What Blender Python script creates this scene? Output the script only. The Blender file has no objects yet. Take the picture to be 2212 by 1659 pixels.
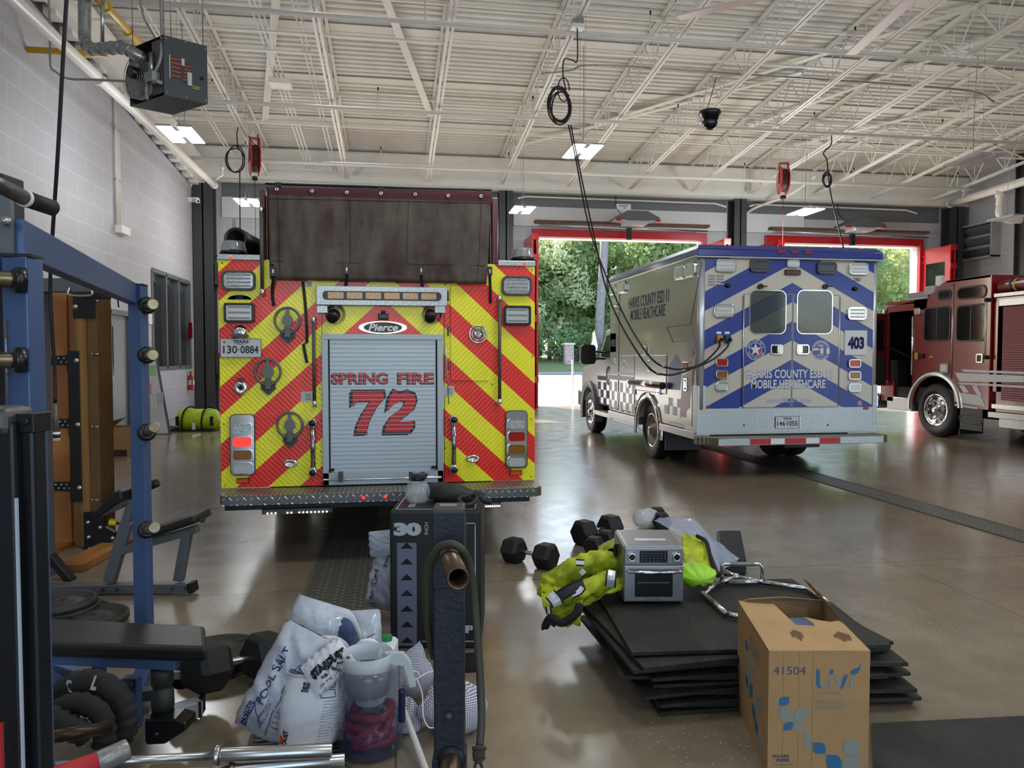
import bpy, bmesh, math, random
from mathutils import Matrix, Vector
PI = math.pi
V = Vector
COL = bpy.context.scene.collection
RND = random.Random(7)

# ------------------------------------------------------------------ camera frame (picture taken as 2212 x 1659)
F = 1600.0; CX = 1106.0; CY = 829.5; HZ = 768.0; EYE = 1.6
YAW = math.radians(9.1); PITCH = math.atan((CY - HZ) / F)
_f0 = V((math.sin(YAW), math.cos(YAW), 0)); RT = V((math.cos(YAW), -math.sin(YAW), 0))
FW = (_f0 * math.cos(PITCH) - V((0, 0, 1)) * math.sin(PITCH)); UP = RT.cross(FW)
CAM = V((0, 0, EYE))
def ray(u, v): return FW + RT * ((u - CX) / F) + UP * ((CY - v) / F)
def atY(u, v, Y): r = ray(u, v); return CAM + r * (Y / r.y)
def atX(u, v, X): r = ray(u, v); return CAM + r * (X / r.x)
def atZ(u, v, Z=0.0): r = ray(u, v); return CAM + r * ((Z - EYE) / r.z)
def atD(u, v, D): return CAM + ray(u, v) * D

# ------------------------------------------------------------------ materials
def lin(c):
    o = []
    for x in c[:3]:
        x = x / 255.0
        o.append(x / 12.92 if x <= 0.04045 else ((x + 0.055) / 1.055) ** 2.4)
    return (o[0], o[1], o[2], 1.0)
class NT:
    def __init__(s, name):
        s.m = bpy.data.materials.new(name); s.m.use_nodes = True; s.t = s.m.node_tree
        s.b = s.t.nodes['Principled BSDF']
    def n(s, typ, **kw):
        x = s.t.nodes.new('ShaderNode' + typ)
        for k, v in kw.items():
            if k.startswith('i_'):
                key = k[2:]
                x.inputs[int(key) if key.isdigit() else key.replace('_', ' ')].default_value = v
            else: setattr(x, k, v)
        return x
    def l(s, a, b): s.t.links.new(a, b)
    def obj(s): return s.n('TexCoord').outputs['Object']
    def gen(s): return s.n('TexCoord').outputs['Object']
    def sep(s, vec):
        x = s.n('SeparateXYZ'); s.l(vec, x.inputs[0]); return x.outputs
    def comb(s, x, y, z=None):
        c = s.n('CombineXYZ')
        for i, q in enumerate((x, y, z)):
            if q is None: continue
            if isinstance(q, (int, float)): c.inputs[i].default_value = q
            else: s.l(q, c.inputs[i])
        return c.outputs[0]
    def math(s, op, a, b=None, c=None):
        x = s.n('Math', operation=op)
        for i, q in enumerate((a, b, c)):
            if q is None: continue
            if isinstance(q, (int, float)): x.inputs[i].default_value = q
            else: s.l(q, x.inputs[i])
        return x.outputs[0]
    def mix(s, fac, a, b):
        x = s.n('MixRGB')
        for i, q in enumerate((fac, a, b)):
            if isinstance(q, (int, float)): x.inputs[i].default_value = q
            elif isinstance(q, tuple): x.inputs[i].default_value = q
            else: s.l(q, x.inputs[i])
        return x.outputs[0]
    def noise(s, vec, scale, detail=3, rough=.55):
        x = s.n('TexNoise'); x.inputs['Scale'].default_value = scale; x.inputs['Detail'].default_value = detail
        x.inputs['Roughness'].default_value = rough
        if vec is not None: s.l(vec, x.inputs['Vector'])
        return x.outputs['Fac']
    def ramp(s, fac, p0, p1, c0=(0, 0, 0, 1), c1=(1, 1, 1, 1)):
        x = s.n('ValToRGB'); e = x.color_ramp.elements
        e[0].position = p0; e[1].position = p1; e[0].color = c0; e[1].color = c1
        s.l(fac, x.inputs[0]); return x.outputs[0]
    def bump(s, h, strength=.3, dist=.01):
        x = s.n('Bump'); x.inputs['Strength'].default_value = strength; x.inputs['Distance'].default_value = dist
        s.l(h, x.inputs['Height']); s.l(x.outputs[0], s.b.inputs['Normal'])
    def col(s, c):
        if isinstance(c, tuple): s.b.inputs['Base Color'].default_value = c
        else: s.l(c, s.b.inputs['Base Color'])
    def set(s, **kw):
        for k, v in kw.items():
            i = s.b.inputs[k.replace('_', ' ')]
            if hasattr(v, 'is_linked') or hasattr(v, 'links'): s.l(v, i)
            else: i.default_value = v
        return s
MC = {}
def mat(name, c, rough=.5, metal=0.0, var=0.0, vs=8.0, bump=0.0, bs=60.0, coat=0.0, emit=0.0, trans=0.0, alpha=1.0, ior=None, c2=None, sheen=0.0):
    """plain painted / metal / plastic / cloth surface with a soft procedural mottle"""
    if name in MC: return MC[name]
    t = NT(name); base = lin(c)
    if var > 0 or c2 is not None:
        n = t.noise(t.obj(), vs, 4)
        k = lin(c2) if c2 is not None else tuple(x * (1 - var) for x in base[:3]) + (1,)
        t.col(t.mix(t.ramp(n, .35, .65), k, base))
    else: t.col(base)
    t.set(Roughness=rough, Metallic=metal)
    if coat: t.b.inputs['Coat Weight'].default_value = coat; t.b.inputs['Coat Roughness'].default_value = .08
    if sheen: t.b.inputs['Sheen Weight'].default_value = sheen
    if emit: t.b.inputs['Emission Color'].default_value = base; t.b.inputs['Emission Strength'].default_value = emit
    if trans: t.b.inputs['Transmission Weight'].default_value = trans
    if ior: t.b.inputs['IOR'].default_value = ior
    if alpha < 1: t.b.inputs['Alpha'].default_value = alpha
    if bump: t.bump(t.noise(t.obj(), bs, 3), bump, .01)
    MC[name] = t.m
    return t.m

# ------------------------------------------------------------------ mesh builder
def frame(o, x, y=None, z=None):
    """matrix with origin o, axes x,y,z (orthonormalised)"""
    x = V(x).normalized()
    if z is None:
        y = V(y); z = x.cross(y).normalized(); y = z.cross(x)
    elif y is None:
        z = V(z); y = z.cross(x).normalized(); z = x.cross(y)
    m = Matrix.Identity(4)
    for i in range(3): m[i][0] = x[i]; m[i][1] = y[i]; m[i][2] = z[i]; m[i][3] = V(o)[i]
    return m
_TXT = {}
def text_mesh(s, bold=0.0):
    k = (s, bold)
    if k in _TXT: return _TXT[k]
    cu = bpy.data.curves.new('lettering', 'FONT'); cu.body = s; cu.size = 1.0; cu.offset = bold; cu.resolution_u = 3
    o = bpy.data.objects.new('lettering', cu)
    me = bpy.data.meshes.new_from_object(o)
    vs = [(v.co.x, v.co.y) for v in me.vertices]; fs = [tuple(p.vertices) for p in me.polygons]
    bpy.data.objects.remove(o); bpy.data.curves.remove(cu); bpy.data.meshes.remove(me)
    _TXT[k] = (vs, fs); return _TXT[k]
class MB:
    def __init__(s, *mats):
        s.v = []; s.f = []; s.mi = []; s.sm = []; s.mats = list(mats); s.m = 0; s.T = Matrix.Identity(4); s.smooth = False
    def use(s, m):
        if m not in s.mats: s.mats.append(m)
        s.m = s.mats.index(m); return s
    def add(s, vs, fs, smooth=None):
        b = len(s.v); T = s.T
        s.v.extend([T @ V(p) for p in vs])
        for f in fs:
            s.f.append([i + b for i in f]); s.mi.append(s.m); s.sm.append(s.smooth if smooth is None else smooth)
        return s
    def quad(s, a, b, c, d): return s.add([a, b, c, d], [(0, 1, 2, 3)])
    def poly(s, pts): return s.add(pts, [tuple(range(len(pts)))])
    def box(s, x0, x1, y0, y1, z0, z1):
        vs = [(x, y, z) for z in (z0, z1) for y in (y0, y1) for x in (x0, x1)]
        return s.add(vs, [(0, 2, 3, 1), (4, 5, 7, 6), (0, 1, 5, 4), (2, 6, 7, 3), (0, 4, 6, 2), (1, 3, 7, 5)])
    def cbox(s, c, sx, sy, sz, M=None):
        o = s.T
        if M is not None: s.T = o @ M
        s.box(c[0] - sx / 2, c[0] + sx / 2, c[1] - sy / 2, c[1] + sy / 2, c[2] - sz / 2, c[2] + sz / 2)
        s.T = o; return s
    def beam(s, p, q, w, h, up=(0, 0, 1)):
        """rectangular bar from p to q, w across, h along up"""
        p = V(p); q = V(q); x = (q - p); L = x.length; x = x / L; u = V(up)
        if abs(x.dot(u)) > .99: u = V((0, 1, 0)) if abs(x.y) < .9 else V((1, 0, 0))
        y = u.cross(x).normalized(); z = x.cross(y)
        c = []
        for e in (p, q):
            for sy, sz in ((-1, -1), (1, -1), (1, 1), (-1, 1)): c.append(e + y * (sy * w / 2) + z * (sz * h / 2))
        return s.add(c, [(0, 3, 2, 1), (4, 5, 6, 7), (0, 1, 5, 4), (1, 2, 6, 5), (2, 3, 7, 6), (3, 0, 4, 7)])
    def prism(s, pts, M, d0, d1, smooth=False):
        """polygon pts (x,y) in frame M extruded along its z from d0 to d1"""
        n = len(pts); o = s.T; s.T = o @ M
        vs = [(x, y, d0) for x, y in pts] + [(x, y, d1) for x, y in pts]
        s.add(vs, [tuple(range(n - 1, -1, -1)), tuple(range(n, 2 * n))], False)
        b = len(s.v) - 2 * n
        for i in range(n):
            j = (i + 1) % n
            s.f.append([b + i, b + j, b + n + j, b + n + i]); s.mi.append(s.m); s.sm.append(smooth)
        s.T = o; return s
    def cyl(s, p, q, r0, r1=None, n=16, caps=True, smooth=True):
        p = V(p); q = V(q); r1 = r0 if r1 is None else r1; x = (q - p).normalized()
        a = x.orthogonal().normalized(); b = x.cross(a)
        vs = [];
        for e, r in ((p, r0), (q, r1)):
            for i in range(n):
                t = 2 * PI * i / n; vs.append(e + a * (r * math.cos(t)) + b * (r * math.sin(t)))
        fs = [(i, (i + 1) % n, n + (i + 1) % n, n + i) for i in range(n)]
        s.add(vs, fs, smooth)
        if caps:
            b0 = len(s.v) - 2 * n
            s.f.append([b0 + i for i in range(n - 1, -1, -1)]); s.mi.append(s.m); s.sm.append(False)
            s.f.append([b0 + n + i for i in range(n)]); s.mi.append(s.m); s.sm.append(False)
        return s
    def pipe(s, p, q, r, ri, n=20):
        """open tube with wall thickness"""
        x = (V(q) - V(p)).normalized(); L = (V(q) - V(p)).length
        return s.lathe([(r, 0), (r, L), (ri, L), (ri, 0), (r, 0)], p, x, n)
    def tube(s, pts, r, n=8, caps=True, closed=False):
        pts = [V(p) for p in pts]; m = len(pts)
        t0 = None; a = None; rings = []
        for i, p in enumerate(pts):
            if closed: t = (pts[(i + 1) % m] - pts[i - 1])
            else: t = pts[min(i + 1, m - 1)] - pts[max(i - 1, 0)]
            t.normalize()
            if a is None: a = t.orthogonal().normalized()
            else:
                a = (a - t * a.dot(t))
                if a.length < 1e-6: a = t.orthogonal()
                a.normalize()
            b = t.cross(a); rr = r[i] if isinstance(r, (list, tuple)) else r
            rings.append([p + a * (rr * math.cos(2 * PI * k / n)) + b * (rr * math.sin(2 * PI * k / n)) for k in range(n)])
        vs = [q for R in rings for q in R]; fs = []
        for i in range(m if closed else m - 1):
            j = (i + 1) % m
            for k in range(n):
                k2 = (k + 1) % n; fs.append((i * n + k, i * n + k2, j * n + k2, j * n + k))
        s.add(vs, fs, True)
        if caps and not closed:
            b0 = len(s.v) - m * n
            s.f.append([b0 + k for k in range(n - 1, -1, -1)]); s.mi.append(s.m); s.sm.append(False)
            s.f.append([b0 + (m - 1) * n + k for k in range(n)]); s.mi.append(s.m); s.sm.append(False)
        return s
    def lathe(s, prof, o, ax=(0, 0, 1), n=24, smooth=True):
        """prof: (radius, height) along ax from o"""
        o = V(o); x = V(ax).normalized(); a = x.orthogonal().normalized(); b = x.cross(a)
        vs = []
        for r, h in prof:
            for i in range(n):
                t = 2 * PI * i / n; vs.append(o + x * h + a * (r * math.cos(t)) + b * (r * math.sin(t)))
        fs = []
        for k in range(len(prof) - 1):
            for i in range(n):
                j = (i + 1) % n; fs.append((k * n + i, k * n + j, (k + 1) * n + j, (k + 1) * n + i))
        return s.add(vs, fs, smooth)
    def sphere(s, c, r, n=16, m=10, sc=(1, 1, 1)):
        c = V(c); vs = []; fs = []
        for j in range(m + 1):
            ph = PI * j / m
            for i in range(n):
                t = 2 * PI * i / n
                vs.append(c + V((r * sc[0] * math.sin(ph) * math.cos(t), r * sc[1] * math.sin(ph) * math.sin(t), r * sc[2] * math.cos(ph))))
        for j in range(m):
            for i in range(n):
                i2 = (i + 1) % n; fs.append((j * n + i, (j + 1) * n + i, (j + 1) * n + i2, j * n + i2))
        return s.add(vs, fs, True)
    def surf(s, fn, nu, nv, closed_u=False, smooth=True):
        vs = [fn(i / (nu if closed_u else nu - 1), j / (nv - 1)) for j in range(nv) for i in range(nu)]
        fs = []
        for j in range(nv - 1):
            for i in range(nu if closed_u else nu - 1):
                i2 = (i + 1) % nu; fs.append((j * nu + i, j * nu + i2, (j + 1) * nu + i2, (j + 1) * nu + i))
        return s.add(vs, fs, smooth)
    def rprism(s, w, h, r, M, d0, d1, n=4):
        return s.prism(rrect(w, h, r, n), M, d0, d1)
    def rframe(s, w, h, r, t, M, d0, d1, n=4):
        """rounded rectangular ring, t thick"""
        a = rrect(w, h, r, n); b = rrect(w - 2 * t, h - 2 * t, max(r - t, .001), n); k = len(a); o = s.T; s.T = o @ M
        vs = [(x, y, d0) for x, y in a] + [(x, y, d1) for x, y in a] + [(x, y, d0) for x, y in b] + [(x, y, d1) for x, y in b]
        fs = []
        for i in range(k):
            j = (i + 1) % k
            fs += [(i, j, k + j, k + i), (k + i, k + j, 3 * k + j, 3 * k + i), (3 * k + i, 3 * k + j, 2 * k + j, 2 * k + i), (2 * k + i, 2 * k + j, j, i)]
        s.add(vs, fs, False); s.T = o; return s
    def text(s, t, M, h, w=None, d=.0015, bold=0.0, align='c', shear=0.0):
        """flat lettering in frame M (x right, y up), capital height h, width w (fits), raised d along z"""
        vs, fs = text_mesh(t, bold)
        if not vs: return s
        x0 = min(p[0] for p in vs); x1 = max(p[0] for p in vs); y0 = 0 if h > 0 else 0; yy = max(p[1] for p in vs)
        sy = h / yy; sx = (w / (x1 - x0)) if w else sy
        off = -(x0 + x1) / 2 if align == 'c' else -x0
        o = s.T; s.T = o @ M
        s.add([((x + off) * sx + shear * y * sy, y * sy, d) for x, y in vs], fs, False); s.T = o; return s
    def build(s, name, parent=None, loc=None, bevel=0, seg=2, local=False, smooth_angle=None):
        """link as ONE mesh object; vertices are in world space unless local"""
        me = bpy.data.meshes.new(name); o = bpy.data.objects.new(name, me); COL.objects.link(o)
        vs = s.v
        if parent is not None:
            o.parent = parent
            if not local:
                inv = world(parent).inverted(); vs = [inv @ p for p in vs]
        elif loc is not None:
            o.location = V(loc)
            if not local: vs = [p - V(loc) for p in vs]
        me.from_pydata([tuple(p) for p in vs], [], s.f)
        for m in s.mats: me.materials.append(m)
        me.polygons.foreach_set('material_index', s.mi); me.polygons.foreach_set('use_smooth', s.sm); me.update()
        if bevel:
            b = o.modifiers.new('edge', 'BEVEL'); b.width = bevel; b.segments = seg; b.limit_method = 'ANGLE'; b.angle_limit = math.radians(40)
        return o
def world(o):
    m = o.matrix_basis.copy()
    while o.parent is not None: o = o.parent; m = o.matrix_basis @ m
    return m
def rrect(w, h, r, n=4):
    pts = []
    for cx, cy, a0 in ((w / 2 - r, h / 2 - r, 0), (-w / 2 + r, h / 2 - r, 90), (-w / 2 + r, -h / 2 + r, 180), (w / 2 - r, -h / 2 + r, 270)):
        for k in range(n + 1):
            a = math.radians(a0 + 90 * k / n); pts.append((cx + r * math.cos(a), cy + r * math.sin(a)))
    return pts
def circ(r, n=24, a0=0, a1=360, cx=0, cy=0):
    full = abs(a1 - a0) >= 359.9; m = n if full else n + 1
    return [(cx + r * math.cos(math.radians(a0 + (a1 - a0) * k / n)), cy + r * math.sin(math.radians(a0 + (a1 - a0) * k / n))) for k in range(m)]
def spline(pts, n=8):
    """Catmull-Rom through the points"""
    P = [V(p) for p in pts]; P = [P[0] * 2 - P[1]] + P + [P[-1] * 2 - P[-2]]; out = []
    for i in range(1, len(P) - 2):
        for k in range(n):
            t = k / n; a, b, c, d = P[i - 1], P[i], P[i + 1], P[i + 2]
            out.append(.5 * ((2 * b) + (c - a) * t + (2 * a - 5 * b + 4 * c - d) * t * t + (3 * b - a - 3 * c + d) * t ** 3))
    out.append(P[-2]); return out
# ------------------------------------------------------------------ things
def tag(o, label, cat, group=None, kind=None):
    o['label'] = label; o['category'] = cat
    if group: o['group'] = group
    if kind: o['kind'] = kind
    return o
def thing(name, label, cat, loc=(0, 0, 0), rz=0.0, group=None):
    o = bpy.data.objects.new(name, None); COL.objects.link(o); o.location = V(loc); o.rotation_euler = (0, 0, rz); o.empty_display_size = .1
    return tag(o, label, cat, group)
def struct(o): o['kind'] = 'structure'; return o
def dup(root, loc, label=None, rz=None, group=None, scale=None):
    def cp(o, par):
        c = o.copy(); COL.objects.link(c)
        if par is not None: c.parent = par
        for ch in [x for x in KIDS() if x.parent == o and x is not c]: cp(ch, c)
        return c
    r = cp(root, None); r.location = V(loc)
    if rz is not None: r.rotation_euler = (0, 0, rz)
    if label: r['label'] = label
    if group: r['group'] = group
    if scale: r.scale = scale
    return r
def KIDS(): return list(COL.objects)
EX = V((1, 0, 0)); EY = V((0, 1, 0)); EZ = V((0, 0, 1))

# ------------------------------------------------------------------ common materials
M_black = mat('black_rubber', (15, 15, 16), .6, var=.2)
M_blackgloss = mat('black_plastic', (14, 14, 16), .3)
M_blackmat = mat('black_powder_coat', (13, 14, 17), .45, var=.15, vs=20)
M_chrome = mat('chrome', (225, 228, 230), .12, 1.0)
M_steel = mat('brushed_steel', (190, 190, 188), .3, 1.0, var=.12, vs=25)
M_alu = mat('satin_aluminium', (185, 188, 190), .38, .9, var=.08)
M_white = mat('white_paint', (232, 230, 222), .5)
M_grey = mat('dark_grey_paint', (70, 72, 74), .5)
M_lgrey = mat('light_grey_paint', (165, 168, 170), .5)
M_whiteplastic = mat('white_plastic', (235, 235, 232), .35)
M_dark = mat('near_black', (8, 8, 9), .7)
M_rubber_grey = mat('worn_rubber', (66, 64, 60), .75, var=.2)
M_red = mat('engine_red', (124, 12, 22), .25, coat=.6)
M_redlens = mat('red_lens', (170, 12, 22), .15, coat=.5)
M_redglow = mat('lit_red_lens', (255, 30, 30), .3, emit=2.5)
M_amber = mat('amber_lens', (150, 95, 15), .2, coat=.5, var=.3, vs=60)
M_clear = mat('clear_lens', (215, 222, 226), .15, .35, var=.45, vs=70, coat=.5)
M_clear2 = mat('frosted_lens', (200, 202, 204), .25, .2, coat=.3, var=.15, vs=60)
M_glass = mat('tinted_glass', (16, 20, 20), .05, coat=.4)
M_led = mat('led_panel', (255, 252, 244), .4, emit=9.0)
def diamond_mat(name, c=(172, 174, 176), scale=28, axes=(0, 2), rough=.33):
    t = NT(name); p = t.sep(t.obj())
    a = p[axes[0]]; b = p[axes[1]]
    u = t.math('MULTIPLY', a, scale); w = t.math('MULTIPLY', b, scale)
    # alternating small diagonal lozenges
    fu = t.math('FLOOR', u); fw_ = t.math('FLOOR', w)
    par = t.math('MODULO', t.math('ABSOLUTE', t.math('ADD', fu, fw_)), 2.0)
    cu = t.math('SUBTRACT', t.math('FRACT', u), .5); cw = t.math('SUBTRACT', t.math('FRACT', w), .5)
    sg = t.math('SUBTRACT', t.math('MULTIPLY', par, 2.0), 1.0)
    d1 = t.math('ABSOLUTE', t.math('ADD', cu, t.math('MULTIPLY', cw, sg)))
    d2 = t.math('ABSOLUTE', t.math('SUBTRACT', cu, t.math('MULTIPLY', cw, sg)))
    e = t.math('ADD', t.math('MULTIPLY', d1, 4.5), t.math('MULTIPLY', d2, 1.25))
    h = t.ramp(e, .45, .8, (1, 1, 1, 1), (0, 0, 0, 1))
    t.col(t.mix(h, lin(c), lin((235, 236, 238)))); t.set(Roughness=rough, Metallic=.85); t.bump(h, .8, .004)
    return t.m
M_diaXZ = diamond_mat('diamond_plate', axes=(0, 2))
M_diaXY = diamond_mat('diamond_plate_step', c=(130, 122, 104), axes=(0, 1), rough=.45)
M_diaYZ = diamond_mat('diamond_plate_side', axes=(1, 2))
M_diaXZd = diamond_mat('dark_diamond_plate', c=(120, 122, 124), axes=(0, 2), scale=20)
def wood_mat(name, c, c2, axis=2, scale=3.0):
    t = NT(name); p = t.sep(t.obj())
    q = [p[0], p[1], p[2]]; q[axis] = t.math('MULTIPLY', q[axis], .12)
    vec = t.comb(*q); n = t.noise(vec, scale * 8, 5); w = t.n('TexWave', i_Scale=scale, i_Distortion=6.0, i_Detail=3.0)
    t.l(vec, w.inputs['Vector']); f = t.math('ADD', t.math('MULTIPLY', w.outputs['Fac'], .5), t.math('MULTIPLY', n, .5))
    t.col(t.mix(t.ramp(f, .3, .75), lin(c2), lin(c))); t.set(Roughness=.6); t.bump(f, .15, .003)
    return t.m
M_ply = wood_mat('plywood', (176, 118, 62), (138, 84, 40), 0, 1.6)
M_timber = wood_mat('timber', (150, 112, 56), (112, 78, 36), 2, 2.2)
def card_mat(name, c=(178, 140, 96)):
    t = NT(name); p = t.sep(t.obj())
    w = t.math('SINE', t.math('MULTIPLY', t.math('ADD', p[0], p[1]), 900.0)); n = t.noise(t.obj(), 6, 4)
    t.col(t.mix(t.ramp(n, .3, .7), tuple(x * .86 for x in lin(c)[:3]) + (1,), lin(c))); t.set(Roughness=.85); t.bump(w, .03, .002)
    return t.m
M_card = card_mat('cardboard')
# ================================================================== camera, sky, sun
sc = bpy.context.scene
cam = bpy.data.cameras.new('camera'); cam.sensor_width = 36.0; cam.lens = F / 2212.0 * 36.0; cam.clip_end = 400; cam.clip_start = .05
co = bpy.data.objects.new('camera', cam); COL.objects.link(co)
cm = Matrix.Identity(4)
for i in range(3): cm[i][0] = RT[i]; cm[i][1] = UP[i]; cm[i][2] = -FW[i]; cm[i][3] = CAM[i]
co.matrix_world = cm; sc.camera = co
w = bpy.data.worlds.new('sky'); sc.world = w; w.use_nodes = True; wt = w.node_tree
sky = wt.nodes.new('ShaderNodeTexSky'); sky.sky_type = 'NISHITA'; sky.sun_disc = False
sky.sun_elevation = math.radians(38); sky.sun_rotation = math.radians(-25); sky.air_density = 1.0; sky.dust_density = 2.0
wt.links.new(sky.outputs[0], wt.nodes['Background'].inputs[0]); wt.nodes['Background'].inputs[1].default_value = .55
def add_light(name, kind, loc, energy, color=(1, 1, 1), **kw):
    l = bpy.data.lights.new(name, kind); l.energy = energy; l.color = color
    for k, v in kw.items(): setattr(l, k, v)
    o = bpy.data.objects.new(name, l); COL.objects.link(o); o.location = loc; return o
SUN = add_light('sun', 'SUN', (0, 0, 30), 9.5, (1, .95, .86), angle=.01)
SUN.rotation_euler = V((-.50, 1.0, .88)).to_track_quat('Z', 'Y').to_euler()      # sun stands beyond the doors, to the left
sc.view_settings.view_transform = 'Standard'; sc.view_settings.look = 'None'; sc.view_settings.gamma = 1.0
sc.view_settings.use_curve_mapping = False; sc.view_settings.exposure = 0.55
try:
    sc.cycles.max_bounces = 9; sc.cycles.diffuse_bounces = 5; sc.cycles.glossy_bounces = 4; sc.cycles.transparent_max_bounces = 12
    sc.cycles.sample_clamp_indirect = 6.0; sc.cycles.caustics_reflective = False; sc.cycles.caustics_refractive = False
    sc.cycles.use_denoising = True
except Exception: pass

# ================================================================== the room
YB = 22.9; XL = -5.62; XR = 19.3; YF = -5.0; SL = .085
def chord(Y): return 6.74 + (YB - Y) * SL
def deckz(Y): return 7.62 + (YB - Y) * SL
def walltop(Y): return 6.35 + (YB - Y) * SL
def cmu(name, c, ax, c2=None):
    t = NT(name); p = t.sep(t.obj()); vec = t.comb(p[ax], p[2])
    b = t.n('TexBrick'); b.offset = .5; t.l(vec, b.inputs['Vector'])
    b.inputs['Scale'].default_value = 1.0; b.inputs['Brick Width'].default_value = .81; b.inputs['Row Height'].default_value = .405
    b.inputs['Mortar Size'].default_value = .012; b.inputs['Mortar Smooth'].default_value = .3
    b.inputs['Color1'].default_value = lin(c); b.inputs['Color2'].default_value = tuple(x * .95 for x in lin(c)[:3]) + (1,)
    b.inputs['Mortar'].default_value = lin(c2 or tuple(min(255, x + 18) for x in c))
    n = t.noise(t.obj(), .8, 3); t.col(t.mix(t.math('MULTIPLY', n, .12), b.outputs['Color'], lin((150, 150, 150))))
    t.set(Roughness=.55); t.bump(t.math('SUBTRACT', 1.0, b.outputs['Fac']), .35, .01); return t.m
M_cmuL = cmu('painted_block_side', (178, 178, 183), 1)
M_cmuB = cmu('painted_block_front', (186, 188, 192), 0)
M_cmuR = cmu('painted_block_right', (176, 178, 184), 1)
# floor: polished, mottled concrete with exposed aggregate specks
t = NT('polished_concrete'); ob = t.obj()
n1 = t.noise(ob, .55, 6, .6); n2 = t.noise(ob, 3.5, 6, .6); n3 = t.noise(ob, 22, 3)
base = t.mix(t.ramp(n1, .35, .68), lin((122, 109, 90)), lin((150, 137, 115)))
base = t.mix(t.math('MULTIPLY', t.ramp(n2, .4, .7), .55), base, lin((104, 93, 78)))
vo = t.n('TexVoronoi', i_Scale=38.0); t.l(ob, vo.inputs['Vector'])
spk = t.math('MULTIPLY', t.ramp(vo.outputs['Distance'], .10, .17, (1, 1, 1, 1), (0, 0, 0, 1)), t.ramp(t.noise(ob, 1.1, 3), .52, .6))
base = t.mix(t.math('MULTIPLY', spk, .8), base, lin((205, 198, 182)))
pp = t.sep(ob)
jn = None
for ax, per, off in ((0, 3.8, 1.9), (1, 4.2, 1.15)):
    q = t.math('ABSOLUTE', t.math('SUBTRACT', t.math('FRACT', t.math('ADD', t.math('DIVIDE', pp[ax], per), off / per)), .5))
    q = t.math('LESS_THAN', q, .0011); jn = q if jn is None else t.math('MAXIMUM', jn, q)
base = t.mix(t.math('MULTIPLY', jn, .7), base, lin((52, 46, 40)))
t.col(base); t.set(Roughness=t.math('ADD', t.math('MULTIPLY', n2, .26), .10)); t.b.inputs['Specular IOR Level'].default_value = .75
t.b.inputs['Coat Weight'].default_value = .2; t.b.inputs['Coat Roughness'].default_value = .12
t.bump(t.math('ADD', t.noise(ob, 2.2, 2), t.math('MULTIPLY', n3, .06)), .035, .02)
M_floor = t.m
o = struct(MB(M_floor).box(XL - .2, XR + .2, YF, YB + .1, -.15, 0).build('floor'))

# left wall with personnel door and window openings
def wall_x(name, X0, X1, holes, m, ya, yb):
    """wall in the plane of constant X; holes are (y0, y1, z0, z1)"""
    mb = MB(m); hs = sorted(holes); y = ya
    def seg(y0, y1, z0, z1f):
        n = 1; vs = []
        for X in (X0, X1): vs += [(X, y0, z0), (X, y1, z0), (X, y1, z1f(y1)), (X, y0, z1f(y0))]
        mb.add(vs, [(0, 1, 2, 3), (7, 6, 5, 4), (0, 4, 5, 1), (1, 5, 6, 2), (2, 6, 7, 3), (3, 7, 4, 0)])
    for (y0, y1, z0, z1) in hs:
        seg(y, y0, 0, walltop)
        if z0 > 0: seg(y0, y1, 0, lambda q: z0)
        seg(y0, y1, z1, walltop); y = y1
    seg(y, yb, 0, walltop); return struct(mb.build(name))
dn = atX(236, 665, XL); df = atX(284, 672, XL); wn = atX(327, 582, XL); wf = atX(409, 606, XL)
DY0, DY1, DZ = dn.y, dn.y + 1.15, 2.52
WY0, WY1, WZ0, WZ1 = wn.y, wf.y, 1.28, wn.z
wall_x('wall_left', XL - .3, XL, [(DY0, DY1, 0, DZ), (WY0, WY1, WZ0, WZ1)], M_cmuL, YF, YB)
# right wall
o = struct(MB(M_cmuR).box(XR, XR + .3, YF, YB, 0, 9.6).build('wall_right'))
# front wall of the bays (far side, with three open door bays)
DOORS = [(-3.6, 1.86), (4.42, 9.88), (12.2, 17.66)]; DTOP = 5.32
mb = MB(M_cmuB); x = XL
for a, b in DOORS:
    mb.box(x, a, YB, YB + .35, 0, 7.9); mb.box(a, b, YB, YB + .35, DTOP, 7.9); x = b
mb.box(x, XR, YB, YB + .35, 0, 7.9); struct(mb.build('wall_front'))
# dark flashing band and pale soffit panel above each door
M_band = mat('dark_grey_band', (104, 107, 110), .5); M_panel = mat('pale_panel', (205, 207, 208), .45)
k = 1
for a, b in ((-4.9, 3.15), (3.7, 10.7), (11.3, 18.4)):
    struct(MB(M_band).box(a, b, YB - .05, YB + .01, 6.12, 6.66).build('trim_%d' % k)); k += 1
    struct(MB(M_panel).box(a, b if b < 18 else 13.4, YB - .12, YB + .01, 5.62, 6.22).build('trim_%d' % k)); k += 1
# ---- columns
M_col = mat('dark_steel_column', (58, 60, 62), .5, var=.1, vs=2)
def column(x0, x1, y0, y1, h, name='column'):
    mb = MB(M_col); t_ = .03
    mb.box(x0, x1, y0, y0 + t_, 0, h); mb.box(x0, x1, y1 - t_, y1, 0, h); mb.box((x0 + x1) / 2 - .02, (x0 + x1) / 2 + .02, y0, y1, 0, h)
    for s_ in (0, 1): mb.box(x0 - .03 if s_ == 0 else x1 - .02, x0 + .02 if s_ == 0 else x1 + .03, y0, y1, 0, .02)
    return struct(mb.build(name))
column(-5.6, -5.06, YB - .55, YB - .1, 6.55); column(3.2, 3.62, YB - .5, YB - .05, 6.6)
column(10.78, 11.2, YB - .5, YB - .05, 6.6); column(18.5, 19.0, YB - .5, YB - .05, 6.6)
column(19.0, 19.3, 19.9, 20.35, 8.2)
mb = MB(M_col)
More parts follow.
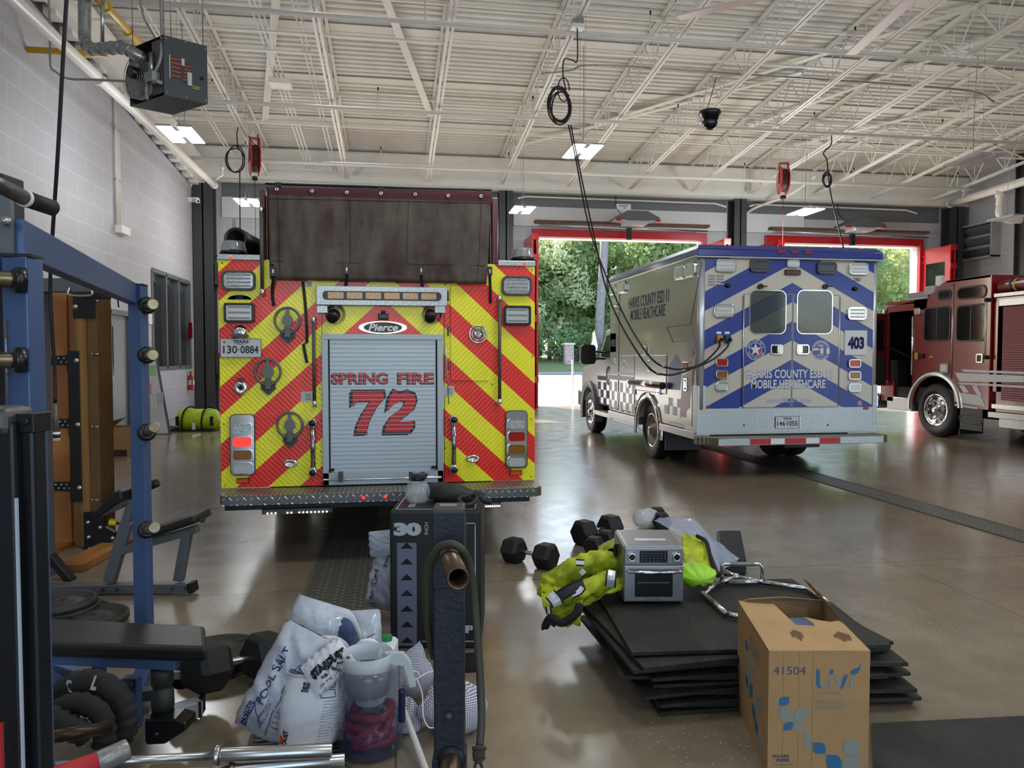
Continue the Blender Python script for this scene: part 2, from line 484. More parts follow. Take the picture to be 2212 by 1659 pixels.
for z in (1.05, 3.65): mb.box(-5.06, -4.5, YB - .42, YB - .02, z, z + .62)
struct(mb.build('trim_7'))
# ---- roof deck: ribbed steel, falling towards the far wall
M_deck = mat('white_roof_deck', (226, 225, 216), .55, var=.06, vs=1.5)
mb = MB(M_deck); P = .2; n = int((YB + .2 - YF) / P); vs = []; fs = []
for i in range(n + 1):
    y = YF + i * P
    for dy, dz in ((0, 0), (.10, 0), (.125, .075), (.175, .075)):
        yy = y + dy; z = deckz(yy) + dz; vs += [(XL - .3, yy, z), (XR + .3, yy, z)]
m_ = len(vs) // 2
for i in range(m_ - 1): fs.append((2 * i, 2 * i + 1, 2 * i + 3, 2 * i + 2))
mb.add(vs, fs, False)
mb.add([(XL - .3, YF, deckz(YF) + .2), (XR + .3, YF, deckz(YF) + .2), (XR + .3, YB + .4, deckz(YB) + .2), (XL - .3, YB + .4, deckz(YB) + .2)], [(0, 1, 2, 3)])
struct(mb.build('ceiling'))
# ---- joists
M_joist = mat('white_steel', (232, 231, 224), .45, var=.05, vs=2)
JX = [-3.57, -1.31, 1.06, 3.29, 5.33, 7.32, 9.34, 11.3, 13.5, 15.57, 17.8]
for k, X in enumerate(JX):
    mb = MB(M_joist); y0, y1 = YF + .3, YB - .5; big = k == 7
    w_ = .055 if not big else .09
    for s_ in (-1, 1):
        c = X + s_ * (w_ / 2 + .016)
        for zf, hh in ((chord, 1), (lambda q: deckz(q) - .045, -1)):
            for (a, b, hz) in ((c - w_ / 2, c + w_ / 2, .012), ):
                p0 = V((c, y0, zf(y0))); p1 = V((c, y1, zf(y1)))
                mb.beam(p0, p1, w_, .012)
                mb.beam(p0 + V((-s_ * (w_ / 2 - .006), 0, .03 * hh)), p1 + V((-s_ * (w_ / 2 - .006), 0, .03 * hh)), .012, .05)
    y = y0; st = 1.15; i = 0
    while y + st < y1:
        a = V((X, y, chord(y) + .02)); b = V((X, y + st / 2, deckz(y + st / 2) - .05)); c = V((X, y + st, chord(y + st) + .02))
        mb.cyl(a, b, .017, n=6, caps=False); mb.cyl(b, c, .017, n=6, caps=False)
        mb.cyl(c, c + V((0, 0, deckz(c.y) - c.z)), .010, n=5, caps=False)
        y += st; i += 1
    struct(mb.build('roof_beam'))
# end girders
def ibeam(mb, p, q, h, w_):
    p = V(p); q = V(q); mb.beam(p, q, .015, h); mb.beam(p + EZ * h / 2, q + EZ * h / 2, w_, .02); mb.beam(p - EZ * h / 2, q - EZ * h / 2, w_, .02)
mb = MB(M_joist); ibeam(mb, (XL, YB - .3, 7.1), (XR, YB - .3, 7.1), .95, .28); struct(mb.build('wall_girder_beam'))
mb = MB(M_joist); ibeam(mb, (XL + .25, YF, walltop(YF) + .42), (XL + .25, YB, walltop(YB) + .42), .62, .24)
y = YF + .4
while y < YB:                                            # stiffener and bearing plates read as the notched edge above the block wall
    z = walltop(y); mb.box(XL + .0, XL + .2, y, y + .3, z + .02, z + .26); mb.box(XL, XL + .12, y + .30, y + .62, z + .24, z + .34); y += .62
struct(mb.build('eave_beam'))
mb = MB(mat('flashing_dark', (60, 60, 62), .5)); mb.add([(XL + .01, YF, walltop(YF) + .0), (XL + .01, YB, walltop(YB)), (XL + .01, YB, walltop(YB) + .02), (XL + .01, YF, walltop(YF) + .02)], [(0, 1, 2, 3)])
struct(mb.build('trim_8'))
# lateral bridging and wind bracing
mb = MB(M_joist)
for y in (4.0, 9.0, 14.3, 18.6):
    mb.beam((XL, y, deckz(y) - .10), (XR, y, deckz(y) - .10), .05, .05); mb.beam((XL, y, chord(y) + .05), (XR, y, chord(y) + .05), .04, .04)
for k in range(7, 10):
    for y in (18.6, 14.3):
        mb.beam((JX[k], y, chord(y)), (JX[k + 1], y, deckz(y) - .1), .03, .03); mb.beam((JX[k], y, deckz(y) - .1), (JX[k + 1], y, chord(y)), .03, .03)
struct(mb.build('bridging_beam'))
mb = MB(M_joist)
def brace(xa, ya, xb, yb):
    mb.beam((xa, ya, deckz(ya) - .12), (xb, yb, deckz(yb) - .12), .16, .02)
brace(-1.0, 10.0, 1.0, 19.5); brace(-1.5, 11.5, -3.3, 20.5); brace(5.4, 19.5, 11.2, 13.0); brace(11.4, 20.5, 17.6, 13.5); brace(3.4, 21.5, 9.3, 16.0); brace(13.5, 12, 9.4, 19.5)
struct(mb.build('wind_brace_beam'))
# wide flat plates crossing the ribs here and there
mb = MB(M_deck)
for y in (10.9, 13.2, 15.6, 17.9, 20.3):
    mb.beam((XL, y, deckz(y) - .015), (XR, y, deckz(y) - .015), .34, .012)
struct(mb.build('ceiling_seam_trim'))

# ---- personnel door and window in the left wall
M_doorgrey = mat('door_grey_paint', (128, 132, 134), .4); M_frame = mat('frame_grey_paint', (96, 98, 101), .45)
d = thing('steel_door', 'grey steel personnel door with narrow vision slot and lever handle in the block wall', 'door', (XL, DY0, 0))
MB(M_doorgrey).box(XL - .1, XL - .05, DY0 + .06, DY1 - .06, .01, DZ - .08).build('door_leaf', d)
mb = MB(M_frame); mb.box(XL - .15, XL + .02, DY0 - .03, DY0 + .06, 0, DZ + .02); mb.box(XL - .15, XL + .02, DY1 - .06, DY1 + .03, 0, DZ + .02); mb.box(XL - .15, XL + .02, DY0, DY1, DZ - .08, DZ + .02); mb.build('door_frame', d)
MB(M_glass).box(XL - .052, XL - .045, DY0 + .22, DY0 + .32, 1.15, 2.2).build('vision_slot', d)
mb = MB(M_chrome); mb.box(XL - .05, XL - .035, DY0 + .10, DY0 + .16, .78, 1.12); mb.tube([(XL - .04, DY0 + .13, .98), (XL + .03, DY0 + .13, .98), (XL + .03, DY0 + .28, .98)], .012); mb.build('door_handle', d)
wf_ = thing('interior_window', 'dark framed four light window looking into an office through the left block wall', 'window', (XL, WY0, WZ0))
mb = MB(M_frame); nb = 3
mb.box(XL - .2, XL + .02, WY0 - .05, WY0 + .05, WZ0, WZ1); mb.box(XL - .2, XL + .02, WY1 - .05, WY1 + .05, WZ0, WZ1)
mb.box(XL - .2, XL + .02, WY0, WY1, WZ0 - .05, WZ0 + .05); mb.box(XL - .2, XL + .02, WY0, WY1, WZ1 - .05, WZ1 + .05)
for k in (1, 2): yy = WY0 + (WY1 - WY0) * k / 3; mb.box(XL - .2, XL + .02, yy - .05, yy + .05, WZ0, WZ1)
mb.build('window_frame', wf_)
mb = MB(mat('office_glass', (60, 64, 66), .06, alpha=.45)); mb.box(XL - .12, XL - .11, WY0, WY1, WZ0, WZ1); mb.build('window_pane', wf_)
mb = MB(mat('office_wall', (122, 112, 108), .7)).box(XL - 1.6, XL - 1.55, WY0 - 1, WY1 + 1, .3, 3.4)
mb.use(mat('office_pale', (190, 196, 170), .6)); mb.box(XL - 1.5, XL - 1.45, WY0, WY1 - .6, .8, 1.9); mb.use(mat('office_blind', (160, 160, 158), .6)); mb.box(XL - 1.4, XL - 1.38, WY0 + .2, WY1 - .9, 2.1, 2.9)
mb.use(M_dark).box(XL - 1.7, XL - .35, WY0 - 1.05, WY0 - 1, .3, 3.4).box(XL - 1.7, XL - .35, WY1 + 1, WY1 + 1.05, .3, 3.4).box(XL - 1.7, XL - .3, WY0 - 1, WY1 + 1, 3.4, 3.45)
struct(mb.build('wall_office'))
struct(MB(M_dark).box(XL - .9, XL - .3, DY0 - .1, DY1 + .1, 0, 2.6).build('wall_office_door_back'))

# ================================================================== outside
t = NT('apron_concrete'); ob = t.obj(); n = t.noise(ob, .4, 5); t.col(t.mix(t.ramp(n, .35, .7), lin((176, 170, 160)), lin((206, 202, 192)))); t.set(Roughness=.8); M_apron = t.m
struct(MB(M_apron).box(-60, 130, YB + .1, 60, -.16, -.01).build('apron_ground'))
struct(MB(M_apron).box(-60, 130, YF - 30, YF, -.16, -.01).build('rear_apron_ground'))
struct(MB(mat('asphalt_road', (98, 98, 100), .9, var=.1, vs=1)).box(-60, 130, 60, 64, -.16, -.005).build('road'))
struct(MB(mat('kerb_concrete', (178, 176, 170), .8)).box(-60, 130, 64, 64.4, -.16, .12).build('kerb'))
t = NT('mown_grass'); ob = t.obj(); t.col(t.mix(t.noise(ob, 3, 6), lin((60, 84, 40)), lin((120, 132, 78)))); t.set(Roughness=.9); t.bump(t.noise(ob, 14, 3), .6, .1); M_grass = t.m
mb = MB(M_grass); mb.add([(-60, 64.4, .1), (140, 64.4, .1), (140, 72, .95), (-60, 72, .95), (140, 150, 2.2), (-60, 150, 2.2)], [(0, 1, 2, 3), (3, 2, 4, 5)])
struct(mb.build('lawn_ground'))
# fence of thin black pickets and a brick pier
FY = 71.0; FZ = .84
f = thing('iron_fence', 'black iron picket fence along the far side of the road', 'fence', (8, FY, FZ))
mb = MB(M_blackmat); x = 6.0
while x < 64: mb.box(x, x + .03, FY, FY + .03, FZ, FZ + 1.35); x += .16
mb.build('picket_row', f)
mb = MB(M_blackmat)
for z in (.15, 1.2): mb.box(6, 64, FY - .02, FY + .05, FZ + z, FZ + z + .05)
mb.build('fence_rail', f)
t = NT('pier_brick'); p = t.sep(t.obj()); b = t.n('TexBrick'); t.l(t.comb(t.math('ADD', p[0], p[1]), p[2]), b.inputs['Vector']); b.inputs['Scale'].default_value = 4.0
b.inputs['Color1'].default_value = lin((150, 96, 84)); b.inputs['Color2'].default_value = lin((190, 160, 150)); b.inputs['Mortar'].default_value = lin((215, 210, 205)); t.col(b.outputs['Color']); t.set(Roughness=.8)
pr = atY(1228.5, 786, FY - .4); pz = .8
pi_ = thing('brick_pier', 'brick pier with pale stone cap standing in the fence line', 'pillar', (pr.x, FY - .4, pz)); pw = .42
MB(t.m).box(pr.x - pw, pr.x + pw, FY - .8, FY - .0, pz - .2, pz + 1.85).build('shaft', pi_)
MB(mat('cast_stone', (206, 200, 190), .7)).box(pr.x - pw - .1, pr.x + pw + .1, FY - .9, FY + .1, pz + 1.85, pz + 2.02).build('cap', pi_)
sp = atY(1283, 800, 34.0)
s_ = thing('warning_sign', 'yellow diamond warning sign seen nearly edge on behind the ambulance bonnet', 'sign', (sp.x, 34, -.01))
MB(mat('sign_yellow', (222, 190, 40), .5)).box(sp.x - .05, sp.x + .05, 34, 34.1, -.01, 2.7).build('post', s_)
mb = MB(mat('sign_back', (170, 180, 176), .4)).prism([(-.16, 0), (0, -.75), (.16, 0), (0, .75)], frame((sp.x, 33.95, 2.05), EX, EZ), 0, .03); mb.build('plate', s_)
mb = MB(mat('marker_post_white', (206, 200, 188), .6)); gp = atY(1238, 850, 24.6)
tag(mb.tube([(gp.x, 24.6, -.02), (gp.x - .03, 24.6, 1.45)], .035).build('marker_post'), 'thin pale marker post standing just outside the open bay door', 'post')
# trees
M_leaf = []
for nm, a, b in (('leaf_yellow_green', (124, 148, 84), (212, 220, 150)), ('leaf_deep', (84, 114, 70), (164, 184, 122)), ('leaf_pale', (152, 168, 120), (224, 228, 184))):  # leaf greens differ from tree to tree
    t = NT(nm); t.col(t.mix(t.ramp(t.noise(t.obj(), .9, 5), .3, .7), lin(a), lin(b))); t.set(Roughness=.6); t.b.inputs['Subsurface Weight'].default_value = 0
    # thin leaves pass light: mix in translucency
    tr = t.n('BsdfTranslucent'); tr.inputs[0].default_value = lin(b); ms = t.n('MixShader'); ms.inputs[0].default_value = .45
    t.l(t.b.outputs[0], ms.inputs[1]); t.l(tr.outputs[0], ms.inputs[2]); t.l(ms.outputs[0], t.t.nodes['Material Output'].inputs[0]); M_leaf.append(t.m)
M_bark = mat('pine_bark', (124, 104, 92), .9, var=.3, vs=4)
def foliage_mesh(seed, blobs, nleaf, size, m):
    r = random.Random(seed); mb = MB(m)
    for _ in range(nleaf):
        c, rad = r.choice(blobs)
        d = V((r.gauss(0, 1), r.gauss(0, 1), r.gauss(0, 1))).normalized() * (r.random() ** .35)
        p = V(c) + V((d.x * rad[0], d.y * rad[1], d.z * rad[2])); a = V((r.gauss(0, 1), r.gauss(0, 1), r.gauss(0, 1))).normalized()
        b = a.orthogonal().normalized(); s_ = size * r.uniform(.5, 1.4); q = a * s_; w_ = b * s_ * .6
        mb.add([p - q, p + w_, p + q, p - w_], [(0, 1, 2, 3)], False)
    return mb
def crown(seed, h, rad, n):
    r = random.Random(seed); out = []
    for _ in range(n):
        z = r.uniform(.18, .95) * h; q = rad * (1 - .45 * abs(z / h - .5)) ; a = r.uniform(0, 2 * PI); k = r.uniform(.2, .85) * q
        out.append(((k * math.cos(a), k * math.sin(a), z), (rad * .36, rad * .36, rad * .3)))
    return out
protos = []
for k in range(3):
    T_ = thing('broadleaf_tree', 'leafy tree in the woodland edge beyond the road', 'tree', (0, 90, 1), group='woodland trees beyond the fence')
    mb = foliage_mesh(11 + k, crown(5 + k, 17, 5.2, 34), 6500, .30, M_leaf[k]); o = mb.build('foliage', T_, local=True)
    MB(M_bark).tube([(0, 0, -1), (.1, 0, 5), (-.1, .1, 11), (0, 0, 15)], [.28, .24, .16, .06], 8).build('trunk', T_, local=True)
    protos.append(T_)
r = random.Random(3); spots = []
for row, (yy, n, dx) in enumerate(((80, 13, 5.4), (88, 14, 5.6), (97, 13, 7.0))):
    for i in range(n): spots.append((8 + i * dx + r.uniform(-1.5, 1.5) + row * 1.7, yy + r.uniform(-2.5, 2.5), r.uniform(.85, 1.15)))
for i in range(16): spots.append((4 - (i // 2) * 6.5 + r.uniform(-1, 1), 80 + 9 * (i % 2), r.uniform(.9, 1.15)))
for i, (x, y, s_) in enumerate(spots):
    k = [1, 0, 2, 1][i % 4]; lb = 'leafy tree in the woodland edge beyond the road'
    if i < 3: protos[i].location = (x, y, 1); protos[i].scale = (s_, s_, s_)
    else: dup(protos[k], (x, y, 1), lb, r.uniform(0, 6), scale=(s_, s_, s_))
T_ = thing('undergrowth_bush', 'low dense shrub filling the ground under the woodland trees', 'shrub', (0, 76, 1), group='low shrubs under the woodland trees')
foliage_mesh(91, [((r.uniform(-3, 3), r.uniform(-1, 1), r.uniform(.6, 2.8)), (1.5, 1.2, 1.2)) for _ in range(12)], 3600, .22, M_leaf[1]).build('foliage', T_, local=True)
T_.location = (8, 76, .9)
for i in [-1, -2, -3, -4, -5, -6, -7, -8] + list(range(1, 14)): dup(T_, (8 + i * 5.0, 76 + r.uniform(-.8, .8), .9), None, r.uniform(0, 6))
pp = atY(1300, 700, 74.0)
T_ = thing('tall_pine', 'tall bare pine trunk rising in front of the woodland seen over the ambulance bonnet', 'tree', (pp.x, 74, .9))
MB(mat('pine_bark_pale', (142, 134, 132), .9, var=.25, vs=3)).tube([(pp.x - .35, 74, .5), (pp.x - .2, 74, 6), (pp.x + .2, 74, 12), (pp.x + .3, 74, 20)], [.5, .46, .42, .36], 12).build('trunk', T_)
# ================================================================== pumper 72, seen square from behind
TY = 6.07; _xc = atY(827.5, 700, TY).x
X0, X1 = atY(475, 800, TY).x, atY(1155, 800, TY).x
TR = thing('fire_engine', 'fire engine numbered 72 with red and yellow chevron tail panels', 'fire engine', (_xc, TY, 0))
def MR(u, v, dy=0.0, Y=TY): return frame(atY(u, v, Y - dy), EX, EZ)
def RC(u0, v0, u1, v1, Y=TY):
    a = atY(u0, (v0 + v1) / 2, Y); b = atY(u1, (v0 + v1) / 2, Y); c = atY((u0 + u1) / 2, v0, Y); d = atY((u0 + u1) / 2, v1, Y)
    return V(((a.x + b.x) / 2, Y, (c.z + d.z) / 2)), abs(b.x - a.x), abs(c.z - d.z)
def chevron_mat(name, base, width, slope, ca, cb, rough=.3, metal=0.0, rib=False):
    t = NT(name); p = t.sep(t.obj())
    c = t.math('ADD', p[2], t.math('MULTIPLY', t.math('ABSOLUTE', p[0]), slope))
    k = t.math('MODULO', t.math('ADD', t.math('DIVIDE', t.math('SUBTRACT', c, base), width), 20.0), 2.0)
    f = t.math('GREATER_THAN', k, 1.0)
    t.col(t.mix(f, lin(ca), lin(cb))); t.set(Roughness=rough); t.b.inputs['Coat Weight'].default_value = .3; t.b.inputs['Coat Roughness'].default_value = .15
    if rib:
        q = t.math('SINE', t.math('MULTIPLY', t.math('SUBTRACT', p[2], t.math('MULTIPLY', t.math('ABSOLUTE', p[0]), 1.0)), 150.0))
        t.bump(t.math('ADD', q, t.math('MULTIPLY', t.noise(t.obj(), 40, 3), 2.0)), .12, .004)
    return t.m
M_chev = chevron_mat('red_yellow_chevron', 1.833, .2235, .915, (236, 40, 26), (248, 240, 30), rib=True)
ZB, ZT = .56, 2.35
mb = MB(M_red)
mb.box(X0, X1, TY + .02, 13.6, ZB + .05, ZT); mb.build('body', TR, bevel=.01)
MB(M_chev).box(X0, X1, TY - .004, TY + .03, ZB, ZT).build('chevron_panel', TR)
# hose bed
hl, hr = atY(560, 500, TY).x, atY(1077, 500, TY).x
M_dred = mat('dark_engine_red', (84, 10, 18), .3, coat=.5)
mb = MB(M_dred); zt = 2.90
mb.box(hl, hl + .045, TY + .02, 11.5, ZT, zt).box(hr - .055, hr, TY + .02, 11.5, ZT, zt).box(hl, hr, 11.45, 11.5, ZT, zt); mb.build('hose_bed', TR, bevel=.008); MB(M_dark).box(hl + .05, hr - .06, TY + .06, TY + .10, ZT, 2.86).build('hose_bed_dark_panel', TR)  # near-black panel added to close the bright gap behind the cover
# cab, chassis and wheels (mostly hidden, seen from the side)
mb = MB(M_red).box(X0 + .02, X1 - .02, 13.75, 16.0, .75, 2.75); mb.use(M_glass).box(X0 + .015, X1 - .015, 14.2, 15.8, 1.7, 2.4).box(X0 + .2, X1 - .2, 13.74, 13.745, 1.8, 2.4); mb.build('cab', TR, bevel=.04)
MB(M_dark).box(X0 + .35, X1 - .35, TY + .1, 15.8, .45, .68).build('chassis', TR)
def wheel_mesh(mb, c, r, w_, sx, rim=M_chrome, deep=True, n=36):
    """wheel at c, axis along X, outer face towards sx"""
    c = V(c); ax = V((sx, 0, 0)); prof = [(r * .60, 0), (r * .93, 0), (r * .99, w_ * .12), (r, w_ * .3), (r, w_ * .7), (r * .99, w_ * .88), (r * .93, w_), (r * .60, w_), (r * .58, w_ * .5), (r * .6, 0)]
    mb.use(M_black).lathe(prof, c - ax * w_, ax, n)
    for k in range(4): mb.use(M_dark).lathe([(r + .001, 0), (r + .001, w_ * .035)], c - ax * w_ * (.3 + .15 * k), ax, n)
    mb.use(rim); d = .11 if deep else .02
    mb.lathe([(r * .62, -.004), (r * .57, .005), (r * .54, -.03), (r * .50, -d), (r * .26, -d * .9), (r * .24, -d * .2), (r * .17, -d * .1), (r * .15, .03), (r * .06, .05), (0, .05)], c, ax, n)
    for k in range(10):
        a = 2 * PI * k / 10; p = c + V((0, r * .36 * math.cos(a), r * .36 * math.sin(a))); mb.cyl(p - ax * d, p - ax * (d - .035), r * .035, n=8)
        p2 = c + V((0, r * .44 * math.cos(a + .3), r * .44 * math.sin(a + .3))); mb.use(M_dark).cyl(p2 - ax * (d - .001), p2 - ax * (d - .006), r * .04, n=8); mb.use(rim)
for y in (9.0, 14.9):
    for sx, xx in ((-1, X0 + .02), (1, X1 - .02)):
        mb = MB(); wheel_mesh(mb, (xx, y, .52), .52, .30, sx); mb.build('wheel', TR)
# ---- tailboard
SY = 5.76
mb = MB(M_diaXY); sa, sb = atY(465, 1080, SY).x, atY(1172, 1070, SY).x
mb.prism([(sa + .02, TY + .01), (sa + .02, SY + .06), (sa + .06, SY), (sb - .06, SY), (sb - .0, SY + .05), (sb - .0, TY + .01)], Matrix.Identity(4), .475, .552)
tb = mb.build('tailboard', TR, bevel=.006)
MB(M_diaXZd).box(sa + .045, sb - .05, SY - .008, SY, .478, .548).build('tailboard_edge', TR)
MB(M_blackmat).box(sa + .06, sb - .1, SY + .03, TY, .435, .472).build('tailboard_underframe', TR)
for (u0, u1) in ((566, 718), (1036, 1082)):
    c, w_, h = RC(u0, 1090, u1, 1106, SY + .04); mb = MB(M_grey).cbox((c.x, c.y + .03, .42), w_, .08, .045)
    mb.use(mat('white_led', (250, 250, 255), .3, emit=8.0)); n = 16 if u0 < 900 else 9; i = 0
    for k in range(n):
        if u0 < 900 and k in (3, 4, 7): continue
        mb.sphere((c.x - w_ * .42 + w_ * .84 * k / (n - 1), c.y - .012, .405), .006, 6, 4)
    mb.build('ground_light', TR)
for u, v in ((785, 1075), (832, 1073), (836, 1073)):
    if u != 836: MB(M_redglow).sphere(atY(u, v, SY - .012), .012, 10, 6).build('marker_light', TR)
# ---- rolling shutter
c, w_, h = RC(697, 722, 957, 1044)
mb = MB(M_lgrey).use(mat('shutter_frame', (172, 180, 188), .4, .3)); M_sf = mb.mats[-1]
fw = .048
mb.box(c.x - w_ / 2, c.x - w_ / 2 + fw, TY - .03, TY, c.z - h / 2, c.z + h / 2); mb.box(c.x + w_ / 2 - fw, c.x + w_ / 2, TY - .03, TY, c.z - h / 2, c.z + h / 2)
mb.box(c.x - w_ / 2, c.x + w_ / 2, TY - .034, TY, c.z + h / 2 - .045, c.z + h / 2); mb.box(c.x - w_ / 2, c.x + w_ / 2, TY - .03, TY, c.z - h / 2, c.z - h / 2 + .10)
mb.build('shutter_frame', TR, bevel=.003)
M_slat = mat('shutter_slat', (188, 196, 204), .42, .35); M_slg = mat('shutter_groove', (112, 118, 126), .5, .2)
dl, dr = c.x - w_ / 2 + fw, c.x + w_ / 2 - fw; dz0, dz1 = c.z - h / 2 + .10, c.z + h / 2 - .045
mb = MB(M_slat, M_slg); n = 31; sh = (dz1 - dz0) / n
mb.use(M_slg).box(dl, dr, TY - .008, TY, dz0, dz1)
mb.use(M_slat)
for k in range(n):
    z = dz0 + k * sh; mb.box(dl + .012, dr - .012, TY - .016, TY - .008, z + .002, z + sh - .002)
mb.use(M_dark).box(dl, dl + .012, TY - .02, TY - .008, dz0, dz1).box(dr - .012, dr, TY - .02, TY - .008, dz0, dz1)
DOOR = mb.build('rolling_shutter', TR)
M_letr = mat('letter_red', (196, 30, 34), .35); M_letk = mat('letter_black', (14, 16, 20), .4)
mb = MB(M_letr, M_letk)
for (s_, u0, u1, v0, v1, bd, shr) in (('SPRING', 717, 838, 804, 828, .035, 0), ('FIRE', 860, 937, 804, 828, .035, 0)):
    c2, w2, h2 = RC(u0, v0, u1, v1); base = V((c2.x, TY - .0165, c2.z - h2 / 2))
    mb.use(M_letk).text(s_, frame(base + V((-.004, 0, -.003)), EX, EZ), h2, w2 + .012, .0005, .06); mb.use(M_letr).text(s_, frame(base, EX, EZ), h2 * .96, w2 - .004, .001, .025)
    for sgn in (0,): # slab serifs
        for q in range(len(s_)):
            x = base.x - w2 / 2 + (q + .5) * w2 / len(s_)
c2, w2, h2 = RC(754, 843, 903, 936)
for (txt, pts) in (('7', [(-.5, .5), (-.42, .5), (.5, .5), (.56, .33), (.30, .1), (.12, -.2), (.06, -.42), (.08, -.5), (-.28, -.5), (-.26, -.3), (-.1, 0), (.12, .27), (-.3, .27), (-.46, .12), (-.5, .5)]),
                   ('2', [(-.42, .34), (-.3, .52), (-.1, .46), (.15, .5), (.40, .42), (.48, .25), (.40, .05), (.1, -.14), (-.08, -.25), (.32, -.25), (.44, -.2), (.46, -.36), (.34, -.5), (-.48, -.5), (-.46, -.3), (-.3, -.1), (0, .08), (.12, .2), (.10, .27), (-.05, .27), (-.28, .16), (-.45, .0)])):
    cx = c2.x + (-.25 if txt == '7' else .25) * w2; W = w2 * .47; H = h2
    Mf = frame((cx, TY - .0165, c2.z), EX, EZ)
    def tr(p, dx=0, dz=0, g=1.0): return (p[0] * W * g + .10 * W * p[1] + dx, p[1] * H * g + dz)
    sh_ = [(tr(p, -.020, -.016, 1.0)) for p in pts]
    mb.use(M_letk).prism(sh_, Mf, 0, .0006); mb.prism([tr(p, 0, 0, 1.045) for p in pts], Mf, .0006, .0010)
    mb.use(M_letr).prism([tr(p, 0, 0, .93) for p in pts], Mf, .001, .0016)
mb.build('lettering', DOOR)
mb = MB(M_slat)
for k in range(n + 1): mb.box(dl + .012, dr - .012, TY - .0195, TY - .0165, dz0 + k * sh - .0022, dz0 + k * sh + .0006)
mb.build('slat_joint', DOOR)
mb = MB(M_chrome); a = atY(700, 1034, TY); b = atY(953, 1028, TY); mb.cyl((a.x, TY - .06, a.z), (b.x, TY - .06, b.z), .009)
mb.use(M_grey)
for u in (737, 913): p = atY(u, 1028, TY); mb.cbox((p.x, TY - .045, p.z), .035, .06, .08)
mb.use(M_dark)
for u, v in ((717, 1014), (937, 1008)): p = atY(u, v, TY); mb.cbox((p.x, TY - .03, p.z), .04, .03, .022)
mb.build('lift_bar', TR, bevel=.003)
# ---- lamps
def lamp(name, u0, v0, u1, v1, lens, bez=M_chrome, Y=TY, dep=.035, parent=TR, rr=.28, t_=.12, ribs=0):
    c, w_, h = RC(u0, v0, u1, v1, Y); M = frame(c, EX, EZ)
    mb = MB(bez); mb.rframe(w_, h, min(w_, h) * rr, min(w_, h) * t_, M, 0, dep); mb.rprism(w_ * .95, h * .93, min(w_, h) * rr * .9, M, 0, dep * .4)
    o = mb.build(name, parent, bevel=.003)
    mb = MB(lens); k = 1 - 2 * t_
    mb.rprism(w_ - 2 * t_ * min(w_, h) + .002, h - 2 * t_ * min(w_, h) + .002, min(w_, h) * rr * .8, M, dep * .4, dep * .85)
    for i in range(ribs):
        z = -h * .28 + h * .56 * i / max(1, ribs - 1); mb.add([(M @ V((-w_ * .36, z - h * .05, dep * .86))), (M @ V((w_ * .36, z - h * .05, dep * .86))), (M @ V((w_ * .36, z + h * .05, dep * 1.0))), (M @ V((-w_ * .36, z + h * .05, dep * 1.0)))], [(0, 1, 2, 3)])
    mb.build('lens', o); return o
lamp('scene_light', 480, 585, 553, 628, M_clear, M_grey, ribs=4); lamp('scene_light', 1083, 597, 1148, 639, M_clear, M_grey, ribs=4)
lamp('flood_light', 486, 655, 551, 697, M_clear2, M_blackgloss, rr=.12, ribs=3, dep=.05); lamp('flood_light', 1087, 661, 1145, 703, M_clear2, M_blackgloss, rr=.12, ribs=3, dep=.05)
M_dotred = mat('tail_lens_lit', (255, 40, 36), .3, emit=1.6, var=.7, vs=90)
for (u0, u1, v0, lit) in ((499, 551, 895, True), (1092, 1138, 887, False)):
    v1 = v0 + 130 if lit else v0 + 123
    c, w_, h = RC(u0, v0, u1, v1); M = frame(c, EX, EZ); cl = MB(M_chrome if not lit else M_chrome).rprism(w_, h, .035, M, 0, .025).use(M_grey).rframe(w_ + .006, h + .006, .036, .006, M, 0, .028).build('tail_light_cluster', TR, bevel=.004)
    for k, (lm, nm) in enumerate(((M_clear, 'scene_lens'), (M_dotred if lit else M_redlens, 'stop_lens'), (M_amber, 'turn_lens'), (M_clear2, 'reversing_lens'))):
        z = h * (.27 - .22 * k); MM = frame(c + V((0, 0, z)), EX, EZ)
        MB(M_chrome).rframe(w_ * .86, h * .19, .03, .008, MM, .024, .036).use(lm).rprism(w_ * .78, h * .165, .026, MM, .024, .033).build(nm, cl)
# light bar in diamond plate surround
c, w_, h = RC(685, 620, 965, 661); M = frame(c, EX, EZ)
lb = MB(M_diaXZ).rprism(w_, h, .006, M, 0, .05).build('traffic_advisor', TR, bevel=.004)
mb = MB(M_blackgloss).rprism(w_ * .91, h * .46, h * .2, M, .05, .062)
o = mb.build('lamp_bezel', lb)
for k in range(6):
    MM = frame(c + V((-w_ * .355 + w_ * .71 * k / 5, 0, 0)), EX, EZ)
    MB(mat('amber_lit', (206, 140, 50), .25, var=.5, vs=60, coat=.5)).rprism(w_ * .118, h * .33, .005, MM, .062, .066).build('amber_lens', lb)
for u in (697, 950): c3, w3, h3 = RC(u - 11, 661, u + 11, 676); MB(M_diaXZ).cbox((c3.x, TY - .02, c3.z), w3, .04, h3).build('bracket', lb)
# round deck lamps
for u, sgn in ((722, 1), (930, 1)):
    p = atY(u, 679, TY); dl_ = MB(M_chrome).lathe([(0, .0), (.075, .0), (.08, .008), (.062, .012), (.055, .03)], (p.x + .01, TY, p.z), (0, -1, 0), 24).build('deck_lamp', TR)
    MB(M_blackgloss).lathe([(0, .09), (.036, .09), (.045, .085), (.047, .02), (.05, .0)], (p.x, TY - .01, p.z - .005), (-.1, -1, -.35), 20).build('lamp_barrel', dl_)
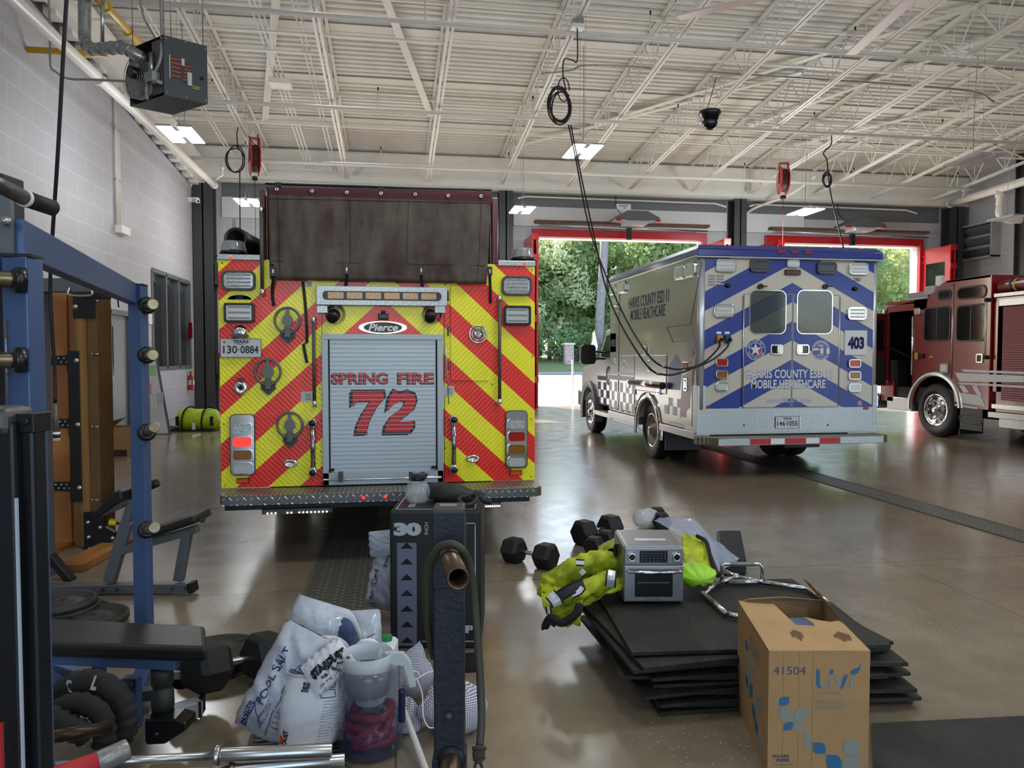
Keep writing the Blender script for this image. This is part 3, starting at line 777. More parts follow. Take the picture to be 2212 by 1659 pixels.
# maker's oval
c, w_, h = RC(775, 694, 879, 721); mb = MB(M_chrome); pts = [(w_ / 2 * math.cos(a * PI / 24), h / 2 * math.sin(a * PI / 24)) for a in range(48)]
M = frame(c, EX, EZ); mb.prism(pts, M, .004, .014, True); mb.use(M_blackgloss).prism([(x * .80, y * .86) for x, y in pts], M, .014, .0155)
mb.use(M_white).text('Pierce', frame(c + V((0, 0, -h * .26)), EX, EZ), h * .56, w_ * .60, .017, .03, shear=.3); mb.build('maker_badge', TR)
p = atY(828, 684, TY); mb = MB(M_blackgloss).cbox((p.x, TY - .02, p.z), .082, .035, .05).cyl((p.x, TY - .02, p.z + .02), (p.x, TY - .02, p.z + .05), .018); mb.build('rear_camera', TR, bevel=.008)
# "100" arc, licence lamp, plate
p = atY(518, 646, TY); mb = MB(M_sf)
ring = [(.10 * math.cos(math.radians(a)) * 1.0, .10 * math.sin(math.radians(a)) * .75) for a in range(25, 156, 10)] + [(.13 * math.cos(math.radians(a)) * .8, .045 * math.sin(math.radians(a)) + .02) for a in range(150, 24, -10)]
mb.prism(ring, frame((p.x, TY, p.z - .035), EX, EZ), .004, .008); mb.use(M_letk).text('100', frame((p.x + .0, TY, p.z - .002), EX, EZ), .026, .055, .009, .03); mb.build('speed_badge', TR)
p = atY(520, 719, TY); MB(M_chrome).lathe([(.06, 0), (.055, .03), (.035, .05), (0, .055)], (p.x, TY, p.z), (0, -1, 0), 20).use(M_grey).cbox((p.x, TY - .03, p.z - .025), .12, .06, .02).build('plate_lamp', TR)
def licence(parent, c, w_, h, num, star=True):
    M = frame(c, EX, EZ); mb = MB(mat('plate_white', (205, 206, 208), .5, var=.1, vs=20)).rprism(w_, h, .01, M, 0, .006)
    mb.use(mat('plate_rim', (90, 92, 94), .5)).rframe(w_, h, .01, .004, M, .006, .008)
    mb.use(M_letk).text('TEXAS', frame(M @ V((0, h * .25, 0)), EX, EZ), h * .17, w_ * .38, .0075, .03)
    a, b = num; mb.text(a, frame(M @ V((-w_ * .26, -h * .28, 0)), EX, EZ), h * .40, w_ * .34, .0075, .02); mb.text(b, frame(M @ V((w_ * .21, -h * .28, 0)), EX, EZ), h * .40, w_ * .44, .0075, .02)
    mb.prism([(.0, .008), (.006, 0), (0, -.008), (-.006, 0)], M @ Matrix.Translation((-w_ * .055, -h * .08, 0)), .006, .008)
    a5 = [(math.cos(math.radians(90 + 36 * k)) * (.011 if k % 2 == 0 else .005), math.sin(math.radians(90 + 36 * k)) * (.011 if k % 2 == 0 else .005)) for k in range(10)]
    mb.prism(a5, M @ Matrix.Translation((-w_ * .4, h * .3, 0)), .006, .0075); mb.text('EXEMPT', frame(M @ V((0, h * .16, 0)), EX, EZ), h * .05, w_ * .22, .0075)
    return mb.build('licence_plate', parent)
c, w_, h = RC(476, 731, 565, 772, TY - .03); licence(TR, c, w_, h, ('130', '0884'))
# ring pull handles
for (u, v) in ((622, 692), (580, 803), (627, 917)):
    p = atY(u, v, TY); R = .098; rg = MB(mat('cast_grey', (112, 114, 112), .45, .5)).tube([(p.x + R * math.cos(a) * .98, TY - .03, p.z + R * math.sin(a)) for a in [math.radians(-50 + 280 * k / 26) for k in range(27)]] + [(p.x, TY - .03, p.z - R * 1.25)], .010, 8, closed=True)
    M = frame((p.x, TY - .03, p.z), EX, EZ)
    rg.prism([(-.012, .1), (.012, .1), (.014, .05), (.04, .015), (.042, -.02), (.022, -.045), (.03, -.11), (-.03, -.11), (-.022, -.045), (-.042, -.02), (-.04, .015), (-.014, .05)], M, -.006, .006)
    h_ = rg.build('folding_step', TR)
    MB(mat('dull_latch', (96, 96, 94), .4, .6)).cbox((p.x, TY - .035, p.z - .10), .045, .03, .075).cyl((p.x, TY - .05, p.z - .06), (p.x, TY - .02, p.z - .06), .014).build('latch', h_, bevel=.004)
    MB(M_grey).prism([(-.055, .04), (.055, .04), (.055, -.02), (.0, -.07), (-.055, -.02)], frame((p.x, TY, p.z - .115), EX, EZ), 0, .022).build('hinge_base', h_)
# grab rails
def rail(u, v0, v1, r_=.014, off=.06, M_=None, name='grab_rail', knob=False):
    a = atY(u, v0, TY); b = atY(u, v1, TY); y = TY - off; x = a.x
    o = MB(M_ or mat('ribbed_rail', (84, 82, 78), .55, .2)).cyl((x, y, a.z - .04), (x, y, b.z + .04), r_).build(name, TR)
    for z in (a.z, b.z):
        mb = MB(M_chrome).tube([(x, y, z + (.04 if z == b.z else -.04)), (x, y, z), (x, TY, z)], r_ * 1.15, 10)
        if knob: mb.lathe([(0, .05), (.028, .05), (.034, .04), (.034, 0)], (x, y + .02, z), (0, -1, 0), 20).use(M_blackgloss).lathe([(0, .054), (.024, .053), (.027, .05)], (x, y + .02, z), (0, -1, 0), 20)
        mb.build('stanchion', o)
rail(567, 452, 637); rail(679, 688, 876); rail(1077, 642, 872)
rail(677, 912, 1018, .019, .06, mat('polished_bar', (150, 150, 150), .2, 1.0), 'step_handle', True); rail(979, 905, 1012, .019, .06, mat('polished_bar', (150, 150, 150), .2, 1.0), 'step_handle', True)
# small fittings
p = atY(521, 838, TY); MB(M_chrome).lathe([(0, .01), (.016, .012), (.02, .03), (.045, .03), (.053, .015), (.055, 0)], (p.x, TY, p.z), (0, -1, 0), 24).use(M_grey).cbox((p.x, TY - .01, p.z + .07), .06, .02, .02).use(M_dark).lathe([(0, .02), (.018, .02)], (p.x, TY, p.z), (0, -1, 0)).build('receptacle', TR)
M_sticker = mat('silver_label', (196, 198, 198), .5)
for (u0, v0, u1, v1) in ((651, 846, 676, 868), (957, 834, 981, 856), (660, 608, 674, 620)):
    c, w_, h = RC(u0, v0, u1, v1); mb = MB(M_sticker).cbox((c.x, TY - .005, c.z), w_, .004, h).use(M_grey)
    for k in range(4): mb.cbox((c.x + w_ * .1, TY - .0075, c.z + h * (.25 - .17 * k)), w_ * .5, .001, h * .05)
    mb.build('label_plate', TR)
for (u, v) in ((628, 1000), (1021, 990)):
    p = atY(u, v, TY); MB(M_chrome).lathe([(0, .03), (.03, .026), (.05, .012), (.055, 0)], (0, 0, 0), (0, -1, 0), 20)
    mb = MB(M_chrome); mb.T = Matrix.Translation((p.x, TY, p.z)) @ Matrix.Diagonal((1, 1, .55, 1)); mb.lathe([(0, .012), (.03, .014), (.04, .028), (.056, .02), (.058, 0)], (0, 0, 0), (0, -1, 0), 24); mb.build('tow_eye_trim', TR)
for (u, v) in ((525, 1038), (1114, 1021)):
    c, w_, h = RC(u - 13, v - 5.5, u + 13, v + 5.5); MB(M_dark).cbox((c.x, TY - .008, c.z), w_, .012, h).use(mat('orange_reflector', (240, 70, 30), .3)).cbox((c.x, TY - .012, c.z), w_ * .88, .012, h * .75).build('reflector', TR)
# access door on the right side of the tail
a = atY(972, 617, TY); b = atY(1056, 823, TY); mb = MB(M_chev).box(a.x, b.x, TY - .016, TY - .004, b.z, a.z); ad = mb.build('access_door', TR, bevel=.01, seg=3)
p = atY(1032, 722, TY); mb = MB(M_chrome)
for r0, r1, d in ((.078, .066, .014), (.056, .048, .018), (.038, .0, .022)): mb.lathe([(r0, 0), (r0 - .003, d), (r1, d), (r1, .006)], (p.x, TY - .016, p.z), (0, -1, 0), 28)
mb.cbox((p.x, TY - .036, p.z), .016, .008, .05); mb.build('paddle_latch', ad)
for k in range(3): q = atY(969, 640 + 75 * k, TY); MB(M_grey).cyl((q.x - .005, TY - .02, q.z - .04), (q.x - .005, TY - .02, q.z + .04), .006).build('hinge', ad)
mb = MB(M_steel); a = atY(965, 740, TY); b = atY(969, 872, TY); mb.tube([(a.x - .01, TY - .03, a.z), (a.x, TY - .035, (a.z + b.z) / 2), (b.x, TY - .03, b.z)], .004); mb.build('tether_rod', TR)
for (u, v) in ((480, 568), (478, 710), (484, 916), (486, 982), (487, 1048), (694, 774), (691, 840), (693, 906), (693, 975), (696, 1043), (962, 615), (962, 902), (962, 968), (1149, 584), (1149, 713), (1150, 770), (1147, 905), (1147, 965), (1147, 1029), (1062, 830), (1075, 760)):
    p = atY(u, v, TY); MB(M_grey).cyl((p.x, TY - .007, p.z), (p.x, TY, p.z), .006, n=8).build('rivet', TR)
mb = MB(M_dark); p = atY(697, 800, TY); q = atY(958, 800, TY)
mb.box(p.x - .003, p.x, TY - .0055, TY, ZB, ZT - .2).build('panel_seam', TR); mb = MB(M_dark).box(q.x + .004, q.x + .009, TY - .0055, TY, ZB, ZT - .2); mb.build('panel_seam', TR)
# caps, beacons
for (u0, u1, v0, v1) in ((470, 563, 549, 563), (1075, 1156, 563, 576)):
    a = atY(u0, v0, TY); b = atY(u1, v1, TY)
    MB(M_diaXZ).box(a.x, b.x, TY - .02, 8.0, b.z, a.z).build('top_cap', TR, bevel=.004)
for u, v in ((498, 556), (1133, 570)): MB(M_redglow).sphere(atY(u, v, TY - .02), .011, 10, 6).build('marker_light', TR)
for u, v0, v1 in ((506, 522, 549), (1128, 537, 563)):
    p = atY(u, v1, TY + .15); q = atY(u, v0, TY + .15); h = q.z - p.z
    bc = MB(M_blackgloss).lathe([(.0, 0), (.105, 0), (.1, h * .2), (0, h * .2)], (p.x, TY + .12, p.z - .005), EZ, 24).build('beacon', TR)
    MB(mat('beacon_dome', (170, 170, 172), .08, .1, alpha=.62, coat=.6)).lathe([(.098, h * .2), (.088, h * .8), (.08, h * .95), (.0, h)], (p.x, TY + .12, p.z), EZ, 24).build('dome', bc)
    MB(M_clear).cyl((p.x, TY + .12, p.z + h * .2), (p.x, TY + .12, p.z + h * .8), .03).build('reflector', bc)
# suction hose lying on the left compartments
p = atY(514, 519, TY + .25); d = (V((.50, 2.2, -.10))).normalized()
sh2 = MB(M_black).pipe(p, p + d * 2.6, .088, .066, 28).build('suction_hose', TR)
MB(mat('hose_coupling', (70, 72, 64), .4, .5)).pipe(p - d * .05, p + d * .06, .095, .074, 28).build('coupling', sh2)
MB(mat('coupling_tab', (176, 156, 140), .5)).cbox((p.x - .03, p.y, p.z + .135), .025, .01, .07).build('tab', sh2)
mb = MB(M_blackmat).tube([(atY(459, 549, TY).x, TY + .1, atY(459, 549, TY).z), (atY(478, 546, TY).x, TY + .1, atY(478, 546, TY).z)], .008).cbox((atY(459, 553, TY).x, TY + .1, atY(459, 553, TY).z), .016, .02, .05); mb.build('side_bracket', TR)
# hose bed cover (dirty vinyl) with grommets and buckled straps
t = NT('dirty_vinyl'); ob = t.obj(); p = t.sep(ob)
n = t.noise(ob, 3.2, 6, .65); n2 = t.noise(t.comb(t.math('MULTIPLY', p[0], 3.0), p[1], t.math('MULTIPLY', p[2], .8)), 4, 5)
edge = t.math('GREATER_THAN', t.math('ABSOLUTE', t.math('SUBTRACT', p[0], .0)), .86); top = t.math('GREATER_THAN', p[2], 2.84)
f = t.math('MAXIMUM', t.math('MULTIPLY', edge, .8), top)
t.col(t.mix(f, t.mix(t.ramp(t.math('MULTIPLY', t.math('ADD', n, n2), .5), .38, .62), lin((58, 40, 38)), lin((96, 86, 76))), lin((74, 22, 28)))); t.set(Roughness=.7); t.bump(n2, .3, .02); M_tarp = t.m
q00 = atY(577, 405, TY - .07); q10 = atY(1062, 415, TY - .07); q01 = atY(583, 603, TY - .05); q11 = atY(1051, 613, TY - .05)
def tarp(u, v):
    a = q00.lerp(q10, u); b = q01.lerp(q11, u); p = a.lerp(b, v)
    p.y += .008 * math.sin(u * 17 + v * 2) * v + .006 * math.sin(u * 41) * v; return p
mb = MB(M_tarp).surf(tarp, 60, 24); o = mb.build('hose_bed_cover', TR); sd = o.modifiers.new('thickness', 'SOLIDIFY'); sd.thickness = .006
TP = o
mb = MB(mat('stitch_line', (44, 26, 28), .7))
for (a, b) in (((.0, .12), (1, .12)), ((.01, .80), (.99, .80)), ((.045, .02), (.045, .98)), ((.955, .02), (.955, .98)), ((.62, .12), (.62, .8)), ((.36, .12), (.36, .8))):
    p = tarp(*a) + V((0, -.008, 0)); q = tarp(*b) + V((0, -.008, 0)); mb.beam(p, q, .003, .003)
mb.build('seam', TP)
for u, v in ((598, 409), (674, 413), (749, 416), (823, 418), (897, 420), (968, 423), (1039, 424)):
    MB(M_chrome).lathe([(.014, 0), (.014, .006), (.006, .006), (.006, 0)], atY(u, v, TY - .078), (0, -1, 0), 16).build('grommet', TP)
mb = MB(M_blackmat); a = atY(573, 397, TY - .05); b = atY(1062, 411, TY - .05); mb.cyl(a, b, .008).cyl(a + V((0, .05, -.02)), b + V((0, .05, -.02)), .006)
for u, v in ((602, 400), (824, 408), (1037, 414)): p = atY(u, v, TY - .05); mb.cbox(p, .05, .05, .035)
mb.build('cover_rod', TR)
M_strap = mat('black_webbing', (20, 20, 20), .8); M_strapg = mat('olive_webbing', (44, 46, 34), .8)
for pts, m in ((((588, 570), (590, 600), (588, 632), (591, 661)), M_strap), (((748, 572), (749, 596), (745, 628)), M_strap), (((909, 575), (910, 598), (915, 640)), M_strap), (((1056, 577), (1058, 600), (1060, 655)), M_strap),
               (((654, 608), (660, 665), (663, 735), (656, 745), (663, 784)), M_strapg)):
    P = [atY(u, v, TY - (.09 if i < 1 else (.075 if i < 2 and m is M_strap else .02))) for i, (u, v) in enumerate(pts)]
    if m is M_strapg: P = [atY(u, v, TY - .012) for u, v in pts]
    P = spline(P, 5); mb = MB(m)
    for a, b in zip(P[:-1], P[1:]): mb.add([a + V((-.012, 0, 0)), a + V((.012, 0, 0)), b + V((.012, 0, 0)), b + V((-.012, 0, 0)), a + V((-.012, .003, 0)), a + V((.012, .003, 0)), b + V((.012, .003, 0)), b + V((-.012, .003, 0))], [(0, 3, 2, 1), (4, 5, 6, 7), (0, 4, 7, 3), (1, 2, 6, 5), (0, 1, 5, 4)])
    o = mb.build('strap', TR)
    if m is M_strap:
        p = atY(pts[1][0], pts[1][1] - 14, TY - .095); MB(M_blackgloss).cbox(p, .038, .014, .075).use(M_steel).cbox(p + V((0, -.008, 0)), .012, .004, .03).build('buckle', o, bevel=.004)
# ================================================================== ambulance in the second bay, nose towards the open door
AY = 9.15; AXL = atY(1506, 800, AY).x; AXR = atY(1894, 800, AY).x; AC = atY(1710, 700, AY).x
AF = atX(1317.5, 700, AXL).y
AZ0, AZ1 = .56, 2.90
AM = thing('ambulance', 'pale ambulance with blue chevron rear doors parked in the bay beside the fire engine', 'ambulance', (AC, AY, 0))
M_abody = mat('ambulance_beige', (172, 167, 156), .22, coat=.6); M_ablue = mat('ambulance_blue', (18, 44, 128), .25, coat=.6)
M_navy = mat('navy_lettering', (20, 18, 74), .7); M_awhite = mat('ambulance_white', (222, 224, 228), .22, coat=.6)
M_achev = chevron_mat('blue_beige_chevron', 2.815 - .253, .253, .52, (190, 184, 172), (10, 44, 136), .3)
RWY = atX(1405, 940, AXL).y + .12; RW = .44
def notch(y0, y1, z0, z1, cy, cz, r, ky=1.0):
    pts = [(y0, z1), (y0, z0)]
    a0 = math.degrees(math.asin(max(-1, min(1, (z0 - cz) / r))))
    for k in range(21):
        a = math.radians(180 - a0 + (2 * a0 - 180) * k / 20); pts.append((cy + r * ky * math.cos(a), cz + r * math.sin(a)))
    return pts + [(y1, z0), (y1, z1)]
MB(M_abody).prism(notch(AY + .01, AF, AZ0 + .04, AZ1, RWY, .46, RW + .04), frame((0, 0, 0), EY, EZ), AXL, AXR).build('module_body', AM, bevel=.02, seg=2)
mb = MB(M_ablue); prof = [(AY - .05, 2.83), (AY - .05, 2.90), (AY + .02, 2.99), (AF - .02, 2.99), (AF + .04, 2.90), (AF + .04, 2.83)]
mb.box(AXL - .03, AXR + .03, AY - .05, AF + .03, 2.885, 2.98).box(AXL + .02, AXR - .02, AY + .02, AF - .02, 2.98, 3.04)
mb.add([(AXL - .03, AY - .05, 2.98), (AXR + .03, AY - .05, 2.98), (AXR - .02, AY + .03, 3.04), (AXL + .02, AY + .03, 3.04)], [(0, 1, 2, 3)])
mb.add([(AXL - .03, AF + .03, 2.98), (AXL - .03, AY - .05, 2.98), (AXL + .02, AY + .03, 3.04), (AXL + .02, AF - .02, 3.04)], [(0, 1, 2, 3)]); roofcap = mb.build('roof_cap', AM, bevel=.012)
MB(M_lgrey).box(AXL - .035, AXR + .035, AY - .055, AY, 2.868, 2.886).build('drip_rail', AM)
rl = atY(1522, 700, AY).x; rr_ = atY(1888, 700, AY).x
mb = MB(mat('corner_extrusion', (190, 194, 200), .3, .5)); mb.cyl((rl - .04, AY + .035, AZ0 + .33), (rl - .04, AY + .035, 2.87), .055).build('corner_post', AM); mb = MB(mat('corner_extrusion', (190, 194, 200))).cyl((rr_ + .0, AY + .035, AZ0 + .33), (rr_ + .0, AY + .035, 2.87), .045)
mb.build('corner_post', AM)
kz = .905
MB(M_achev).box(rl, rr_, AY - .006, AY + .02, kz, 2.87).build('chevron_panel', AM)
MB(M_diaXZ).box(AXL - .004, AXR + .004, AY - .012, AY + .03, AZ0, kz).box(AXL - .006, AXL + .12, AY - .014, AY + .4, AZ0, kz + .30).box(AXR - .06, AXR + .006, AY - .014, AY + .3, AZ0, kz + .30).build('kick_plate', AM, bevel=.003)
def AR(u0, v0, u1, v1, Y=AY): return RC(u0, v0, u1, v1, Y)
dn_ = mat('door_gap', (40, 42, 46), .5)
for (u0, u1, hx) in ((1604.5, 1709.0, 0), (1710.5, 1810, 1)):
    c, w_, h = AR(u0, 609, u1, 883); c.z = (kz + 2.42) / 2 + .01; h = 2.40 - kz
    dr_ = MB(M_achev).box(c.x - w_ / 2 + .005, c.x + w_ / 2 - .005, AY - .022, AY - .004, kz + .012, 2.40).build('rear_door', AM, bevel=.004)
    MB(M_lgrey).rframe(w_, h + .01, .012, .007, frame((c.x, AY, (kz + .012 + 2.40) / 2), EX, EZ), 0, .024).build('door_trim', dr_)
    wc, ww, wh = AR(1617 if not hx else 1719, 627, 1696 if not hx else 1796, 722)
    MW = frame((wc.x, AY - .022, wc.z), EX, EZ)
    MB(M_chrome).rframe(ww, wh, .09, .010, MW, 0, .008, 6).build('window_trim', dr_)
    MB(mat('rear_window_film', (70, 84, 84), .06, coat=.5, alpha=.5) if not hx else mat('rear_window_film_dark', (40, 46, 60), .06, coat=.5, alpha=.55)).rprism(ww - .02, wh - .02, .08, MW, .001, .004, 6).build('window_pane', dr_)
    hu = 1675 if not hx else 1731.5; hc, hw, hh = AR(hu - 13.5, 744, hu + 13.5, 766)
    MH = frame((hc.x, AY - .022, hc.z), EX, EZ); MB(M_chrome).rframe(hw, hh, .035, .018, MH, 0, .02).use(M_glass).rprism(hw - .03, hh - .03, .02, MH, 0, .004).use(M_chrome).rprism(hw * .35, hh * .7, .01, MH @ Matrix.Translation((hw * .22 * (-1 if hx else 1), 0, 0)), .0, .022).build('paddle_handle', dr_, bevel=.003)
    ku = 1640 if not hx else 1780; kp = atY(ku, 619, AY); MB(M_blackgloss).cyl((kp.x, AY - .05, kp.z), (kp.x, AY - .02, kp.z), .035).tube([(kp.x, AY - .045, kp.z), (kp.x + .08, AY - .06, kp.z)], .009).build('hold_open', dr_)
    mb = MB(M_steel); xx = c.x + (-w_ / 2 - .004 if not hx else w_ / 2 + .004); mb.cyl((xx, AY - .02, kz + .02), (xx, AY - .02, 2.38), .010, n=8); mb.build('piano_hinge', dr_)
def alamp(*a, **k): return lamp(*a, Y=AY - .006, parent=AM, **k)
M_clearA = mat('warning_lens', (226, 230, 232), .15, .2, var=.35, vs=55, coat=.6)
for q in ((1545, 560, 1588, 588), (1832, 568, 1873, 594), (1541, 657, 1584, 686), (1829, 664, 1869, 691)): alamp('warning_lamp', *q, M_clearA, ribs=3)
for q in ((1619, 560, 1661, 588), (1764, 566, 1805, 593)): alamp('load_lamp', *q, mat('smoked_lens', (74, 80, 82), .2, coat=.4, var=.3, vs=40), M_grey, ribs=2)
alamp('warning_lamp', 1698, 561, 1725, 578, M_clearA, ribs=2); alamp('brake_lamp', 1694, 583, 1727, 594, mat('dark_red_lens', (84, 8, 14), .15, coat=.5), M_blackgloss, rr=.15)
for (v, m1) in ((783, M_redlens), (809, M_amber), (835, M_clear2)):
    alamp('side_cluster_lamp', 1545, v - 9, 1571, v + 9, m1); alamp('side_cluster_lamp', 1831, v - 7, 1857, v + 11, m1)
for u, v in ((1688, 544), (1716, 545), (1746, 546)):
    c, w_, h = AR(u - 8, v - 3.5, u + 8, v + 3.5, AY - .05); MB(mat('marker_red', (140, 20, 30), .25, coat=.4)).cbox((c.x, AY - .055, c.z), w_, .02, h).build('marker_lamp', roofcap, bevel=.005)
mb = MB(M_lgrey)
for col_ in (1537, 1555):
    for k in range(4):
        p = atY(col_, 595 + 6.3 * k, AY); mb.T = Matrix.Translation((p.x, AY - .006, p.z)); mb.add([(-.045, 0, -.012), (.045, 0, -.012), (.045, 0, .012), (-.045, 0, .012), (-.045, -.02, -.008), (.045, -.02, -.008)], [(3, 2, 5, 4), (0, 4, 5, 1), (0, 3, 4), (1, 5, 2)]); mb.T = Matrix.Identity(4)
mb.build('vent_louvre', AM)
for u, v in ((1571, 617), (1845, 624)): p = atY(u, v, AY); MB(M_blackgloss).sphere((p.x, AY - .02, p.z), .035, 14, 8, (1, 1, .85)).build('rubber_bumper', AM)
for u, m1 in ((1552, mat('plug_yellow', (178, 132, 44), .4)), (1570, mat('plug_blue', (20, 56, 100), .4))):
    p = atY(u, 733, AY); MB(m1).rprism(.075, .105, .02, frame((p.x, AY - .006, p.z), EX, EZ), 0, .05).use(M_blackgloss).cyl((p.x + .01, AY - .10, p.z - .01), (p.x + .01, AY - .05, p.z), .022).use(M_white).cbox((p.x, AY - .010, p.z + .085), .066, .004, .03).build('shore_power_inlet', AM, bevel=.004)
# lettering, seals, numbers
MF = lambda u, v, d=.024: frame(atY(u, v, AY - d), EX, EZ)
M_lw = mat('silver_lettering', (205, 206, 208), .35)
lt = MB(M_lw, M_navy)
def outlined(s_, u0, u1, v0, v1, top=M_lw, under=M_ablue, bold=.02, d=.0225, pad=.012):
    c, w_, h = AR(u0, v0, u1, v1); M = frame((c.x, AY - d, c.z - h / 2), EX, EZ)
    q1, q2 = [max(p[0] for p in text_mesh(s_, b)[0]) - min(p[0] for p in text_mesh(s_, b)[0]) for b in (bold, bold + .04)]
    lt.use(under).text(s_, frame((c.x, AY - d, c.z - h / 2 - pad * .12), EX, EZ), h + pad * .25, w_ * q2 / q1, .0006, bold + .04); lt.use(top).text(s_, M, h, w_, .0014, bold)
outlined('HARRIS COUNTY ESD 11', 1610, 1794, 798, 816); outlined('MOBILE HEALTHCARE', 1621, 1781, 820, 838)
outlined('www.ESD11.com', 1652, 1749, 859, 869, bold=0, pad=.006)
def seal(mb, M, R, ring, inner, wh, star=True):
    mb.use(wh).prism(circ(R, 32), M, 0, .001); mb.use(ring).prism(circ(R * .95, 32), M, .001, .0015); mb.use(wh).prism(circ(R * .66, 32), M, .0015, .002); mb.use(inner).prism(circ(R * .62, 32), M, .002, .0025)
    if star:
        mb.use(M_letr).prism([(0, 0), (R * .60, 0)] + circ(R * .6, 8, 0, -90) + [(0, 0)], M, .0025, .0028)
        st = [(R * (.64 if k % 2 == 0 else .25) * math.cos(math.radians(90 + 36 * k)), R * (.64 if k % 2 == 0 else .25) * math.sin(math.radians(90 + 36 * k))) for k in range(10)]
        mb.use(M_lw).prism(st, M, .0028, .0032)
def ringtext(mb, M, R, s_, a0, a1, h, m, up=True):
    mb.use(m); n = len(s_)
    for i, ch in enumerate(s_):
        if ch == ' ': continue
        a = math.radians(a0 + (a1 - a0) * (i + .5) / n); p = M @ V((R * math.cos(a), R * math.sin(a), .0018))
        t_ = V((math.sin(a), -math.cos(a), 0)) if up else V((-math.sin(a), math.cos(a), 0)); n_ = V((math.cos(a), math.sin(a), 0)) if up else V((-math.cos(a), -math.sin(a), 0))
        R3 = M.to_3x3(); mb.text(ch, frame(p, R3 @ t_, R3 @ n_), h, None, .0004, .01)
M = MF(1632, 755); R_ = .138
seal(lt, M, R_, M_ablue, M_ablue, M_lw); ringtext(lt, M, R_ * .73, 'HARRIS COUNTY ESD 11', 170, 10, .022, M_lw); ringtext(lt, M, R_ * .90, 'MOBILE HEALTHCARE', 200, 340, .022, M_lw, False)
M = MF(1773, 757); R_ = .132
lt.use(M_lw).prism(circ(R_, 32), M, 0, .001); lt.use(M_ablue).prism(circ(R_ * .94, 32), M, .001, .0014); lt.use(M_lw).prism(circ(R_ * .86, 32), M, .0014, .0018); lt.use(M_ablue).prism(circ(R_ * .80, 32), M, .0018, .0022)
lt.use(M_lw).text('CALL', frame(M @ V((0, .052, 0)), EX, EZ), .028, .075, .0026, .03); lt.text('EMERGENCY', frame(M @ V((0, -.075, 0)), EX, EZ), .018, .10, .0026, .02)
lt.use(M_ablue).text('911', frame(M @ V((0, -.045, 0)), EX, EZ), .085, .27, .0024, .12); lt.use(M_lw).text('911', frame(M @ V((0, -.038, 0)), EX, EZ), .07, .25, .0032, .08)
lt.build('lettering', AM)
c, w_, h = AR(1823, 714, 1871, 767); nb_ = MB(M_lw).cbox((c.x, AY - .014, c.z), w_, .014, h).build('number_plate', AM, bevel=.003)
MB(M_navy).text('403', frame((c.x, AY - .0215, c.z - h * .22), EX, EZ), h * .47, w_ * .74, .001, .06).build('lettering', nb_)
c, w_, h = AR(1842, 600, 1858, 608); MB(M_navy).text('280', frame((c.x, AY - .007, c.z - h / 2), EX, EZ), h, w_, .001, .01).build('fleet_number', AM)
for u, v in ((1523, 880), (1869, 882)): c, w_, h = AR(u - 6, v - 3, u + 6, v + 3); MB(mat('red_reflector', (160, 20, 34), .3)).cbox((c.x, AY - .010, c.z), w_, .006, h).build('reflector', AM)
p = atY(1857, 871, AY - .008); mb = MB(mat('star_badge', (180, 150, 130), .4))
for k in range(3): mb.prism([(-.012, -.035), (.012, -.035), (.012, .035), (-.012, .035)], frame(p, EX, EZ) @ Matrix.Rotation(math.radians(60 * k), 4, 'Z'), 0, .002 + .0004 * k)
mb.build('star_badge', AM)
c, w_, h = AR(1673, 899, 1724, 925); licence(AM, V((c.x, AY - .02, c.z)), w_, h, ('146', '1055'))
MB(M_steel).cbox((c.x + w_ / 2 + .01, AY - .02, c.z), .02, .03, h).build('plate_holder', AM)
for u in (1606, 1787): p = atY(u, 918, AY); MB(M_dark).cyl((p.x, AY - .014, p.z), (p.x, AY - .01, p.z), .013).build('drain_hole', AM)
# rear step with red and white conspicuity tape
by = AY - .30; z0, z1 = .445, .545; a = AXL - .03; b = AXR + .03
MB(M_diaXY).prism([(a, AY + .02), (a, AY - .06), (a + .3, by), (b - .12, by), (b, AY - .20), (b, AY + .02)], Matrix.Identity(4), z0, z1).build('rear_step', AM, bevel=.006)
bs = [o for o in AM.children if o.name.startswith('rear_step')][0]
x = atY(1621, 953, by).x; mb = MB(M_redlens)
for (u0, u1, m1) in ((1621, 1665, 0), (1665, 1695, 1), (1695, 1741, 0), (1741, 1770, 1), (1770, 1813, 0)):
    xa, xb = atY(u0, 953, by).x, atY(u1, 953, by).x; mb.use(mat('tape_red', (176, 30, 44), .35) if not m1 else mat('tape_white', (220, 222, 224), .35)).box(xa, xb, by - .003, by, z0 + .015, z1 - .015)
mb.build('reflective_tape', bs)
MB(M_diaXZ).box(atY(1552, 950, by).x, atY(1620, 950, by).x, by - .004, by, z0 + .008, z1 - .008).build('tread_face', bs); MB(M_diaXZ).box(atY(1815, 950, by).x, b - .13, by - .004, by, z0 + .008, z1 - .008).build('tread_face', bs)
MB(M_dark).box(AXL + .35, AXR - .35, AY + .1, AF + 2.4, .42, .62).build('chassis', AM)
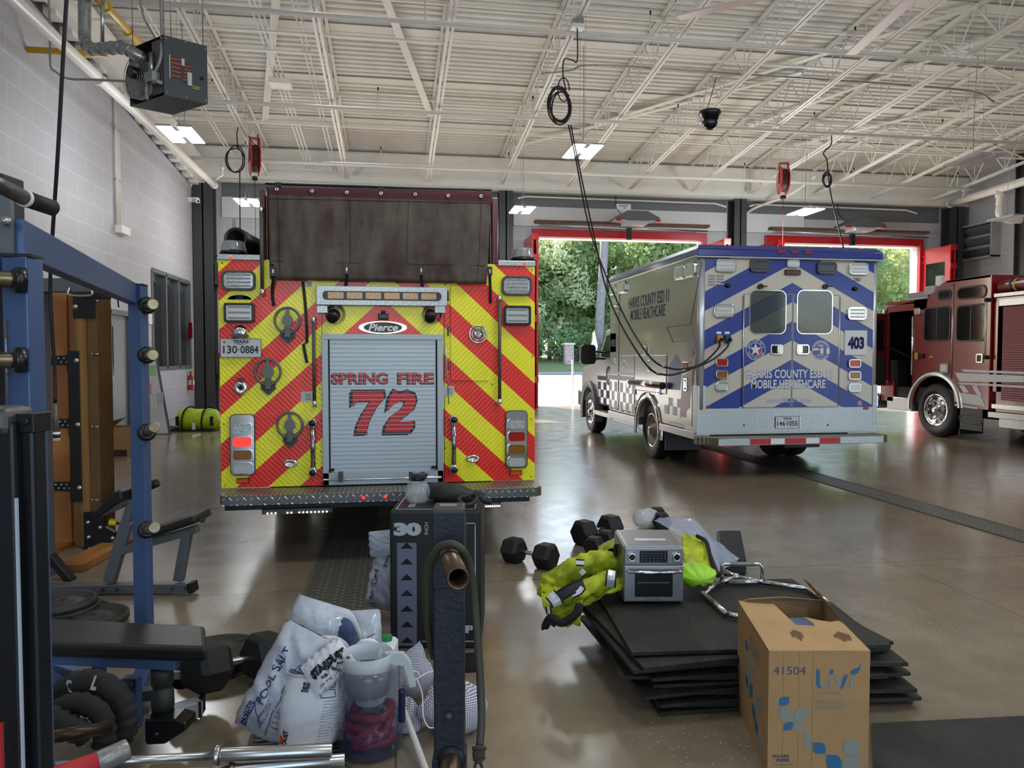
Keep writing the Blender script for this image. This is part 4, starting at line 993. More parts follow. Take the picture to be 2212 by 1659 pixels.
# ---- left side, plane X = AXL
def SP(u, v, d=0.0): return atX(u, v, AXL - d)
def SM(p): return frame(p, -EY, EZ)
def srect(u0, v0, u1, v1, vm=None):
    a = SP(u0, (v0 + v1) / 2); b = SP(u1, (v0 + v1) / 2); um = (u0 + u1) / 2; c = SP(um, v0); d = SP(um, v1)
    return V((AXL, (a.y + b.y) / 2, (c.z + d.z) / 2)), abs(a.y - b.y), abs(c.z - d.z)
def slamp(u0, v0, u1, v1, lens=M_clearA, name='side_warning_lamp'):
    c, w_, h = srect(u0, v0, u1, v1); M = SM(c); o = MB(M_chrome).rframe(w_, h, min(w_, h) * .25, min(w_, h) * .12, M, 0, .035).rprism(w_ * .9, h * .9, min(w_, h) * .2, M, 0, .02).build(name, AM, bevel=.003)
    MB(lens).rprism(w_ * .78, h * .8, min(w_, h) * .15, M, .02, .04).build('lens', o); return o
slamp(1461, 574, 1483, 603); slamp(1484, 568, 1505, 598); slamp(1339, 610, 1354, 633); slamp(1320, 616, 1331, 637); slamp(1328, 645, 1336, 662); slamp(1478, 782, 1493, 800, M_redlens, 'side_marker')
mb = MB(M_navy)
def stext(s_, u0, u1, vt, vb, vt2, vb2, bold=.012, shear=0, m=M_navy):
    """text running along the side between two picture points"""
    p0 = SP(u0, vb); p1 = SP(u1, vb2); t0 = SP(u0, vt); L = p0.y - p1.y; h = ((t0.z - p0.z) + (SP(u1, vt2).z - p1.z)) / 2
    c = V((AXL - .002, (p0.y + p1.y) / 2, (p0.z + p1.z) / 2)); mb.use(m).text(s_, SM(c), h, L, .001, bold, shear=shear)
stext('HARRIS COUNTY ESD 11', 1358, 1445, 641, 666, 627, 652); stext('MOBILE HEALTHCARE', 1362, 1437, 667, 691, 659, 683)
mb.build('side_lettering', AM)
c, w_, h = srect(1319, 720, 1332, 761); pn = MB(M_abody).cbox((AXL - .006, c.y, c.z), .012, w_, h).build('number_panel', AM, bevel=.003); MB(M_navy).text('403', SM(V((AXL - .0125, c.y, c.z - h * .17))), h * .36, w_ * .8, .001, .06).build('lettering', pn)
mb = MB(M_lgrey)
for k in range(6):
    c, w_, h = srect(1321, 694 + 4.6 * k, 1332, 696.5 + 4.6 * k); mb.cbox((AXL - .008, c.y, c.z), .016, w_, h)
mb.build('side_vent', AM)
# compartment doors drawn as their own panels
for (u0, v0, u1, v1) in ((1319.5, 678, 1337.5, 884), (1319.5, 609, 1339, 675), (1339.5, 768, 1372, 897), (1372.5, 767, 1441, 846), (1448, 739, 1498, 927)):
    p = [SP(u0, v0), SP(u1, v0), SP(u1, v1), SP(u0, v1)]; y0, y1 = p[0].y, p[1].y; za = SP((u0 + u1) / 2, v0).z; zb_ = max(.66, SP((u0 + u1) / 2, v1).z)
    MB(M_abody).box(AXL - .012, AXL + .01, y1 + .008, y0 - .008, zb_, za).build('compartment_door', AM, bevel=.004); MB(dn_).box(AXL - .0015, AXL + .01, y1, y0, zb_ - .008, za + .008).build('door_seam', AM)
def shandle(u, v, w_=.09, h=.13):
    p = SP(u, v); M = SM(V((AXL - .012, p.y, p.z))); MB(M_chrome).rframe(w_, h, .02, .018, M, 0, .018).use(M_dark).rprism(w_ * .75, h * .75, .012, M, 0, .004).use(M_chrome).rprism(w_ * .4, h * .55, .01, M, .004, .02).build('compartment_latch', AM, bevel=.003)
for u, v in ((1327.5, 782), (1351, 787), (1395.5, 757), (1404.5, 790), (1359.5, 829), (1425.5, 840), (1484, 831)): shandle(u, v, .11 if u > 1400 else .10, .17 if u in (1425.5, 1484, 1404.5) else .13)
a = SP(1370, 816); b = SP(1440, 821); MB(M_chrome).cyl((AXL - .07, a.y, 1.16), (AXL - .07, b.y, 1.16), .045).use(M_blackgloss).cyl((AXL - .07, b.y - .03, 1.16), (AXL - .07, b.y, 1.16), .05).build('side_rub_rail', AM)
# livery: stripe, chequers, star facets
mb = MB(mat('livery_grey', (150, 148, 146), .3)); L = lambda y0, y1, z0, z1, d=.0135: mb.box(AXL - d, AXL - .002, y0, y1, z0, z1)
ya = SP(1372, 800).y; yf = AF
L(ya, yf, 1.27, 1.32); mb.use(mat('livery_purple', (48, 36, 112), .3)); L(ya, yf, 1.17, 1.25)
mb.use(mat('livery_chequer', (42, 44, 128), .3)); s_ = .165; k = 0; y = yf - .01
while y - s_ > ya - .05:
    for r_ in range(3):
        if (k + r_) % 2 == 0: L(y - s_, y, 1.13 - (r_ + 1) * s_, 1.13 - r_ * s_)
    y -= s_; k += 1
mb.use(mat('livery_chequer_pale', (128, 142, 182), .3))
while y - s_ > AY + .25:
    for r_ in range(2):
        if (k + r_) % 2 == 0 and not (10.35 < y - s_ / 2 < 11.45): L(y - s_, y, 1.0 - (r_ + 1) * .12, 1.0 - r_ * .12)
    y -= s_; k += 1
def spoly(pts, m, d=.0138):
    q = [SP(u, v) for u, v in pts]; mb.use(m); mb.prism([(-p.y, p.z) for p in q], frame((AXL, 0, 0), -EY, EZ), .002, d)
spoly([(1452, 713), (1494, 709), (1504, 760)], mat('facet_grey', (150, 148, 146), .3)); spoly([(1444, 841), (1446, 792), (1463, 764), (1476, 788), (1471, 843)], mat('facet_blue', (42, 52, 120), .3))
spoly([(1482, 800), (1505, 762), (1500, 800)], mat('facet_grey2', (168, 164, 160), .3)); spoly([(1476, 812), (1498, 800), (1492, 880), (1470, 905)], mat('facet_pale', (176, 150, 150), .3))
mb.build('livery', AM)
mb = MB(dn_)
for a_, b_ in (((1516, 566), (1491, 700)), ((1491, 700), (1440, 707)), ((1440, 707), (1477, 790)), ((1492, 850), (1464, 905))):
    p, q = SP(*a_, .003), SP(*b_, .003); mb.beam(p, q, .006, .006)
mb.build('livery_outline', AM)
# wheels and arches
rwy = RWY; rw = RW
mb = MB(M_chrome); P = [(AXL - .03, rwy + (rw + .13) * math.cos(a), .46 + (rw + .13) * math.sin(a)) for a in [math.radians(-12 + 204 * k / 24) for k in range(25)]]
n = len(P); vs = []
for i, p in enumerate(P):
    a = math.radians(-12 + 204 * i / 24); r2 = rw + .03
    vs += [V(p), V((AXL - .03, rwy + r2 * math.cos(a), .46 + r2 * math.sin(a))), V((AXL + .03, p[1], p[2])), V((AXL + .01, rwy + r2 * math.cos(a), .46 + r2 * math.sin(a)))]
mb.add(vs, [f for i in range(n - 1) for f in ((4 * i, 4 * i + 4, 4 * i + 5, 4 * i + 1), (4 * i, 4 * i + 2, 4 * i + 6, 4 * i + 4), (4 * i + 1, 4 * i + 5, 4 * i + 7, 4 * i + 3))], True); mb.build('wheel_arch_trim', AM)
MB(M_dark).box(AXL + .38, AXR - .38, rwy - .55, rwy + .55, .3, 1.0).box(AXL + .02, AXR - .02, rwy - .5, rwy + .5, .93, .99).build('wheel_well', AM)
for xx, sx in ((AXL + .06, -1), (AXL + .34, -1), (AXR - .06, 1), (AXR - .34, 1)):
    mb = MB(); wheel_mesh(mb, (xx, rwy, rw), rw, .24, sx, rim=M_steel); mb.build('wheel', AM)
MB(M_blackmat).box(AXL + .05, AXL + .62, rwy - .62, rwy - .60, .20, .60).build('mud_flap', AM); MB(M_blackmat).box(AXR - .62, AXR - .05, rwy - .62, rwy - .60, .20, .60).build('mud_flap', AM)
MB(M_diaYZ).box(AXL - .03, AXL + .2, AY + .02, rwy - rw - .12, .50, .60).build('side_step', AM, bevel=.01); MB(M_diaYZ).box(AXL - .03, AXL + .2, rwy + rw + .12, AF, .47, .60).build('side_step', AM, bevel=.01)
# ---- cab
cx0, cx1 = AXL + .14, AXR - .14; cm_ = (cx0 + cx1) / 2
def prof_prism(mb, prof, x0, x1):  # profile in (y, z)
    return mb.prism(prof, frame((0, 0, 0), EY, EZ), x0, x1)
fwy = AF + 1.85
body = [(AF - .01, .62), (AF - .01, 2.1), (AF + .25, 2.14), (AF + .75, 2.08), (AF + 1.25, 1.56), (AF + 1.5, 1.50), (AF + 2.45, 1.36), (AF + 2.6, 1.2), (AF + 2.62, .62)] + notch(0, 0, .62, 0, fwy, .48, .50)[-3:1:-1]
cab = prof_prism(MB(M_awhite), body, cx0, cx1).build('cab', AM, bevel=.05, seg=3)
wn_ = [(AF + .16, 1.55), (AF + .16, 2.0), (AF + .68, 1.98), (AF + 1.08, 1.58)]
MB(M_glass).prism(wn_, frame((0, 0, 0), EY, EZ), cx0 - .004, cx0 + .01).prism(wn_, frame((0, 0, 0), EY, EZ), cx1 - .01, cx1 + .004).build('side_window', cab)
mb = MB(M_navy)
for k in range(6):
    for r_ in range(3):
        if (k + r_) % 2 == 0: mb.box(cx0 - .004, cx0, AF + 1.28 - (k + 1) * .2, AF + 1.28 - k * .2, 1.08 - (r_ + 1) * .15, 1.08 - r_ * .15)
mb.box(cx0 - .004, cx0, AF + .03, AF + 1.3, 1.12, 1.2)
Ms = SM(V((cx0 - .005, AF + .52, 1.22))); seal(mb, Ms, .19, M_navy, M_navy, M_lw); mb.build('door_livery', cab)
fwy = AF + 1.85
MB(M_dark).box(cx0 + .3, cx1 - .3, fwy - .6, fwy + .6, .4, 1.1).build('engine_bay', AM)
for sx, xx in ((-1, cx0 + .0), (1, cx1 - .0)):
    mb = MB(); wheel_mesh(mb, (xx, fwy, .43), .43, .25, sx, rim=M_chrome, deep=False); mb.build('wheel', AM)
    mb = MB(mat('flare_grey', (92, 98, 106), .5)); P = []
    for i in range(19):
        a = math.radians(-20 + 220 * i / 18); q = V((xx + sx * .06, fwy + .60 * math.cos(a), .48 + .60 * math.sin(a))); q2 = V((xx + sx * .05, fwy + .47 * math.cos(a), .48 + .47 * math.sin(a))); q3 = V((xx - sx * .10, fwy + .62 * math.cos(a), .48 + .62 * math.sin(a))); P += [q, q2, q3]
    mb.add(P, [f for i in range(18) for f in ((3 * i, 3 * i + 3, 3 * i + 4, 3 * i + 1), (3 * i, 3 * i + 2, 3 * i + 5, 3 * i + 3))], True); mb.build('fender_flare', AM)
    m0 = V((xx + sx * .30, AF + .95, 1.62)); mb = MB(M_blackgloss).rprism(.30, .38, .07, frame((m0.x, m0.y + .05, m0.z), EX, EZ), -.03, .10)
    mb.tube([(m0.x - sx * .1, m0.y, m0.z + .06), (xx, AF + .75, 1.66)], .022).tube([(m0.x - sx * .1, m0.y, m0.z - .08), (xx, AF + .75, 1.54)], .022).build('door_mirror', AM, bevel=.015)
MB(M_alu).box(cx0 - .12, cx0 + .1, AF + .0, AF + 1.2, .44, .52).build('cab_step', AM, bevel=.01)
MB(M_chrome).box(cx0 - .02, cx1 + .02, AF + 2.58, AF + 2.85, .5, .85).build('front_bumper', AM, bevel=.04); MB(M_blackmat).box(cm_ - .7, cm_ + .7, AF + 2.6, AF + 2.66, .85, 1.28).build('grille', AM)
p0 = SP(1352, 575); mb = MB(M_lgrey); mb.tube([(AXL + .5, AF - .3, 3.0), (AXL + .5, AF - .6, 3.16), (AXL + .5, AF - 2.3, 3.16), (AXL + .5, AF - 2.5, 3.0)], .02); mb.tube([(AXR - .5, AF - .3, 3.0), (AXR - .5, AF - .6, 3.16), (AXR - .5, AF - 2.3, 3.16)], .02).tube([(AXL + .5, AF - .6, 3.16), (AXR - .5, AF - .6, 3.16)], .02); mb.build('roof_rack', AM)

# ================================================================== red engine in the third bay, nose to the door
EXL = atZ(2018, 943, 0).x - .02; ec = atX(2018, 880, EXL)
EN = thing('red_fire_engine', 'dark red fire engine with silver stripes and open cab door', 'fire engine', (EXL + 1.25, ec.y, 0))
def EP(u, v, d=0.0): return atX(u, v, EXL - d)
ER = frame((EXL, 0, 0), -EY, EZ)
def epoly(mb, pts, m, d0, d1): mb.use(m).prism([(-EP(u, v).y, EP(u, v).z) for u, v in pts], ER, d0, d1); return mb
yF = EP(1903, 800).y; yC = EP(2143, 700).y; yB = 7.2
zr1 = EP(2150, 592).z; zr0 = 2.72
# cab shell: side profile extruded across
hood = [(yF, .62), (yF, 1.2), (yF - .10, 2.60), (EP(1930, 640).y, 2.72), (EP(2003, 640).y, 2.74), (EP(2032, 600).y, zr1 - .06), (EP(2045, 600).y, zr1), (yC + .05, zr1), (yC + .05, .62)]
dy0, dy1 = EP(1919, 700).y, EP(1973, 700).y      # the open front doorway
def slab(prof, x0, x1, mm=M_red, mbb=None):
    mbb = mbb or MB(mm); mbb.prism([(y, z) for y, z in prof], frame((0, 0, 0), EY, EZ), x0, x1); return mbb
mb = MB(M_red)
for x0, x1 in ((EXL, EXL + .05), (EXL + 2.45, EXL + 2.5)):
    slab([(yF - .02, 1.05), (yF - .10, 2.60), (dy0 + .02, 2.66), (dy0 + .02, 1.05)], x0, x1, mbb=mb)               # A pillar
    slab([(dy0 + .05, 2.52), (dy0 + .05, 2.66), (EP(2003, 640).y, 2.74), (EP(2003, 640).y, 2.52)], x0, x1, mbb=mb)   # over doorway
    slab([(dy1, 2.74), (EP(2003, 640).y, 2.74), (EP(2032, 600).y, zr1 - .06), (EP(2045, 600).y, zr1), (yC + .05, zr1), (yC + .05, .62)] + notch(0, 0, .62, 0, ec.y, .59, .60, 1.05)[2:-2] + [(dy1 + .02, .62)], x0, x1, mbb=mb)
    slab([(yF, .62), (yF, 1.05), (dy0 - .2, 1.05), (dy0 - .2, .62)], x0, x1, mbb=mb)
mb.box(EXL, EXL + 2.5, yF - .03, yF, .62, 1.45)                                        # nose
mb.box(EXL, EXL + 2.5, EP(2003, 640).y - .02, yF - .1, 2.66, 2.74)                       # front roof
mb.box(EXL, EXL + 2.5, yC + .05, EP(2045, 600).y, zr1 - .05, zr1); mb.box(EXL, EXL + 2.5, yC + .03, yC + .07, .62, zr1)
mb.add([(EXL, EP(2003, 640).y, 2.74), (EXL + 2.5, EP(2003, 640).y, 2.74), (EXL + 2.5, EP(2045, 600).y, zr1), (EXL, EP(2045, 600).y, zr1)], [(0, 1, 2, 3)])
mb.use(M_dark).box(EXL + .05, EXL + 2.45, yC + .08, yF - .1, .62, .95).box(EXL + .05, EXL + 2.45, yF - .45, yF - .12, .95, 1.5)
mb.build('cab', EN, bevel=.008)
MB(M_glass).add([(EXL + .06, yF - .04, 1.48), (EXL + 2.44, yF - .04, 1.48), (EXL + 2.44, yF - .1, 2.58), (EXL + .06, yF - .1, 2.58)], [(0, 1, 2, 3)]).build('windscreen', EN)
mb = MB(M_blackgloss).tube([(EXL + .75 + .22 * math.cos(a), yF - .65 + .10 * math.sin(a), 1.55 + .2 * math.sin(a)) for a in [2 * PI * k / 16 for k in range(16)]], .018, closed=True).cyl((EXL + .75, yF - .62, 1.5), (EXL + .75, yF - .4, 1.2), .03); mb.build('steering_wheel', EN)
MB(M_chrome).cyl((EXL - .012, dy1, 1.2), (EXL - .012, dy1, 2.4), .02).cyl((EXL - .03, yF - .0, 1.4), (EXL - .03, yF - .12, 2.58), .025).build('door_trim', EN)
def ewin(u0, v0, u1, v1, name='cab_window', bars=1):
    p0 = EP(u0, (v0 + v1) / 2); p1 = EP(u1, (v0 + v1) / 2); c = EP((u0 + u1) / 2, v0); d = EP((u0 + u1) / 2, v1); w_ = p0.y - p1.y; h = c.z - d.z
    M = frame((EXL, (p0.y + p1.y) / 2, (c.z + d.z) / 2), -EY, EZ); r_ = min(w_, h) * (.16 if h > .5 else .45)
    o = MB(M_blackmat).rframe(w_, h, r_, .03, M, 0, .014).build(name, EN)
    mb = MB(M_glass).rprism(w_ - .05, h - .05, r_ * .9, M, .001, .006)
    if bars: mb.use(M_blackmat).prism([(-.012, -h / 2 + .03), (.012, -h / 2 + .03), (.012, h / 2 - .03), (-.012, h / 2 - .03)], M, .006, .012)
    mb.build('pane', o); return o
ewin(1996, 662, 2054, 738); ewin(2066, 657, 2131, 738); ewin(2026, 625, 2055, 649, bars=0); ewin(2068, 617, 2132, 646, bars=0)
# doors: rear cab door outline, hinge, handle, grab rail, lamps
mb = MB(M_steel); a = EP(2060, 612); b = EP(2054, 828); mb.cyl((EXL - .006, a.y, b.z), (EXL - .006, a.y, a.z), .012, n=8); mb.build('piano_hinge', EN)
p = EP(2117, 774); MB(M_chrome).rframe(.15, .16, .02, .02, frame((EXL, p.y, p.z), -EY, EZ), 0, .02).use(M_grey).rprism(.11, .12, .01, frame((EXL, p.y, p.z), -EY, EZ), 0, .004).build('door_handle', EN)
a = EP(2138, 648); b = EP(2133, 772); o = MB(mat('pale_rail', (196, 194, 194), .4, .3)).cyl((EXL - .07, a.y, b.z), (EXL - .07, a.y, a.z), .02).build('grab_rail', EN)
for z in (a.z, b.z): MB(M_dark).cbox((EXL - .04, a.y, z), .1, .05, .07).build('stanchion', o)
p = EP(1985, 673); MB(M_chrome).rprism(.17, .15, .03, frame((EXL, p.y, p.z), -EY, EZ), 0, .05).use(M_clear).rprism(.13, .11, .02, frame((EXL, p.y, p.z), -EY, EZ), .05, .055).build('side_lamp', EN, bevel=.006)
p = EP(2042, 795); MB(M_chrome).rprism(.22, .19, .02, frame((EXL, p.y, p.z), -EY, EZ), 0, .04).use(M_clear2).rprism(.16, .13, .02, frame((EXL, p.y, p.z), -EY, EZ), .04, .046).build('side_lamp', EN, bevel=.006)
p = EP(1984, 769); mb = MB(mat('brass', (170, 130, 60), .3, .8)).cbox((EXL - .03, p.y, p.z), .06, .09, .14).use(M_dark).cbox((EXL - .02, p.y - .12, p.z), .04, .10, .09); mb.build('door_latch', EN, bevel=.006)
p = EP(2011, 772); MB(mat('brass', (170, 130, 60))).lathe([(0, .03), (.03, .03), (.045, .0)], (EXL, p.y, p.z), (-1, 0, 0), 16).build('socket', EN)
mb = MB(M_black).tube(spline([(EXL - .02, EP(1972, 768).y, 1.55), (EXL - .1, EP(1935, 750).y, 1.75), (EXL - .3, yF + .1, 2.0)], 6), .012); mb.build('door_strap', EN)
# the open front door swung out, seen edge on
od = MB(M_dred).box(EXL - .95, EXL - .02, dy0 - .02, dy0 + .04, .95, 2.5); od.use(M_dark).box(EXL - .9, EXL - .08, dy0 - .03, dy0 - .02, 1.0, 1.6); od.use(M_glass).box(EXL - .85, EXL - .12, dy0 - .035, dy0 + .05, 1.7, 2.35)
od.build('open_cab_door', EN, bevel=.01)
# wheel, arch
R1 = .53; wy, wz = ec.y, R1
mb = MB(); wheel_mesh(mb, (EXL + .03, wy, R1), R1, .34, -1, rim=M_chrome, deep=False, n=44); mb.build('wheel', EN)
mb = MB(); wheel_mesh(mb, (EXL + 2.47, wy, R1), R1, .34, 1, rim=M_chrome, deep=False); mb.build('wheel', EN)
mb = MB(); wheel_mesh(mb, (EXL + .03, 8.6, R1), R1, .34, -1, rim=M_chrome, deep=True); mb.build('wheel', EN)
mb = MB(); wheel_mesh(mb, (EXL + 2.47, 8.6, R1), R1, .34, 1, rim=M_chrome, deep=True); mb.build('wheel', EN)
mb = MB(M_steel); P = []
for i in range(25):
    a = math.radians(-8 + 186 * i / 24)
    for r_, x in ((R1 + .07, EXL - .005), (R1 + .10, EXL - .045), (R1 + .16, EXL - .045), (R1 + .18, EXL - .005)): P.append((x, wy + r_ * math.cos(a) * 1.05, wz + .06 + r_ * math.sin(a)))
mb.add(P, [(4 * i + j, 4 * i + 4 + j, 4 * i + 5 + j, 4 * i + 1 + j) for i in range(24) for j in range(3)], True); mb.build('wheel_arch_trim', EN)
p = EP(2097, 915); fl = MB(M_blackmat).box(EXL + .0, EXL + .5, EP(2072, 900).y - .02, EP(2072, 900).y, .12, .62).box(EXL - .0, EXL + .02, EP(2122, 900).y, EP(2072, 900).y, .22, .62).build('mud_flap', EN)
mb = MB(M_grey); mb.tube([(EXL - .004, p.y + .30 * math.cos(a), .42 + .085 * math.sin(a)) for a in [2 * PI * k / 20 for k in range(20)]], .008, 6, closed=True); mb.build('flap_badge', fl)
# body behind the cab: rolling shutter, trims, hose, deck
yb1 = yC - .02
mb = MB(M_red).box(EXL + .02, EXL + 2.48, yB, yb1, .95, EP(2180, 640).z); mb.box(EXL + .02, EXL + .1, yB, EP(2150, 800).y, .6, 2.6); mb.build('body', EN, bevel=.01)
t = NT('red_shutter'); q = t.sep(t.obj()); s1 = t.math('SINE', t.math('MULTIPLY', q[2], 160.0)); t.col(lin((112, 14, 24))); t.set(Roughness=.3); t.bump(s1, .5, .006)
MB(t.m).box(EXL + .005, EXL + .03, yB, EP(2163, 800).y, .82, EP(2180, 662).z).build('rolling_shutter', EN)
MB(M_alu).box(EXL - .03, EXL + .03, yB, EP(2157, 800).y, EP(2180, 660).z, EP(2180, 645).z).box(EXL - .03, EXL + .03, yB, EP(2150, 640).y, EP(2175, 640).z, EP(2175, 632).z).build('shutter_header', EN, bevel=.004)
MB(M_diaYZ).box(EXL - .06, EXL + .5, yB, EP(2140, 900).y, .50, .60).box(EXL - .02, EXL + .4, yB, EP(2160, 900).y, .34, .50).build('running_board', EN, bevel=.006)
MB(M_steel).box(EXL - .01, EXL + .05, yB, EP(2142, 900).y, .66, .74).build('sill_trim', EN, bevel=.004)
p = EP(2160, 618); mb = MB(mat('engine_red_b', (120, 24, 30), .4)).cyl((EXL + .12, EP(2153, 618).y, EP(2160, 618).z), (EXL + .12, yB, EP(2160, 618).z), .11, n=20); mb.build('hard_suction_hose', EN)
mb = MB(M_blackmat); 
for u, m1 in ((2178, M_blackmat), (2186, mat('yellow_strap', (190, 160, 40), .6))): q = EP(u, 618); mb.use(m1).lathe([(.118, 0), (.122, .02), (.118, .05)], (EXL + .12, q.y, EP(2160, 618).z), (0, -1, 0), 20)
mb.build('hose_strap', EN)
mb = MB(M_dred).box(EXL + .6, EXL + 2.4, yB, yC - .05, 2.5, 3.0); mb.build('upper_body', EN, bevel=.02)
# roof light bar and spot lamp
zf = 2.74; lb2 = MB(M_lgrey).box(EXL + .1, EXL + 2.4, EP(1995, 640).y, EP(1945, 640).y, zf, zf + .05).use(mat('lightbar_lens', (150, 154, 160), .2, coat=.4)).box(EXL + .12, EXL + 2.38, EP(1993, 640).y, EP(1950, 640).y, zf + .05, zf + .16).build('light_bar', EN, bevel=.01)
q = EP(2012, 615); MB(M_lgrey).rprism(.3, .17, .03, frame((EXL + .1, q.y + .1, zf + .16), -EY, EZ), -.2, .05).use(M_clear).rprism(.26, .13, .03, frame((EXL + .1, q.y + .1, zf + .16), -EY, EZ), .05, .06).use(M_white).cbox((EXL + .2, q.y, zf + .34), .1, .16, .2).build('spot_lamp', EN, bevel=.01)
# silver livery
mb = MB(); SILV = mat('silver_livery', (196, 192, 196), .35)
for pts in (((2077, 798), (2212, 803), (2212, 808), (2082, 803)), ((2063, 805), (2212, 812), (2212, 826), (2074, 824)), ((2070, 826), (2212, 833), (2212, 838), (2074, 830)), ((2072, 832), (2082, 832), (2094, 848), (2082, 848)), ((2100, 833), (2110, 833), (2122, 855), (2112, 854)),
            ((2061, 846), (2118, 855), (2130, 878), (2063, 868)), ((2063, 872), (2112, 880), (2112, 884), (2063, 877))):
    epoly(mb, pts, SILV, -.02, .0085)
mb.build('livery_stripe', EN)
MB(M_chrome).box(EXL - .1, EXL + 2.6, yF, yF + .6, .45, .75).build('front_bumper', EN, bevel=.04)
MB(M_dark).box(EXL + .4, EXL + 2.1, yB, yF, .42, .64).build('chassis', EN)
MB(M_diaYZ).box(EXL + .0, EXL + .35, dy1 + .02, dy0, .45, .72).build('cab_step', EN, bevel=.01)
# ================================================================== things hung from the roof and fixed to the walls
M_pipew = mat('white_pipe', (226, 224, 216), .4); M_galv = mat('galvanised', (176, 180, 182), .3, .9, var=.3, vs=14)
def solveY(v, off=-.1): return (6.74 + YB * SL + off - EYE) / ((HZ - v) / F + SL)
# sprinkler laterals, straight across the bays
def lateral(v, x0, x1, r, name, label, off=-.1, heads=0, m=M_pipew):
    y = solveY(v, off); z = chord(y) + off; mb = MB(m).cyl((x0, y, z), (x1, y, z), r, n=12); o = thing(name, label, 'pipe', (x0, y, z)); mb.build('pipe_run', o)
    for k in range(heads):
        x = x0 + (k + .5) * (x1 - x0) / heads; MB(m).cyl((x, y, z), (x, y, z + .42), .016, n=8).use(M_dark).cyl((x, y, z + .42), (x, y, z + .50), .012, .02, n=8).build('sprinkler_head', o)
    return o
lateral(66, XL, 19.2, .045, 'sprinkler_pipe', 'white sprinkler pipe crossing the whole ceiling nearest the camera', heads=6)
lateral(253, XL, 19.2, .045, 'sprinkler_pipe', 'white sprinkler pipe crossing the ceiling halfway down the bays', heads=7)
lateral(368, XL, 19.2, .05, 'sprinkler_pipe', 'white sprinkler pipe crossing just in front of the far wall girder', heads=7)
y = solveY(160, -.12); mb = MB(M_galv).tube(spline([(3.0, y, chord(y) - .1), (3.6, y, chord(y)), (4.3, y, chord(y) + .15), (8, y, chord(y) + .15), (12.5, y, chord(y) + .12), (13.4, y, chord(y) - .1)], 6), .022); tag(mb.build('conduit'), 'thin grey metal conduit crossing the roof beams above the ambulance', 'conduit')
# parallel conduits on channel hangers over the left bay
ch = []
for v in (146, 288, 384):
    y = solveY(v, .1); z = chord(y) + .1; a = atY(470, v - 6, y).x if v < 200 else atY(570, v, y).x; b = atY(720, v, y).x
    o = MB(M_joist).box(a, b, y - .02, y + .02, z, z + .04).build('conduit_channel'); tag(o, {146: 'white slotted hanger channel nearest the camera under the conduits', 288: 'white slotted hanger channel in the middle of the conduit run', 384: 'white slotted hanger channel farthest along the conduit run'}[v], 'channel')
x0_ = atY(620, 288, solveY(288)).x; x1_ = atY(690, 288, solveY(288)).x
for k, (bx, n) in enumerate(((x0_, 3), (x1_, 2), (-4.35, 2))):
    for j in range(n):
        x = bx + j * .09; tag(MB(M_pipew).cyl((x, 6.0, chord(6.0) + .17), (x, YB - .6, chord(YB - .6) + .17), .018, n=8).build('conduit'), ('white conduit in the bundle of three running along the left bay', 'white conduit in the pair running beside the first roof beam', 'white conduit in the pair above the block wall')[k], 'conduit', ('conduits in the bundle of three', 'conduits in the pair by the first beam', 'conduits in the pair above the left wall')[k])
p = atY(603, 222, 17.0); z = chord(17.0) + .14
tag(MB(M_white).box(x0_ - .12, x0_ + .32, 16.3, 16.7, z - .08, z + .04).build('junction_box', bevel=.01), 'white flat junction box joining the three ceiling conduits', 'box')
# big white main along the left wall and yellow gas line
LX = -4.75
pm = thing('fire_main_pipe', 'thick white pipe running along the top of the left block wall', 'pipe', (LX, 0, 6.1)); MB(M_pipew).cyl((LX, YF, 6.05), (LX, 21.2, 6.2), .085, n=20).cyl((LX, 13.2, 6.13), (LX, 13.28, 6.13), .10, n=20).cyl((LX, 21.15, 6.2), (LX, 21.25, 6.2), .095, n=20).build('pipe_run', pm)
mb = MB(M_pipew); mb.tube([(LX + .1, 20.9, 6.28), (LX + .28, 20.9, 6.4), (LX + .28, 20.9, 6.9)], .03).cyl((LX + .28, 20.9, 6.55), (LX + .28, 20.9, 6.65), .05); mb.build('drain_valve', pm)
p0 = atX(60, 107, XL + .02); p1 = atD(164, 108, p0.y * .93); M_yel = mat('gas_pipe_yellow', (206, 166, 34), .4)
mb = MB(M_yel).cyl(p0, (p0.x + 1.15, p0.y, p0.z), .05, n=14); a = atD(215, 0, 9.6); b = atD(305, 98, 12.0); tag(mb.build('gas_pipe'), 'short yellow gas pipe coming straight out of the block wall', 'pipe')
MB(M_yel).cyl(a - (b - a) * .6, b + (b - a) * .35, .055, n=14).cyl(a + (b - a) * .1, a + (b - a) * .14, .075).cyl(a + (b - a) * .62, a + (b - a) * .66, .075).build('gas_pipe'); tag(bpy.data.objects['gas_pipe.001'], 'long yellow gas pipe slanting past the flue towards the unit heater', 'pipe')
# ---- unit heater
Z0 = 4.77; A = atZ(355, 205, Z0); B = atZ(449, 225, Z0); C = atZ(281, 230, Z0); D_ = B + C - A; H = .72
uh = thing('unit_heater', 'dark grey box shaped gas unit heater hanging by rods near the block wall', 'heater', A)
M_uh = mat('heater_grey', (66, 70, 74), .35, .2)
mb = MB(M_uh); Hv = EZ * H; q = [A, B, D_, C]
mb.add([A, B, D_, C, A + Hv, B + Hv, D_ + Hv, C + Hv], [(3, 2, 1, 0), (4, 5, 6, 7), (0, 1, 5, 4), (1, 2, 6, 5)], False)
mb.add([C, C + Hv, C.lerp(A, .12), C.lerp(A, .12) + Hv, D_, D_ + Hv], [(0, 1, 5, 4)], False)
mb.build('cabinet', uh)
xa = (B - A).normalized(); na = xa.cross(EZ).normalized(); xc = (A - C).normalized(); nc = xc.cross(EZ).normalized()
